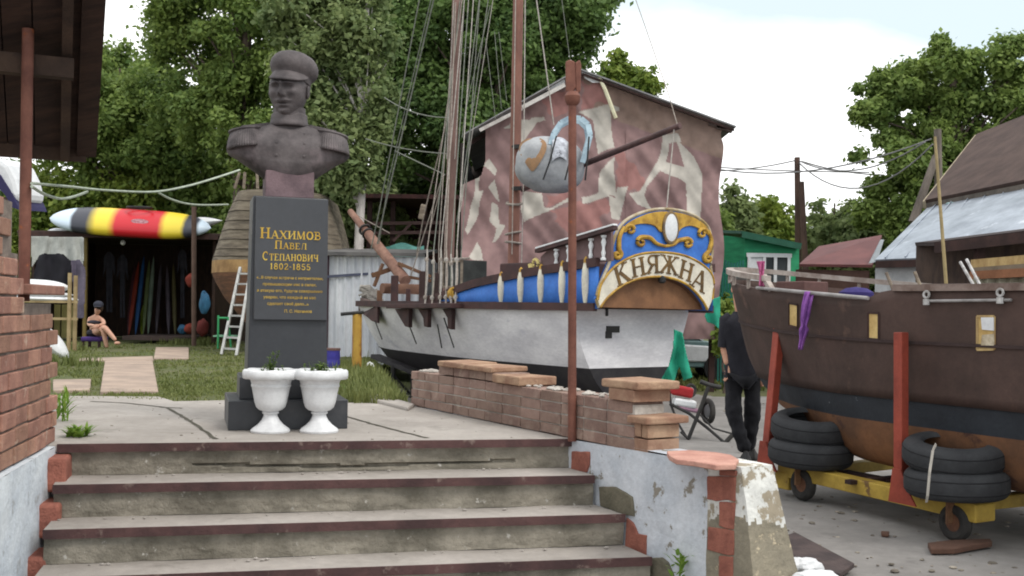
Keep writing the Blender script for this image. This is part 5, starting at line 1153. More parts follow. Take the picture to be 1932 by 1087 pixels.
# ------------------------------------------------------------------ black hand cart behind the low wall
def build_cart():
    D = 12.0; b = G(1299, 831, -.63); D = b.y; root = thing('hand_cart', 'black folding hand cart with a red and white bag standing behind the low brick wall', 'hand cart', b); q = lambda x, y, dd=0: P(x, y, D+dd)
    f = MB(); f.tube([q(1338, 726), q(1320, 775), b+Z3*.02], .022, 8); f.tube([q(1264, 762,.2), q(1300, 780,.1), q(1340, 812), q(1368, 836,-.1)], .018, 8); f.tube([q(1368, 836,-.1), q(1390, 812,-.1)], .026, 8); f.tube([q(1318, 780), q(1345, 808), q(1380, 818)], .012, 6); f.tube([q(1284, 815), q(1300, 830)], .014, 6); f.tube([q(1262, 735,.2), q(1266, 765,.2), q(1280, 800,.1), b], .014, 6); f.build('frame', black, root, smooth=True)
    MB().tube([q(1321, 720), q(1340, 727), q(1360, 731)], .026, 8).build('handle', black, root, smooth=True)
    for x, y, r, dd, ax in ((1336, 776, .15, .15, V((.96,.28,0))), (1303, 737, .085, .3, V((.5,-.86,0)))):
        fx = V((-ax.y, ax.x, 0)); o = MB().torus(q(x, y, dd), r*.8, r*.22, (fx, Z3, ax), 24, 8).build('wheel', M_['worn tyre rubber'], root, smooth=True); MB().lathe([(.02,-.02),(r*.5,-.015),(r*.5,.015),(.02,.02)], q(x, y, dd), 14, (fx, Z3, ax)).build('hub', mm('grey hub', C(120,120,122), None, 8, .6, .1), o)
    for (x0, y0, x1, y1), m in (((1266, 728, 1306, 748), mm('red bag', C(166,44,48), None, 5, .8, .2)), ((1270, 752, 1312, 768), whitep), ((1276, 768, 1322, 776), mm('mauve bag', C(168,130,150), None, 5, .8, .2))):
        a, c2 = q(x0, y0, .25), q(x1, y1, .25); c = (a+c2)/2; MB().box(c, (abs(a.x-c2.x), .2, abs(a.z-c2.z)), (V((.98,0,-.17)), V((0,1,0)), V((.17,0,.98)))).build('bag', m, root, bevel=.025)
build_cart()
def cloth(name, label, cat, poly, D, m, fold=.05, group=None):
    xs = [p[0] for p in poly]; ys = [p[1] for p in poly]; mb = MB(); st = 1.3; idx = {}
    nx, ny = int((max(xs)-min(xs))/st)+2, int((max(ys)-min(ys))/st)+2
    for i in range(nx):
        for j in range(ny):
            x, y = min(xs)+i*st, min(ys)+j*st; idx[i, j] = len(mb.v); k = (x-min(xs))*.22+2*nz(y*.03, x*.02)
            mb.v.append(tuple(P(x, y, D+fold*math.sin(k)+fold*.6*nz(x*.05, y*.03, 2))))
    for i in range(nx-1):
        for j in range(ny-1):
            if inside(min(xs)+(i+.5)*st, min(ys)+(j+.5)*st, poly): mb.f.append((idx[i, j], idx[i+1, j], idx[i+1, j+1], idx[i, j+1])); mb.m.append(0)
    used = sorted({k for f in mb.f for k in f}); rm = {k: n for n, k in enumerate(used)}; mb.v = [mb.v[k] for k in used]; mb.f = [tuple(rm[k] for k in f) for f in mb.f]
    return tag(mb.build(name, m, smooth=True, solid=.012), label, cat, group)
gc = mm('sea green cloth', C(52,172,140), C(36,136,110), 2, .8, .15, 14)
cloth('green_cloth', 'sea green cloth draped in folds from the stern of the white sailing boat', 'cloth', [(1272,622),(1287,628),(1292,655),(1300,690),(1306,712),(1290,718),(1282,690),(1277,702),(1270,726),(1246,720),(1262,690),(1271,655)], 13.5, gc, .06)
cloth('green_cloth', 'small green cloth hanging between the boat shed and the brown boat', 'cloth', [(1340,566),(1358,560),(1358,622),(1348,612),(1334,608),(1330,596)], 17.0, gc, .04)
def build_car():
    D = 21.9; c = P(1255, 690, D); c.z = -.63; root = thing('parked_car', 'grey green car with a white front wing parked beyond the stern of the white boat', 'car', c)
    teal = mm('grey green car paint', C(112,138,138), C(96,122,124), 1.5, .35, .02, 20, spec=.5); glass = mm('dark glass', (.02,.025,.03), None, 2, .1, 0, spec=.6); wh = mm('white wing paint', C(222,224,228), C(206,208,212), 2, .4, .02, spec=.5)
    at = lambda x, y, z: c+V((x, y, z)); W_ = 1.6
    def pr(pts, nm, m, par=root, y0=0, y1=W_): return MB().prism([at(x, y0, z) for x, z in pts], (0, y1-y0, 0)).build(nm, m, par, bevel=.03)
    pr([(-2.0,.3),(1.9,.3),(1.95,.55),(1.85,.72),(.95,.80),(.9,.86),(-1.9,.88),(-2.05,.7)], 'body', teal)
    pr([(-1.75,.87),(.85,.84),(.15,1.36),(-.2,1.42),(-1.3,1.42)], 'cabin', teal, y0=.08, y1=W_-.08)
    pr([(-.55,.92),(.66,.90),(.12,1.28),(-.55,1.34)], 'window', glass, y0=.05, y1=.1); pr([(-1.55,.92),(-.65,.92),(-.65,1.34),(-1.25,1.34)], 'window', glass, y0=.05, y1=.1)
    MB().beam(at(.78, .04, .88), at(.16, .04, 1.36), .05, .06).build('pillar', wh, root); pr([(.35,.42),(1.90,.42),(1.9,.66),(1.7,.72),(.35,.78)], 'front_wing', wh, y0=-.03, y1=.2)
    for x in (-1.25, 1.15):
        for y in (.02, W_-.2):
            o = MB().torus(at(x, y+.08, .3), .21, .09, (V((1,0,0)), V((0,0,1)), V((0,-1,0))), 24, 10).build('wheel', M_['worn tyre rubber'], root, smooth=True); MB().lathe([(.02,-.05),(.15,-.04),(.15,.04),(.02,.05)], at(x, y+.08, .3), 16, (V((1,0,0)), V((0,0,1)), V((0,-1,0)))).build('rim', M_['pale steel'], o)
    MB().lathe([(.34,0),(.34,.04)], at(1.15, -.045, .3), 24, (V((1,0,0)), V((0,0,1)), V((0,1,0)))).build('wheel_arch', black, root)
    MB().ell(at(1.9, .2, .6), (.06,.1,.08), 10).build('headlight', glass, root, smooth=True)
build_car()
def litter(name, n, region, m, s0, s1, zf):
    random.seed(len(name)); mb = MB()
    while n > 0:
        x, y = random.uniform(region[0], region[2]), random.uniform(region[1], region[3]); g = G(x, y, zf)
        if zf < -.3 and g.x < bx(g.y)+.45: continue
        s = random.uniform(s0, s1)*random.uniform(.5, 1); a = random.uniform(0, 6); X = V((math.cos(a), math.sin(a), 0)); Y = V((-math.sin(a), math.cos(a), 0)); mb.ell(g+Z3*s*.25, (s*1.3, s, s*.45), 5, (X, Y, Z3)); n -= 1
    tag(mb.build(name, m), kind='stuff')
litter('yard_grit', 260, (1340, 760, 1930, 1087), mm('yard grit stone', C(150,142,130), C(98,90,82), 20, .9, .3, isl=.3), .008, .028, -.63)
litter('landing_grit', 110, (130, 760, 1060, 832), M_['yard grit stone'], .003, .010, .0)
# debris near the pier
def plank(label, q, z, t, m, name='plank'):
    p = [G(x, y, z) for x, y in q]; tag(MB().prism(p, (0, 0, t)).build(name, m, bevel=.006), label, 'plank')
plank('dark board lying on the yard beside the foot of the white pier', [(1478,1020),(1500,1012),(1612,1072),(1585,1092),(1500,1080)], -.60, .03, mm('dark damp board', C(86,74,72), C(64,56,56), 5, .8, .3))
plank('short brown stick on the yard near the castor wheel of the trailer', [(1750,1034),(1790,1029),(1868,1026),(1872,1032),(1800,1046),(1756,1046)], -.62, .035, mm('brown stick', C(98,72,60), None, 8, .9, .3))
plank('small scrap of wood in the middle of the yard', [(1662,1007),(1678,1008),(1677,1014),(1663,1013)], -.625, .02, M_['brown stick'])
for lab, x, y, s in (('upper crumpled white plastic bag on the dark board by the pier', 1508, 1068, .085), ('lower crumpled white plastic bag at the bottom edge by the pier', 1540, 1092, .08)):
    c = G(x, y, -.55)
    def f(u, v, c=c, s=s):
        a, ph = 2*PI*u, PI*v; p = V((1.35*math.sin(ph)*math.cos(a), math.sin(ph)*math.sin(a), -.55*math.cos(ph)))*s; k = 1+.45*noise.noise(p*16+c)+.2*noise.noise(p*45); return c+p*k
    tag(MB().grid(f, 28, 18, wu=True).build('plastic_bag', whitep, smooth=True, ang=25), lab, 'bag')
# ------------------------------------------------------------------ roof on a pole at the left edge
def build_lean():
    E0 = P(163, 286, 7.5); N0 = P(177, 0, 6.25); up = N0-E0; hx = V((up.x, up.y, 0)).normalized(); lat = V((hx.y, -hx.x, 0))
    if lat.x > 0: lat = -lat
    root = thing('roof_shelter', 'dark plank roof with a scalloped edge on a rusty pole over the left wall', 'roof shelter', G(45, 562, .9))
    dk = mm('dark soffit planks', C(66,48,40), C(46,34,30), 3, .9, .3, 30, stretch=(1,6,1)); n = up.cross(lat).normalized(); n = n if n.z > 0 else -n
    pf = MB(); L_ = 2.3; u = up.normalized()*L_; k = 0
    for i in range(14):
        a = E0+lat*(.0+i*.17); pf.box8([a, a+u, a+u+lat*.162, a+lat*.162, a+n*.022, a+u+n*.022, a+u+lat*.162+n*.022, a+lat*.162+n*.022])
    pf.build('soffit', dk, root)
    rf = MB().beam(E0+lat*.14-n*.05, E0+u+lat*.14-n*.05, .06, .10, up=n); rf.build('rafter', mm('old rafter', C(74,58,48), C(56,44,38), 4, .9, .3), root)
    for o in (.85, 1.6): MB().beam(E0+lat*o-n*.05, E0+u+lat*o-n*.05, .06, .10, up=n).build('rafter', M_['old rafter'], root)
    MB().beam(E0+up*.7+lat*.1-n*.16, E0+up*.7+lat*2.3-n*.16, .10, .12).build('purlin', M_['old rafter'], root)
    MB().beam(E0-n*.02+lat*.0, E0-n*.02+lat*2.3, .03, .12).build('eave_board', M_['old rafter'], root)
    MB().beam(E0-lat*.0-n*.03, E0+u-n*.03, .03, .13, up=lat).build('verge_board', dk, root)
    # scalloped covering: rows of rounded tiles
    tb = MB(); rows = 40
    def cov(a_, b_):
        r = a_*rows; ph = r-int(r); return E0-lat*(.045+.012*math.sin(PI*ph))*(1-b_)+lat*(2.3*b_)+u*a_*1.01-u*.03+n*(.03+.02*math.sin(PI*ph)+.012*abs(math.sin(b_*40)))
    tb.grid(cov, rows*5+1, 40); tb.build('tile_cover', mm('black brown tiles', (.022,.018,.022), (.035,.028,.03), 5, .8, .2), root, smooth=True, solid=.012)
    b = G(44, 562, .94); b = P(45, 562, 6.35); t = P(53, 55, 6.35); MB().tube([b-Z3*.02, t+V((0,0,.0))], [.034, .034], 14).build('pole', rust, root, smooth=True)
build_lean()
def build_dinghy():
    D = 9.0; c = P(-20, 345, D); root = thing('dinghy', 'white upturned dinghy end with a dark blue stripe at the left edge', 'dinghy', c)
    o = [(-160,330),(-90,300),(-40,294),(0,299),(16,312),(29,338),(36,366),(33,384),(20,372),(-20,350),(-90,352),(-160,370)]
    MB().prism([P(x, y, D-.2) for x, y in o], (0, .5, .03)).build('hull', whitep, root, bevel=.06)
    s = [(-20,318),(0,330),(18,358),(33,388),(36,396),(24,392),(8,366),(-20,338)]; MB().prism([P(x, y, D-.215) for x, y in s], (0, .53, .03)).build('stripe', mm('dark navy stripe', C(48,44,84), None, 4, .6, .1), root)
    tr = MB(); tr.tube([P(-60, 360, D+.05), V((P(-60,360,D).x, D+.1, -.1))], .04, 8); tr.tube([P(10, 372, D+.15), V((P(-30,360,D).x, D+.3, -.1))], .04, 8); tr.build('trestle', wood_g, root)
build_dinghy()
for lab, pts in (('upper pale cable sagging from the rusty pole towards the bust', [(60,346,6.3),(130,352,8),(200,359,10),(290,362,12),(350,352,13),(400,338,14),(452,321,15)]), ('lower pale cable looping below the others beside the rusty pole', [(60,352,6.3),(85,367,7),(115,375,8),(140,371,8.6),(165,362,9.2)]), ('pale cable drooping to the old grey hull', [(300,364,12.2),(320,375,12.8),(350,384,14),(385,387,15.5),(430,386,18)])):
    P_ = [P(*p) for p in pts]; f = []
    for i in range(len(P_)-1):
        p = [P_[max(0, min(len(P_)-1, i+o))] for o in (-1, 0, 1, 2)]
        for k in range(5): t = k/5; f.append(.5*((2*p[1])+(-p[0]+p[2])*t+(2*p[0]-5*p[1]+4*p[2]-p[3])*t*t+(-p[0]+3*p[1]-3*p[2]+p[3])*t**3))
    f.append(P_[-1]); tag(MB().tube(f, [.006+.0006*p.y for p in f], 6).build('cable', mm('pale cable', C(180,190,172), None, 5, .6, 0), smooth=True), lab, 'cable')
# ------------------------------------------------------------------ open shed with kayaks
GZ = -.2
def dropz(x, y): return height(x, y)
def build_shed():
    D = 27.0; a, b = P(60, 600, D), P(402, 600, D); zt = P(247, 446, D).z; root = thing('open_shed', 'dark open-fronted shed full of paddles and kayaks behind the lawn', 'shed', V(((a.x+b.x)/2, D+2, GZ)))
    dk = mm('shed boards', C(64,48,40), C(46,36,32), 4, .9, .2, stretch=(4,4,1)); tb = mm('dark shed floor', C(74,62,58), None, 3, .9, .2)
    for x in (a.x, b.x): MB().box((x, D+2, (zt+GZ)/2), (.08, 4, zt-GZ)).build('side_wall', dk, root)
    MB().box(((a.x+b.x)/2, D+4, (zt+GZ)/2), (b.x-a.x+.08, .08, zt-GZ)).build('back_wall', dk, root)
    MB().box(((a.x+b.x)/2, D+1.9, zt+.05), (b.x-a.x+.5, 4.5, .08)).build('roof', mm('shed roof felt', C(80,66,60), None, 3, .9, .2), root)
    MB().box(((a.x+b.x)/2, D-.38, zt-.01), (b.x-a.x+.4, .06, .12)).build('fascia', wood_d, root)
    p, q = P(236, 640, D-.3), P(362, 640, D-.3); MB().box(((p.x+q.x)/2, D+.6, GZ+.12), (q.x-p.x, 2.2, .10)).build('platform', tb, root)
    MB().box((P(161, 540, D-.2).x, D-.2, (zt+GZ)/2), (.08, .08, zt-GZ)).build('front_post', mm('ochre post', C(130,112,66), None, 4, .9, .2), root)
    lm = MB(); lm.ell(P(232, 458, D+.2), (.07,.07,.07), 10); lm.build('lamp_bulb', whitep, root, smooth=True)
build_shed()
def lens(mb, c, ax, L_, w, t, n=24, k=10, p=1.6):
    """slim hull shape, pointed at both ends"""
    x, y, z = ax
    def f(u, v):
        s = v*2-1; r = max(0, 1-abs(s)**p)**(.7 if p > 3.5 else 1); a = 2*PI*u; return c+x*(s*L_/2)+y*(w/2*r*math.cos(a))+z*(t/2*r*math.sin(a))
    return mb.grid(f, k, n, wu=True)
def kayak_zone_mat():
    m = bpy.data.materials.new('kayak colours'); m.use_nodes = True; nt = m.node_tree; N = nt.nodes; L = nt.links
    tc = N.new('ShaderNodeTexCoord'); sx = N.new('ShaderNodeSeparateXYZ'); L.new(tc.outputs['Object'], sx.inputs[0]); mr = N.new('ShaderNodeMapRange'); mr.inputs[1].default_value = -2.05; mr.inputs[2].default_value = 2.05; L.new(sx.outputs[0], mr.inputs[0])
    no = N.new('ShaderNodeTexNoise'); no.inputs['Scale'].default_value = 3; L.new(tc.outputs['Object'], no.inputs['Vector']); ad = N.new('ShaderNodeMath'); ad.operation = 'MULTIPLY_ADD'; L.new(no.outputs['Fac'], ad.inputs[0]); ad.inputs[1].default_value = .02; L.new(mr.outputs[0], ad.inputs[2])
    r = N.new('ShaderNodeValToRGB'); e = r.color_ramp.elements; w, g, y, d = C(196,212,226), C(54,56,66), C(224,200,58), C(192,26,40)
    for p, c in ((0, w), (.165, w), (.185, g), (.27, g), (.33, y), (.40, y), (.45, d), (.71, d), (.75, y), (.845, y), (.87, g), (.93, g), (.95, w)):
        q = e.new(p); q.color = (*c, 1)
    e.remove(e[0]); e.remove(e[-1]); L.new(ad.outputs[0], r.inputs[0]); L.new(r.outputs[0], N['Principled BSDF'].inputs['Base Color']); N['Principled BSDF'].inputs['Roughness'].default_value = .4
    return m
c = P(246, 421, 26.6); kt = thing('kayak', 'long kayak in white, black, yellow and red lying on the open shed roof', 'kayak', c)
km = MB(); lens(km, c, (V((.998,0,-.045)), V((0,.80,.60)), V((0,-.6,.80))), 4.1, 1.0, .54, 48, 32, 4.2); km.build('hull', kayak_zone_mat(), kt, smooth=True)
lg = MB(); lg.lathe([(.02,0),(1,.0),(1,.01),(.02,.012)], c+V((.36,-.345,.02)), 20, (V((.22,0,-.01)), V((0,.02,.062)), V((0,-1,.2)))); lg.build('emblem', mm('emblem grey', C(196,150,158), C(150,84,92), 30, .6, 0), kt); cpt = MB(); cpt.torus(c+V((.25,-.08,.39)), .3, .03, (V((1,0,0)), V((0,.6,0)), Z3), 24, 6); cpt.build('cockpit_rim', black, kt, smooth=True)
for lab, p, q, t in (('white board end poking out right of the long kayak', (350, 424), (404, 418), .3), ('white board end under the left tip of the long kayak', (88, 440), (124, 436), .2)):
    a, b = P(*p, 26.9), P(*q, 26.9); tag(lens(MB(), (a+b)/2, ((b-a).normalized(), V((0,1,0)), Z3), (b-a).length*1.6, .5, t).build('paddle_board', whitep, smooth=True), lab, 'board')
random.seed(5)
for i, (x0, x1, y0, y1, col, nm) in enumerate(((262, 246, 492, 605, C(176,66,40), 'orange red'), (254, 243, 500, 596, C(92,44,52), 'dull maroon'), (272, 258, 482, 585, C(44,104,170), 'bright blue'), (282, 272, 490, 600, C(120,136,84), 'olive green'), (290, 281, 482, 595, C(150,170,150), 'pale green'), (304, 296, 496, 600, C(92,84,92), 'grey'), (315, 318, 500, 595, C(110,100,112), 'lilac grey'), (327, 330, 496, 596, C(120,112,70), 'khaki'), (270, 268, 575, 630, C(160,180,60), 'lime'))):
    a, b = P(x0, y0, 30.0+.05*i), P(x1-(x0-x1)*.2, 634, 29.4+.05*i); d = (b-a).normalized()
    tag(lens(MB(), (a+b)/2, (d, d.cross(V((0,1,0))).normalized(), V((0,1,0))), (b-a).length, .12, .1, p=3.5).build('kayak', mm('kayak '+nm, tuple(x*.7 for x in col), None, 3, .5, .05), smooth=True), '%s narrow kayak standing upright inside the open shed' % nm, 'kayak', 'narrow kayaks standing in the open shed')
def post(name, label, cat, px, y0, y1, d, r, m):
    a, b = P(px, y0, d), P(px, y1, d); b.z = min(b.z, height(b.x, b.y)); tag(MB().tube([b, a], r, 8).build(name, m, smooth=True), label, cat)
post('wooden_post', 'thin dark post in front of the right end of the open shed', 'post', 366, 390, 648, 25.8, .06, mm('grey brown post', C(104,84,74), None, 5, .9, .2))
for lab, x0, x1, y0, y1 in (('black wetsuit hanging in the shed left of the upright kayaks', 196, 216, 475, 590), ('dark wetsuit hanging in the shed just behind the lime kayak', 222, 240, 480, 600), ('black wetsuit hanging in the shed right of the khaki kayak', 336, 352, 470, 600)):
    m_ = (x0+x1)/2; cloth('wetsuit', lab, 'wetsuit', [(m_-3,y0),(m_+3,y0),(x1,y0+10),(x1+2,y0+50),(x1-4,y0+30),(x1-4,y1),(m_+1,y1),(m_,y0+70),(m_-1,y1),(x0+4,y1),(x0+4,y0+30),(x0-2,y0+50),(x0,y0+10)], 28.6, mm('dark neoprene', C(44,42,50), C(30,30,38), 5, .8, .1), .04, 'wetsuits hanging in the open shed')
# washing, boards and rack to the left of the opening
cloth('white_sheet', 'white sheet hung up beside the open shed', 'sheet', [(59,446),(158,448),(157,500),(140,500),(120,480),(75,482),(60,505)], 25.6, mm('white cloth', C(188,190,184), C(160,162,158), 2, .9, .1), .05)
cloth('hanging_jacket', 'row of black jackets hanging over the white boards', 'jacket', [(64,515),(74,482),(84,478),(96,480),(112,478),(122,484),(134,492),(136,535),(62,535)], 25.3, mm('black cloth', (.02,.019,.026), None, 4, .9, .2), .05)
cloth('hanging_cloth', 'grey lilac cloth hanging beside the shed post', 'cloth', [(134,492),(150,490),(160,505),(162,520),(158,600),(142,600),(138,540)], 25.2, mm('grey lilac cloth', C(112,104,120), C(86,80,96), 3, .9, .2), .06)
for lab, x0, x1, y, t in (('topmost white paddle board on the wooden rack', 18, 131, 543, .30), ('middle white paddle board on the wooden rack', 20, 140, 557, .14), ('lowest white paddle board on the wooden rack', 40, 149, 566, .16)):
    a, b = P(x0-70, y-6, 21.5), P(x1, y, 21.5); tag(lens(MB(), (a+b)/2, ((b-a).normalized(), V((0,1,0)), Z3), (b-a).length, .62, t, 30, 16, 4).build('paddle_board', whitep, smooth=True), lab, 'board', 'white boards on the rack')
def build_rack():
    D = 21.5; root = thing('board_rack', 'wooden rack of thin posts holding the white paddle boards', 'rack', V((P(120, 600, D).x, D, GZ)))
    for x, y0 in ((132, 515), (143, 520)):
        a = P(x, y0, D-.3+.02*(x-132)); MB().beam(V((a.x, a.y, height(a.x, a.y))), a, .06, .06).build('post', mm('rack wood', C(176,156,118), C(150,130,96), 4, .9, .2), root)
    for y in (568, 600): 
        a, b = P(20, y, D-.25), P(146, y+2, D-.25); MB().beam(a, b, .05, .05).build('rail', M_['rack wood'], root)
    a = P(20, 560, D+.35); MB().beam(V((a.x, a.y, GZ)), a, .06, .06).build('post', M_['rack wood'], root)
    for k in range(3): MB().box(P(108+k*14, 606, D+.5), (.12, .03, .7)).build('side_board', mm('olive board', C(110,104,64), None, 4, .9, .2), root)
build_rack()
MBb = MB(); a, b = P(60, 600, 17.5), P(136, 664, 17.5); lens(MBb, P(92, 640, 17.6), (V((.72,0,-.69)), V((0,1,0)), V((.69,0,.72))), 1.0, .5, .28, 24, 14, 2.2)
tag(MBb.build('paddle_board', whitep, smooth=True), 'white board bow poking out low beside the brick wall', 'board')
def build_woman():
    D = 23.6; zg = -.2; f0 = P(203, 660, D); k = 1.0
    q = lambda x, y, dd=0: P(x, y, D+dd); root = thing('person', 'person in a dark cap and bikini sitting with crossed legs before the open shed', 'person', V((q(180, 650).x, D, zg)))
    pel, wa, ch, nk, h0, h1 = q(178, 627), q(177, 615, -.02), q(179, 602, -.03), q(182, 593, -.05), q(184, 588, -.08), q(185, 581, -.10)
    ls, rs, le, re, lw, rw = q(169, 600), q(192, 601, -.02), q(167, 613, -.1), q(197, 611, -.15), q(180, 615, -.28), q(187, 614, -.3)
    lh, rh, lk, rk, la, ra = q(176, 629), q(183, 629), q(194, 620, -.35), q(197, 617, -.38), q(202, 657, -.3), q(219, 643, -.45)
    B = [(pel,.15,.12),(wa,.12,.09),(ch,.14,.10),(nk,.05,.05),(h0,.06,.07),(h1,.085,.1),(ls,.055,.055),(le,.042,.042),(lw,.03,.03),(rs,.055,.055),(re,.042,.042),(rw,.03,.03),(lh,.1,.1),(lk,.065,.065),(la,.042,.042),(rh,.1,.1),(rk,.065,.065),(ra,.042,.042)]
    E_ = [(0,1),(1,2),(2,3),(3,4),(4,5),(2,6),(6,7),(7,8),(2,9),(9,10),(10,11),(0,12),(12,13),(13,14),(0,15),(15,16),(16,17)]
    body = skinfig('body', B, E_, 0, mm('pale skin', C(214,170,148), C(200,152,130), 9, .6, .05), root)
    for w, d in ((lw, V((.6,-.5,-.1))), (rw, V((-.5,-.5,-.1)))): hm = MB(); hand(hm, w, d, V((0,.3,1)).normalized(), 1); hm.build('hand', M_['pale skin'], body, smooth=True)
    for a in (la, ra): MB().ell(a+V((.05,-.06,-.05)), (.06,.11,.04), 10).build('foot', M_['pale skin'], body, smooth=True)
    dk = mm('dark swimwear', (.03,.028,.04), None, 6, .8, .1); MB().ell(h1+V((0,.02,.07)), (.108,.122,.09), 14).build('cap', mm('slate cap', C(62,64,76), None, 5, .9, .1), root, smooth=True); MB().ell(h1+V((.03,-.1,.03)), (.09,.08,.015), 12).build('cap_peak', M_['slate cap'], root, smooth=True)
    MB().ell((ch+wa)/2+V((0,-.03,.0)), (.15,.115,.055), 14).build('bikini_top', dk, root, smooth=True); MB().ell(pel+V((0,0,-.01)), (.17,.15,.09), 14).build('bikini_bottom', dk, root, smooth=True)
    MB().ell(h1+V((0,-.10,-.02)), (.014,.02,.02), 8).build('nose', M_['pale skin'], body, smooth=True); MB().ell(h1+V((0,.05,0)), (.1,.09,.11), 12).build('hair', mm('brown hair', (.05,.03,.02), None, 20, .8, .2), body, smooth=True)
    s = pel.z-.10; ct = thing('stool', 'low seat with a purple cover under the seated person', 'stool', V((pel.x, pel.y, zg)))
    MB().box((pel.x, pel.y+.02, s-.05), (.46, .44, .1)).build('seat', mm('purple cover', C(78,56,120), None, 4, .9, .2), ct, bevel=.03)
    for sx in (-.18, .18):
        for sy in (-.17, .2): MB().box((pel.x+sx, pel.y+sy, (s-.1+zg)/2), (.05, .05, s-.1-zg)).build('leg', wood_d, ct)
build_woman()
# ------------------------------------------------------------------ old grey wooden hull behind the pedestal
def build_old():
    D = 21.8; root = thing('old_boat_hull', 'old planked wooden boat hull with grey weathered top and brown bottom behind the pedestal', 'boat hull', V((P(510, 600, D).x, D+1.5, GZ)))
    cxp = 516
    rows = [(640, 470, 556), (600, 430, 598), (560, 398, 626), (530, 381, 628), (512, 373, 636), (488, 374, 636), (430, 393, 622), (390, 407, 610), (356, 424, 598)]
    gw = mm('grey weathered planks', C(138,128,112), C(100,91,80), 3, .9, .5, 22, c3=C(96,88,78), s3=3, t3=.56, stretch=(.8,.8,5)); bw = mm('brown planks', C(118,84,62), C(88,64,50), 3, .9, .4, 22, stretch=(.8,.8,5)); tw = mm('tan strake', C(168,136,92), C(136,106,72), 4, .9, .3)
    def part(i0, i1, nm, m):
        mb = MB(); rr = rows[i0:i1+1]
        for r in rr: 
            a, b = P(r[1], r[0], D), P(r[2], r[0], D); 
            z = a.z; mid = (a.x+b.x)/2; w = (b.x-a.x)/2
            for k in range(17):
                t = k/16*2-1; mb.v.append((mid+w*math.copysign(abs(t)**.8, t), D+1.0*abs(t)**3-.0+(.0), z))
            for k in range(16, -1, -1): t = k/16*2-1; mb.v.append((mid+w*.9*t, D+4.2-1.0*abs(t)**3, z))
        n = 34
        for i in range(len(rr)-1):
            for k in range(n): mb.f.append((i*n+k, i*n+(k+1) % n, (i+1)*n+(k+1) % n, (i+1)*n+k)); mb.m.append(0)
        if i1 == len(rows)-1: mb.f.append(tuple((len(rr)-1)*n+k for k in range(n))); mb.m.append(0)
        return mb.build(nm, m, root, smooth=True, ang=40)
    part(0, 4, 'lower_hull', bw); part(4, 5, 'rubbing_strake', tw); up = part(5, 8, 'upper_hull', gw)
    sm = MB()
    for y in (375, 394, 412, 430, 448, 466, 480):
        l = lambda yy, j: np.interp(yy, [r[0] for r in rows][::-1], [r[j] for r in rows][::-1])
        a, b = l(y, 1), l(y, 2); pts = []
        for k in range(17):
            t = k/16*2-1; A, B = P(a, y, D), P(b, y, D); mid = (A.x+B.x)/2; w = (B.x-A.x)/2; pts.append(V((mid+w*math.copysign(abs(t)**.8, t), D+1.0*abs(t)**3-.012, A.z+.02*nz(k*.5, y)-.05*k/16)))
        sm.tube(pts, .011, 4)
    sm.build('plank_seams', mm('dark seam wood', C(84,76,66), None, 6, .9, .2), up)  # plank joints drawn as thin dark ribs
    for x0, x1 in ((443, 452), (460, 462), (486, 485)): MB().tube([P(x0, 356, D+.4), P(x1, 325, D+.4)], .035, 6).build('stanchion', wood_g, root)
    pr = MB()
    for x in (470, 556): pr.box((P(x, 640, D).x, D+1.6, (GZ+.35)/2), (.3, 2.4, .6))
    pr.build('support_block', wood_d, root)
build_old()
def build_ladder():
    D = 20.5; root = thing('ladder', 'pale aluminium ladder leaning against the old wooden hull', 'ladder', G(432, 672, -.14))
    al = mm('pale ladder metal', C(186,186,182), C(160,160,158), 6, .5, .05); z0 = -.16
    A0, A1 = G(418, 670, -.16), G(446, 672, -.16); d = A0.y; top = P(463, 505, d+1.0); w = (A1-A0); B0, B1 = top-w*.35, top+w*.4
    for a, b in ((A0, B0), (A1, B1)): MB().beam(a, b, .05, .07).build('rail', al, root)
    for k in range(8): t = (k+.6)/8.2; MB().beam(A0.lerp(B0, t), A1.lerp(B1, t), .06, .035).build('rung', al, root)
    gt = thing('garden_chair', 'green metal folding chair frame beside the ladder', 'chair', G(412, 665, -.15)); g = mm('green enamel', C(56,150,96), None, 5, .6, .05); e = lambda x, y, dd=0: P(x, y, d+.4+dd)
    for p in ([(411,658),(412,595)], [(436,658),(430,598)]): MB().tube([e(*q) for q in p], .022, 6).build('leg', g, gt, smooth=True)
    MB().tube([e(412,600), e(430,600)], .022, 6).build('back_rail', g, gt, smooth=True); MB().box(e(426, 634, .2), (.4, .4, .03)).build('seat', mm('pale green seat', C(130,180,150), None, 5, .7, .1), gt)
build_ladder()
def lump(name, label, cat, px, py, d, r, m, sq=(1,1,1)):
    c = P(px, py, d); f = lambda u, v: c+V((sq[0]*r*math.sin(PI*v)*math.cos(2*PI*u), sq[1]*r*math.sin(PI*v)*math.sin(2*PI*u), -sq[2]*r*math.cos(PI*v)))*(1+.25*nz(u*5+px, v*4, py))
    tag(MB().grid(f, 20, 14, wu=True).build(name, m, smooth=True), label, cat)
lump('rucksack', 'blue rucksack hanging by the brown side of the old hull', 'rucksack', 386, 571, 21.0, .15, mm('rucksack blue', C(44,92,122), C(32,66,92), 5, .8, .2), (.7,.6,1.4))
lump('life_jacket', 'orange life jacket hung up on the thin dark post', 'life jacket', 360, 529, 26.2, .13, mm('life jacket orange', C(122,50,38), None, 5, .8, .2), (1,.6,1.3))
lump('life_jacket', 'orange life jacket lying on the shed platform', 'life jacket', 358, 620, 26.2, .14, M_['life jacket orange'], (1,.8,.9))
lump('dry_bag', 'blue dry bag on the shed platform beside the orange life jacket', 'bag', 344, 622, 26.4, .13, M_['rucksack blue'], (.9,.8,.9))
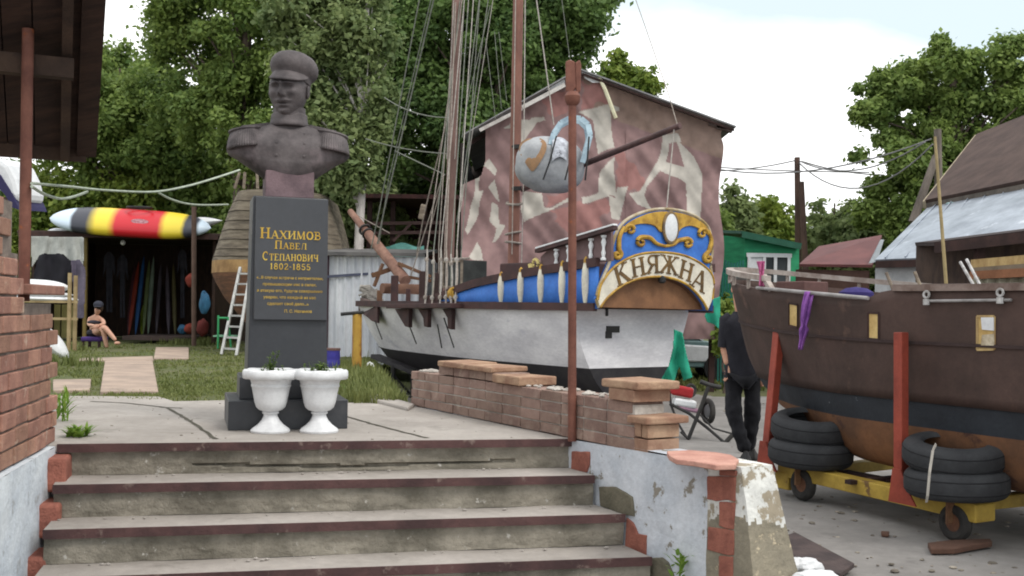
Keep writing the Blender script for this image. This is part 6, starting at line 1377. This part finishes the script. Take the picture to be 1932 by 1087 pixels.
lump('life_jacket', 'dark red life jacket in the shadow right of the thin dark post', 'life jacket', 382, 618, 25.6, .15, mm('dark red cloth', C(96,40,36), None, 5, .9, .2), (1,.8,1.4))
# stepping slabs on the lawn
sl_m = mm('pinkish path slabs', C(176,156,140), C(150,134,122), 2, .9, .2, 40)
for q in ([(198,680),(288,680),(299,738),(189,738)], [(294,655),(356,655),(356,676),(290,676)], [(100,716),(172,715),(170,735),(100,736)], [(150,676),(288,672),(290,679),(150,680)]):
    p = []
    for x, y in q:
        g = G(x, y, -.1)
        for _ in range(4): g = G(x, y, height(g.x, g.y)+.03)
        p.append(g)
    z = max(x.z for x in p); tag(MB().prism([x-Z3*.12 for x in p], (0, 0, .12)).build('path', sl_m, bevel=.01), kind='structure')
# ------------------------------------------------------------------ white corrugated shed, yellow post, drum, brown shed
def corr(mb, a, b, z0, z1, amp=.018, per=.11, th=.01):
    L_ = (b-a).length; n = max(4, int(L_/per*6)); d = (b-a).normalized(); nn = V((d.y, -d.x, 0)); vs = []
    for i in range(n+1): p = a+d*(L_*i/n)+nn*(amp*max(-.4, math.sin(2*PI*L_*i/n/per))); vs += [V((p.x, p.y, z0)), V((p.x, p.y, z1))]
    return mb.add(vs, [(2*i, 2*i+2, 2*i+3, 2*i+1) for i in range(n)])
def build_white_shed():
    D = 20.6; a, b = P(617, 600, D), P(800, 600, D-.2); zt = P(690, 484, D).z; root = thing('corrugated_shed', 'white corrugated metal shed behind the bow of the white boat', 'shed', V(((a.x+b.x)/2, D+1.5, GZ)))
    wm = mm('white corrugated sheet', C(216,218,222), C(188,192,200), 2, .6, .05, 20, c3=C(150,130,120), s3=3, t3=.66, stretch=(1,1,.3))
    o = corr(MB(), a, b, GZ-.1, zt, .03, .16).build('front_wall', wm, root, smooth=True)
    bk = V((0, 3, 0)); corr(MB(), a+bk, a, GZ-.1, zt, .03, .16).build('side_wall', mm('dark maroon edge', C(70,44,54), None, 4, .8, .1), root); corr(MB(), b, b+bk, GZ-.1, zt, .03, .16).build('side_wall', wm, root); corr(MB(), b+bk, a+bk, GZ-.1, zt, .03, .16).build('back_wall', wm, root)
    r = P(606, 470, D-.2); MB().box8([V((a.x-.2, D-.25, zt)), V((b.x, D-.25, zt)), V((b.x, D+3.1, zt+.25)), V((a.x-.2, D+3.1, zt+.25)), V((a.x-.2, D-.25, zt+.07)), V((b.x, D-.25, zt+.07)), V((b.x, D+3.1, zt+.32)), V((a.x-.2, D+3.1, zt+.32))]).build('roof', mm('grey roof felt', C(112,110,108), C(92,90,90), 3, .9, .2), root)
    MB().box((a.x-.02, D-.06, (zt+GZ)/2), (.1, .06, zt-GZ)).build('corner_post', M_['dark maroon edge'], root); MB().beam(P(617, 522, D-.08), P(705, 516, D-.08), .03, .05).build('pipe', mm('blue grey pipe', C(84,88,108), None, 5, .6, .05), root)
build_white_shed()
yb = G(673, 705, -.13); yt = P(674, 588, yb.y); yr = thing('yellow_post', 'yellow and rust stained post with a cross peg under the bowsprit', 'post', yb)
MB().tube([yb, yt], [.07, .068], 12).build('shaft', mm('yellow rusty post', C(186,150,66), C(156,112,50), 3, .7, .2, 30, c3=C(110,64,36), s3=4, t3=.48, w3=.08, stretch=(1,1,.5)), yr, smooth=True); MB().tube([P(643, 593, yb.y-.05), P(686, 589, yb.y-.05)], .025, 8).build('peg', black, yr, smooth=True)
db = G(626, 700, -.06); dr = thing('plastic_drum', 'small blue violet drum standing behind the pedestal', 'drum', db)
MB().lathe([(.10,0),(.11,.02),(.112,.14),(.106,.16),(.112,.18),(.108,.30),(.095,.31),(.004,.312)], db, 24).build('drum_body', mm('violet blue plastic', C(66,62,150), C(54,50,120), 4, .5, .05), dr, smooth=True); MB().lathe([(.116,.285),(.118,.315),(.02,.32)], db, 24).build('lid', mm('brown lid', C(110,84,80), None, 5, .7, .1), dr)
lump('white_bottle', 'white plastic can in the grass under the bow', 'can', 698, 692, 15.5, .06, whitep, (1,1,1.2))
def build_brown_shed():
    D = 26.0; a, b = P(690, 500, D), P(850, 500, D); zt = P(770, 376, D).z; root = thing('brown_shed', 'dark brown open timber shed behind the bowsprit', 'shed', V(((a.x+b.x)/2, D+1.5, GZ)))
    dk = mm('oxblood boards', C(72,44,42), C(50,34,32), 3, .9, .2, stretch=(3,3,1))
    MB().box(((a.x+b.x)/2, D+2.0, (zt+GZ)/2), (b.x-a.x, .1, zt-GZ)).build('back_wall', dk, root); MB().box(((a.x+b.x)/2, D+.8, zt+.0), (b.x-a.x+.4, 3.0, .1)).build('roof', dk, root)
    for x in (696, 740, 800, 846): q = P(x, 500, D); MB().box((q.x, D, (zt+GZ)/2), (.12, .12, zt-GZ-.1)).build('post', wood_d, root)
    for y in (422, 440): MB().beam(P(692, y, D-.08), P(848, y-2, D-.08), .06, .08).build('rail', mm('mauve rail', C(116,92,88), None, 5, .9, .1), root)
    MB().beam(P(742, 455, D-.1), P(776, 422, D-.1), .05, .06).build('brace', M_['mauve rail'], root)
    f = lambda u, v: P(lerp(712, 800, u), lerp(462, 505, v)+4*math.sin(u*9), D-.6-.5*v+.08*nz(u*4, v*3)); MB().grid(f, 24, 10).build('tarpaulin', mm('teal tarpaulin', C(96,150,142), C(70,120,114), 3, .7, .2), root, smooth=True, solid=.01)
build_brown_shed()
# ------------------------------------------------------------------ houses and sheds on the right
def slope(p, t=.06): 
    n = (p[1]-p[0]).cross(p[3]-p[0]).normalized(); n = n if n.z > 0 else -n; return MB().box8([*[x for x in p], *[x+n*t for x in p]])
def build_house():
    root = thing('house', 'house with a steep dark brown roof above a lower silver sheet roof', 'house', V((P(1850, 500, 20).x, 20, -.63)))
    E1, E2, R1, R2 = P(1748, 384, 21.5), P(2080, 318, 16.5), P(1846, 258, 25.0), P(2200, 120, 20.0)
    slope([E1, E2, R2, R1], .08).build('upper_roof', mm('brown roof felt', C(86,70,64), C(70,56,52), 2, .9, .2, 30, stretch=(1,1,1)), root)
    MB().beam(E1-V((0,.05,.10)), E2-V((0,.05,.10)), .05, .2).build('eave_fascia', mm('grey brown fascia', C(110,102,94), C(88,82,76), 4, .9, .1), root); MB().beam(E1-V((.04,0,.03)), R1-V((.04,0,.03)), .06, .16).build('verge_board', mm('pale verge', C(176,164,140), None, 5, .9, .1), root)
    wl = mm('white rendered wall', C(206,208,210), C(186,188,190), 2, .9, .1)
    a, b = E1+V((.35,.25,0)), E2+V((0,.35,0)); MB().prism([V((a.x,a.y,-.63)), V((b.x,b.y,-.63)), V((b.x,b.y,b.z-.12)), V((a.x,a.y,a.z-.12))], V((.2,.35,0))).build('wall', wl, root)
    g = R1+V((.25,-.05,-.2)); MB().prism([V((a.x,a.y,-.63)), V((g.x,g.y,-.63)), V((g.x,g.y,g.z)), V((a.x,a.y,a.z-.1))], V((.2,.03,0))).build('gable_wall', wl, root)
    L1, L2, U2_, U1_ = P(1652, 494, 18.2), P(2080, 478, 13.6), P(2080, 322, 17.0), P(1750, 396, 21.3)
    sv = mm('dull silver sheet roof', C(168,176,186), C(132,140,150), 1.4, .42, .08, 12, c3=C(206,212,220), s3=2.2, t3=.6, w3=.1, metal=.35)
    lr = slope([L1, L2, U2_, U1_], .04).build('lower_roof', sv, root)
    for k in range(9):
        t = (k+.5)/9; a, b = L1.lerp(L2, t), U1_.lerp(U2_, t); MB().beam(a+V((0,0,.06)), b+V((0,0,.06)), .02, .03).build('roof_seam', sv, lr)
    MB().beam(L1-V((0,.04,.05)), L2-V((0,.04,.05)), .04, .12).build('eave_fascia', wood_d, root)
    a, b = L1+V((.1,.3,-.02)), L2+V((0,.3,-.02)); MB().prism([V((a.x,a.y,-.63)), V((b.x,b.y,-.63)), V((b.x,b.y,b.z)), V((a.x,a.y,a.z))], V((.12,.25,0))).build('wall', wl, root)
    MB().prism([P(1640,497,18.3), P(1655,494,18.2), P(1668,452,19.6), P(1662,452,19.7)], V((.02,.1,0))).build('side_flashing', mm('grey flashing', C(140,146,150), None, 4, .6, .1), root)
    for i, (x0, x1, y0, y1) in enumerate(((1700, 1790, 507, 523),)): MB().box((P(1745, 515, 17.9)), (.8, .06, .14)).build('window', mm('dull maroon shutter', C(96,60,62), None, 4, .8, .1), root)
    sk = MB(); sk.ell(P(1818, 385, 20.6), (.35,.2,.055), 16); sk.build('gutter_box', mm('pale cyan plastic', C(170,206,206), None, 5, .5, 0), root, smooth=True)
build_house()
def build_leanto():
    root = thing('lean_to', 'low dark lean-to roof with stacked boards under it at the right edge', 'lean-to', V((P(1880, 500, 13).x, 13, -.63)))
    a, b = P(1763, 464, 13.4), P(2060, 428, 11.6); bk = V((.6, 2.2, .14)); slope([a, b, b+bk, a+bk], .05).build('roof', mm('black brown felt', C(62,50,48), C(48,40,40), 4, .9, .2), root)
    MB().beam(a-V((0,.03,.03)), b-V((0,.03,.03)), .04, .13).build('fascia', wood_d, root)
    for t in (.30, .75): q = a.lerp(b, t)+V((.1,.15,0)); MB().box((q.x, q.y, (q.z-.63)/2), (.1, .1, q.z+.6)).build('post', wood_d, root)
    w = [a+bk*.95, b+bk*.95]; MB().prism([V((w[0].x,w[0].y,-.63)), V((w[1].x,w[1].y,-.63)), V((w[1].x,w[1].y,w[1].z)), V((w[0].x,w[0].y,w[0].z))], V((.02,.06,0))).build('back_wall', mm('dim boards', C(84,70,62), C(66,56,52), 3, .9, .2, stretch=(4,4,1)), root)
    for i, (p, q, m) in enumerate((((1838, 498), (1960, 488), wood_y), ((1838, 510), (1960, 502), mm('grey beam', C(128,114,98), None, 5, .9, .2)), ((1836, 520), (1960, 513), mm('brick brown beam', C(140,96,70), None, 5, .9, .2)))):
        MB().beam(P(*p, 13.0), P(*q, 12.2), .12, .10).build('stacked_board', m, root)
    for k in range(5): MB().box(P(1846+k*22, 532-k*2, 12.9-.1*k), (.1, .1, .12)).build('stacked_block', mm('pale block', C(150,146,128), None, 5, .9, .2), root)
build_leanto()
def build_green():
    D = 24.0; root = thing('green_shed', 'bright green wooden shed with a white framed window beyond the brown boat', 'shed', V((P(1455, 500, D).x, D+1.5, -.63)))
    g = mm('green painted boards', C(62,172,122), C(50,148,104), 2, .7, .1, 20, stretch=(1,1,6)); dg = mm('dark green trim', C(44,96,76), None, 4, .7, .1)
    a, b = P(1405, 448, D), P(1508, 468, D); MB().prism([V((a.x,D,-.63)), V((b.x,D,-.63)), V((b.x,D,b.z)), V((a.x,D,a.z))], V((0,.1,0))).build('front_wall', g, root)
    c = P(1362, 444, D+.8); MB().prism([V((a.x,D+.02,-.63)), V((c.x,c.y,-.63)), V((c.x,c.y,c.z)), V((a.x,D+.02,a.z-.01))], V((.02,.08,0))).build('side_wall', g, root)
    bk = V((0,3.2,.25)); slope([P(1398, 441, D-.2), P(1512, 465, D-.2), P(1512, 465, D-.2)+bk, P(1358, 440, D+.8)+bk], .07).build('roof', dg, root)
    MB().beam(P(1400, 443, D-.22), P(1511, 466, D-.22), .04, .12).build('fascia', dg, root)
    x0, x1 = P(1412, 490, D).x, P(1487, 490, D).x; zt, zb = P(1450, 482, D).z, .9
    w = MB().box(((x0+x1)/2, D-.03, (zt+zb)/2), (x1-x0, .05, zt-zb)).build('window', mm('dark pane', (.04,.05,.055), None, 2, .15, 0), root)
    fr = MB()
    for x in (x0, lerp(x0, x1, .38), lerp(x0, x1, .66), x1): fr.box((x, D-.075, (zt+zb)/2), (.07, .04, zt-zb))
    fr.box(((x0+x1)/2, D-.078, zt), (x1-x0+.12, .04, .09)); fr.box((lerp(x0, x1, .19), D-.06, (zt+zb)/2), ((x1-x0)*.34, .012, (zt-zb)*.95)); fr.build('window_frame', whitep, w)
build_green()
def build_red():
    root = thing('red_roofed_shed', 'low shed with a dull red sheet roof between the green shed and the silver roof', 'shed', V((P(1585, 500, 21).x, 21, -.63)))
    a, b, c, d = P(1508, 503, 20.0), P(1646, 505, 18.9), P(1664, 448, 21.2), P(1545, 469, 22.4); slope([a, b, c, d], .05).build('roof', mm('dull red sheet', C(114,70,68), C(96,58,58), 2, .7, .15, 20), root)
    MB().prism([V((a.x,a.y+.15,-.63)), V((b.x,b.y+.15,-.63)), V((b.x,b.y+.15,b.z-.05)), V((a.x,a.y+.15,a.z-.05))], V((0,.1,0))).build('wall', mm('brown boards', C(96,72,64), None, 4, .9, .2), root)
build_red()
def build_fence():
    D = 20.5; x0, x1 = P(1358, 500, D).x, P(1402, 500, D).x; zt = P(1370, 492, D).z; root = thing('picket_fence', 'tall teal green picket fence between the boat shed and the brown boat', 'fence', V(((x0+x1)/2, D, -.63)))
    g = mm('teal fence paint', C(40,112,100), C(30,92,84), 3, .7, .1); n = 9
    m = MB()
    for k in range(n): x = lerp(x0, x1, k/(n-1)); m.box((x, D, (zt-.63)/2+.03*math.sin(k)), (.035, .02, zt+.6))
    m.build('pickets', g, root)
    for z in (zt-.2, .1): MB().box(((x0+x1)/2, D+.025, z), (x1-x0+.1, .03, .07)).build('rail', g, root)
build_fence()
def pole(name, label, p, q, r0, r1, m, cat='pole'):
    q = V((q.x, q.y, height(q.x, q.y))) if q.z < .5 else q; tag(MB().tube([q, p], [r0, r1], 10).build(name, m, smooth=True), label, cat)
pm_ = mm('grey utility pole wood', C(124,114,106), C(96,88,82), 4, .9, .2, stretch=(1,1,.3)); pb_ = mm('brown utility pole wood', C(104,82,72), C(80,64,58), 4, .9, .2, stretch=(1,1,.3))
pole('utility_pole', 'tall brown utility pole behind the green shed', P(1504, 297, 32), P(1507, 600, 32), .10, .085, pb_); pole('utility_pole', 'shorter dark utility pole leaning beside the tall brown one', P(1512, 343, 31.5), P(1524, 600, 31.5), .10, .08, pb_)
pole('utility_pole', 'grey utility pole in front of the big tree on the right', P(1769, 244, 26.5), P(1775, 600, 26.5), .12, .09, pm_); pole('pole_strut', 'grey slanting strut propping the utility pole by the big tree', P(1766, 295, 26.4), P(1722, 420, 26.2), .11, .09, pm_, 'strut')
pole('thin_stick', 'thin yellowish mast standing in front of the silver roof', P(1764, 258, 12.6), P(1787, 560, 12.6), .022, .016, mm('faded mast wood', C(168,150,110), None, 4, .9, .2), 'mast')
for i, (a, b, s) in enumerate((((1300,308,32),(1757,262,26.5),.55), ((1300,322,32),(1504,302,32),.12), ((1506,303,32),(1745,268,26.5),.5), ((1506,306,32),(1760,272,26.5),.95), ((1512,304,32),(1668,330,33),.1), ((1300,312,33),(1640,325,33),.05))):
    tag(MB().tube(sag(P(*a), P(*b), s, 14), .022, 5).build('overhead_wire', mm('wire grey', C(150,148,150), None, 5, .7, 0), smooth=True), ('highest overhead wire reaching the pole by the big tree', 'short overhead wire between the boat shed and the tall brown pole', 'second overhead wire between the two utility poles', 'lowest sagging overhead wire between the two utility poles', 'overhead wire dropping right from the tall brown pole', 'faint overhead wire passing behind the tall brown pole')[i], 'wire')
# ------------------------------------------------------------------ trees
def leaves(cl, n, size, rng, elong=1.5, droop=0.0):
    """n leaf quads gathered in clumps: cl = list of (centre, radius)"""
    k = len(cl); c = np.array([[*p, r] for p, r in cl]); w = c[:, 3]**2; idx = rng.choice(k, n, p=w/w.sum())
    d = rng.normal(size=(n, 3)); d /= np.linalg.norm(d, axis=1)[:, None]; rad = c[idx, 3]*rng.random(n)**.5*(1+.7*rng.random(n)**7)
    p = c[idx, :3]+d*rad[:, None]*np.array([1, 1, .8]); p[:, 2] -= droop*rng.random(n)**2
    nrm = d*.6+rng.normal(size=(n, 3))*.6+np.array([0, 0, .5]); nrm /= np.linalg.norm(nrm, axis=1)[:, None]
    t = rng.normal(size=(n, 3)); t -= (t*nrm).sum(1)[:, None]*nrm; t /= np.linalg.norm(t, axis=1)[:, None]; b = np.cross(nrm, t)
    s = size*(.6+.8*rng.random(n))[:, None]; t = t*s*elong/2; b = b*s/2
    v = np.stack([p-t, p-b*.9+nrm*s*.12, p+t, p+b*.9+nrm*s*.12], 1).reshape(-1, 3); return v
def leaf_mesh(name, v, m, parent, off):
    n = len(v)//4; me = bpy.data.meshes.new(name); me.vertices.add(n*4); me.loops.add(n*4); me.polygons.add(n)
    me.vertices.foreach_set('co', (v-np.array(off)).astype(np.float32).ravel()); me.loops.foreach_set('vertex_index', np.arange(n*4, dtype=np.int32)); me.polygons.foreach_set('loop_start', np.arange(0, n*4, 4, dtype=np.int32))
    me.update(); me.materials.append(m); o = bpy.data.objects.new(name, me); COL.objects.link(o); o.parent = parent; return o
def tree(label, foot, top, r, crowns, n, size, lm, bark, seed, clump=(.35, .7), cat='tree', name='tree', droop=0.0, lean=None, group=None, limbs=26, gap=.0, bias=.5):
    """crowns: list of ((px,py,d), rx, rz) in metres"""
    rng = np.random.default_rng(seed); random.seed(seed); foot = V((foot.x, foot.y, height(foot.x, foot.y)-.05)); root = thing(name, label, cat, foot, group); cl = []; tot = sum(a*a*b for _, a, b in crowns)
    for (c, rx, rz) in crowns:
        cc = P(*c); k = int(260*(rx*rx*rz/tot))+6
        for _ in range(k):
            d = rng.normal(size=3); d /= np.linalg.norm(d); f = rng.random()**bias; f *= 1+.22*noise.noise(V(d*2.2)+V((seed, 0, 0)))
            q = V((cc.x+d[0]*rx*f, cc.y+d[1]*rx*f*.85, cc.z+d[2]*rz*f)); 
            if noise.noise(q*.9+V((seed*3., 0, 0))) < gap-.32: continue
            cl.append((q, rng.uniform(*clump)*(1.0 if f < .85 else .75)))
    leaf_mesh('crown', leaves(cl, n, size, rng, droop=droop), lm, root, foot)
    tk = MB(); pts = []; base_n = 9
    for i in range(base_n+1):
        t = i/base_n; q = foot.lerp(top, t)+V((.12*nz(t*4, seed), .1*nz(t*3, seed+5), 0))*min(1, t*3); pts.append(q)
    tk.tube(pts, [r*(1.25 if i == 0 else 1-.72*i/base_n) for i in range(base_n+1)], 10)
    cand = random.sample(cl, min(limbs, len(cl)))
    for q, rr in cand:
        t = min(.97, max(.25, (q.z-foot.z)/(top.z-foot.z)*.8-random.uniform(.0, .15))); a = pts[0].lerp(pts[-1], t); k = min(base_n, int(t*base_n)); a = pts[k].lerp(pts[min(base_n, k+1)], t*base_n-k)
        m_ = a.lerp(q, .5)+V((0, 0, .12*(q-a).length)); r1 = max(.012, r*.34*(1-t*.6)); tk.tube([a, a.lerp(m_, .5)+V((0,0,.02)), m_, q], [r1, r1*.75, r1*.5, r1*.2], 6)
    tk.build('trunk', bark, root, smooth=True); return root
lf1 = leafmat('mid green leaves', C(140,158,84), C(80,106,54), .42); lf2 = leafmat('deep green leaves', C(116,140,76), C(62,88,50), .42); lf3 = leafmat('yellow green leaves', C(146,158,72), C(92,118,52)); lf4 = leafmat('dusty green leaves', C(146,158,104), C(96,116,74), .42)
bk1 = mm('grey brown bark', C(112,98,88), C(78,68,62), 6, .95, .6, 30); bk2 = mm('white birch bark', C(206,200,194), C(176,170,166), 3, .8, .3, 30, c3=C(54,48,46), s3=5, t3=.60, w3=.04, stretch=(1,1,.35))
T = P
tree('tall broadleaf tree rising out of frame behind the bust', T(450,600,30), T(470,-120,30), .30, [((470,60,30),2.5,2.4),((330,20,29.5),1.1,.9),((600,130,29.5),1.9,1.9),((420,200,30),2.2,1.6),((300,60,30),.9,.7), ((385,110,30.5),1.5,1.2), ((300,170,31),1.3,.9),((560,-80,30),2.6,1.5),((520,270,29),2.0,1.1)], 95000, .10, lf1, bk1, 3, gap=.12)
tree('bushy tree at the left seen beside the roof shelter', T(215,600,35), T(225,130,35), .22, [((230,200,35),1.9,1.9),((200,120,35.5),.9,.8),((310,150,35),.9,.9),((290,260,34),2.0,1.5),((150,230,34),1.8,1.9)], 52000, .115, lf1, bk1, 5, gap=.02)
tree('birch with a white trunk just right of the bust', P(668,600,22.8), P(704,-60,23.4), .13, [((610,110,23.2),1.15,1.7),((680,60,23.4),.9,1.5),((620,210,23),.75,1.0),((660,300,23),.62,.95),((700,200,23),.4,.9),((560,20,23.2),.9,.9)], 24000, .10, lf4, bk2, 8, clump=(.2,.45), droop=.25, gap=.05, limbs=34)
tree('very tall dark tree filling the sky behind the masts', T(900,600,28.5), T(930,-160,28.5), .34, [((830,80,28.5),2.0,2.6),((960,60,28.5),2.4,2.3),((1060,0,28.5),1.5,1.3),((1110,30,28.5),.8,.5),((760,200,28),1.4,1.8),((880,250,28),2.0,1.4),((1000,180,28.8),1.6,1.2),((760,0,28.5),1.4,1.8)], 98000, .105, lf2, bk1, 11, gap=.02)
tree('pointed young tree showing above the boat shed roof', T(1180,600,38), T(1165,105,38), .16, [((1170,170,38),.9,1.1),((1215,170,38),.75,.75),((1130,190,38),.8,.8),((1165,110,38),.28,.5)], 9000, .15, lf3, bk1, 13, clump=(.2,.4))
tree('big round crowned tree above the houses on the right', T(1785,600,30), T(1800,110,30), .30, [((1780,200,30),1.9,1.7),((1700,300,29.6),1.3,1.6),((1880,190,30),1.6,1.6),((1800,330,29.8),2.1,1.4),((1680,180,30),.9,.8),((1930,100,30),.7,.6),((1760,100,30),.9,.5),((1640,215,29.8),.35,.3),((1900,300,30),1.6,1.4),((1650,400,29.5),.8,.8),((1745,420,29.2),1.5,.9)], 95000, .105, lf1, bk1, 17, gap=.15, limbs=44, clump=(.26,.5))
for i, (px, top_, w, lm, lab, d) in enumerate(((1385, 362, .62, lf4, 'small grey green tree just right of the boat shed', 33), (1450, 372, 1.1, lf3, 'light green small tree above the green shed', 37), (1575, 372, 1.0, lf4, 'dusty green small tree under the big crowned tree', 34), (1625, 410, .8, lf4, 'low dusty bush tree left of the silver roof', 33), (1345, 400, .5, lf1, 'narrow young tree half hidden by the boat shed edge', 31))):
    tree(lab, T(px,600,d), T(px,top_+12,d), .09, [((px, top_+45, d), w, .75), ((px-12, top_+100, d), w*1.15, .95), ((px+14, top_+85, d), w, .9), ((px, top_+12, d), w*.35, .35)], 7500, .14, lm, bk1, 30+i, clump=(.2,.42), name='young_tree')
for i, (px, py, rx, rz, d, lab) in enumerate(((250, 345, 2.3, 1.5, 35.5, 'dense bush behind the kayak on the shed roof'), (400, 330, 2.0, 1.7, 35, 'dense bush behind the pale cables left of the bust'), (90, 380, 2.0, 1.6, 35.5, 'dense bush behind the rusty pole at the left'), (660, 380, 1.3, 1.3, 27.5, 'leafy bush behind the birch trunk'), (800, 330, 2.0, 1.5, 31, 'dark bush behind the brown shed'), (570, 360, 1.6, 1.6, 30, 'dense bush right behind the pedestal'))):
    tree(lab, T(px,600,d), T(px,py-20,d), .10, [((px, py, d), rx, rz), ((px-40, py+60, d), rx, rz*.8), ((px+50, py+50, d), rx, rz*.8), ((px, py+130, d), rx*1.2, rz*.8)], 17000, .13, (lf3, lf1, lf3, lf4, lf2, lf1)[i], bk1, 50+i, name='bush', cat='bush')
tree('small yellow green shrub beside the teal picket fence', T(1368,640,19), T(1370,580,19), .03, [((1368,590,19),.14,.35),((1362,640,19),.16,.3)], 900, .09, lf3, bk1, 71, clump=(.06,.12), name='shrub', cat='shrub', limbs=8)
def wood():
    rng = np.random.default_rng(99); cl = []
    for px in range(-500, 2500, 22):
        d = 62+6*nz(px*.01, 2); ty = 330+50*nz(px*.004, 1) if px < 1250 else 445+18*nz(px*.006, 4)
        for y in range(int(ty), 600, 26): cl.append((P(px+rng.uniform(-14,14), y+rng.uniform(-10,10), d+rng.uniform(-2,2)), rng.uniform(.8,1.3)))
    v = leaves(cl, 60000, .42, rng); o = leaf_mesh('far_wood', v, lf2, None, (0,0,0)); tag(o, kind='stuff')
wood()
# ------------------------------------------------------------------ grass and weeds
def grass():
    random.seed(21); mb = []; vs = []; 
    def tuft(g, hmin, hmax, w):
        for _ in range(3):
            a = random.uniform(0, 6.28); h = random.uniform(hmin, hmax); l = random.uniform(.1, .6)*h; s = V((math.cos(a+1.57), math.sin(a+1.57), 0))*w; p = g+V((random.uniform(-.04,.04), random.uniform(-.04,.04), -.01))
            vs.extend([p-s, p+s, p+V((math.cos(a)*l, math.sin(a)*l, h))+s*.2, p+V((math.cos(a)*l, math.sin(a)*l, h))-s*.2])
    SL = [[(196,678),(290,678),(301,740),(187,740)], [(292,653),(358,653),(358,678),(288,678)], [(98,714),(174,713),(172,737),(98,738)], [(148,675),(290,671),(292,680),(148,681)]]
    n = 0
    while n < 11000:
        x, y = random.uniform(95, 780), random.uniform(640, 768)
        if any(inside(x, y, s) for s in SL): continue
        g = G(x, y, -.06)
        for _ in range(4): g = G(x, y, height(g.x, g.y))
        if g.y > 27 or g.z < -.45 or g.y < 9.2: continue
        if y > 747 and 300 < x < 560 and random.random() < .8: continue
        tall = x > 625 and y > 690
        if not tall and nz(g.x*.8, g.y*.5, 3) < -.15 and random.random() < .75: n += 1; continue
        tuft(g, .015 if not tall else .05, .045 if not tall else .15, .006+.0005*g.y); n += 1
    for _ in range(1500):
        x, y = random.uniform(1250, 1440), random.uniform(696, 738); g = G(x, y, -.63); tuft(g, .05, .16, .02)
    for cx_, cy, k in ((350, 650, 260), (380, 648, 200), (120, 690, 120), (655, 735, 150), (690, 725, 200), (110, 660, 100)):
        for _ in range(k):
            g = G(cx_+random.gauss(0, 16), cy+random.gauss(0, 5), -.08)
            for _ in range(3): g = G(*(cx_, cy), height(g.x, g.y))+V((random.gauss(0,.3), random.gauss(0,.2), 0))
            g.z = height(g.x, g.y); tuft(g, .06, .20, .012)
    v = np.array([tuple(p) for p in vs]); o = leaf_mesh('lawn_grass', v, leafmat('grass blades', C(122,126,74), C(90,102,54), .2), None, (0,0,0)); tag(o, kind='stuff')
grass()
def weed(label, base, n, h, w, spread=.5, stem=.0):
    m = MB(); root = thing('weed', label, 'weed', base); random.seed(int(abs(base.x)*1000))
    for k in range(n):
        a = random.uniform(0, 6.28); d = V((math.cos(a)*spread, math.sin(a)*spread, random.uniform(.5, 1.2))); p = base+V((random.uniform(-.05,.05), random.uniform(-.05,.05), stem*random.random())); blade(m, p, d, h*random.uniform(.6, 1.1), w, .35)
    m.build('leaves', herb2, root, fix=False)
    if stem: MB().tube([base, base+Z3*stem], [.006, .003], 6).build('stem', herb2, root)
herb2 = leafmat('fresh weed green', C(140,164,70), C(86,122,44), .3)
weed('leafy weed growing at the corner of the brick wall and the landing', G(128, 829, 0)+V((0,.15,0)), 60, .17, .02, .8)
weed('tall thin weeds behind the brick wall corner at the landing edge', G(118, 795, 0), 40, .26, .015, .6, .15)
weed('single green weed with pointed leaves at the foot of the whitewashed wall', Pl(1298, 1100, Wa, nw)+nw*.06, 22, .11, .022, .8, .17)
weed('low weed in the grass beside the landing seam', G(720, 748, 0), 40, .16, .02, .9)
weed('dusty weed against the back of the low brick wall', G(668, 745, -.02), 40, .22, .02, .9)
# stone border and hidden ground beside the boat stand
q = [G(x, y, 0) for x, y in ((676, 752), (720, 750), (782, 768), (770, 776))]; tag(MB().prism([V((p.x, p.y, -.3)) for p in q], (0, 0, .33)).build('kerb', conc, bevel=.015), kind='structure')
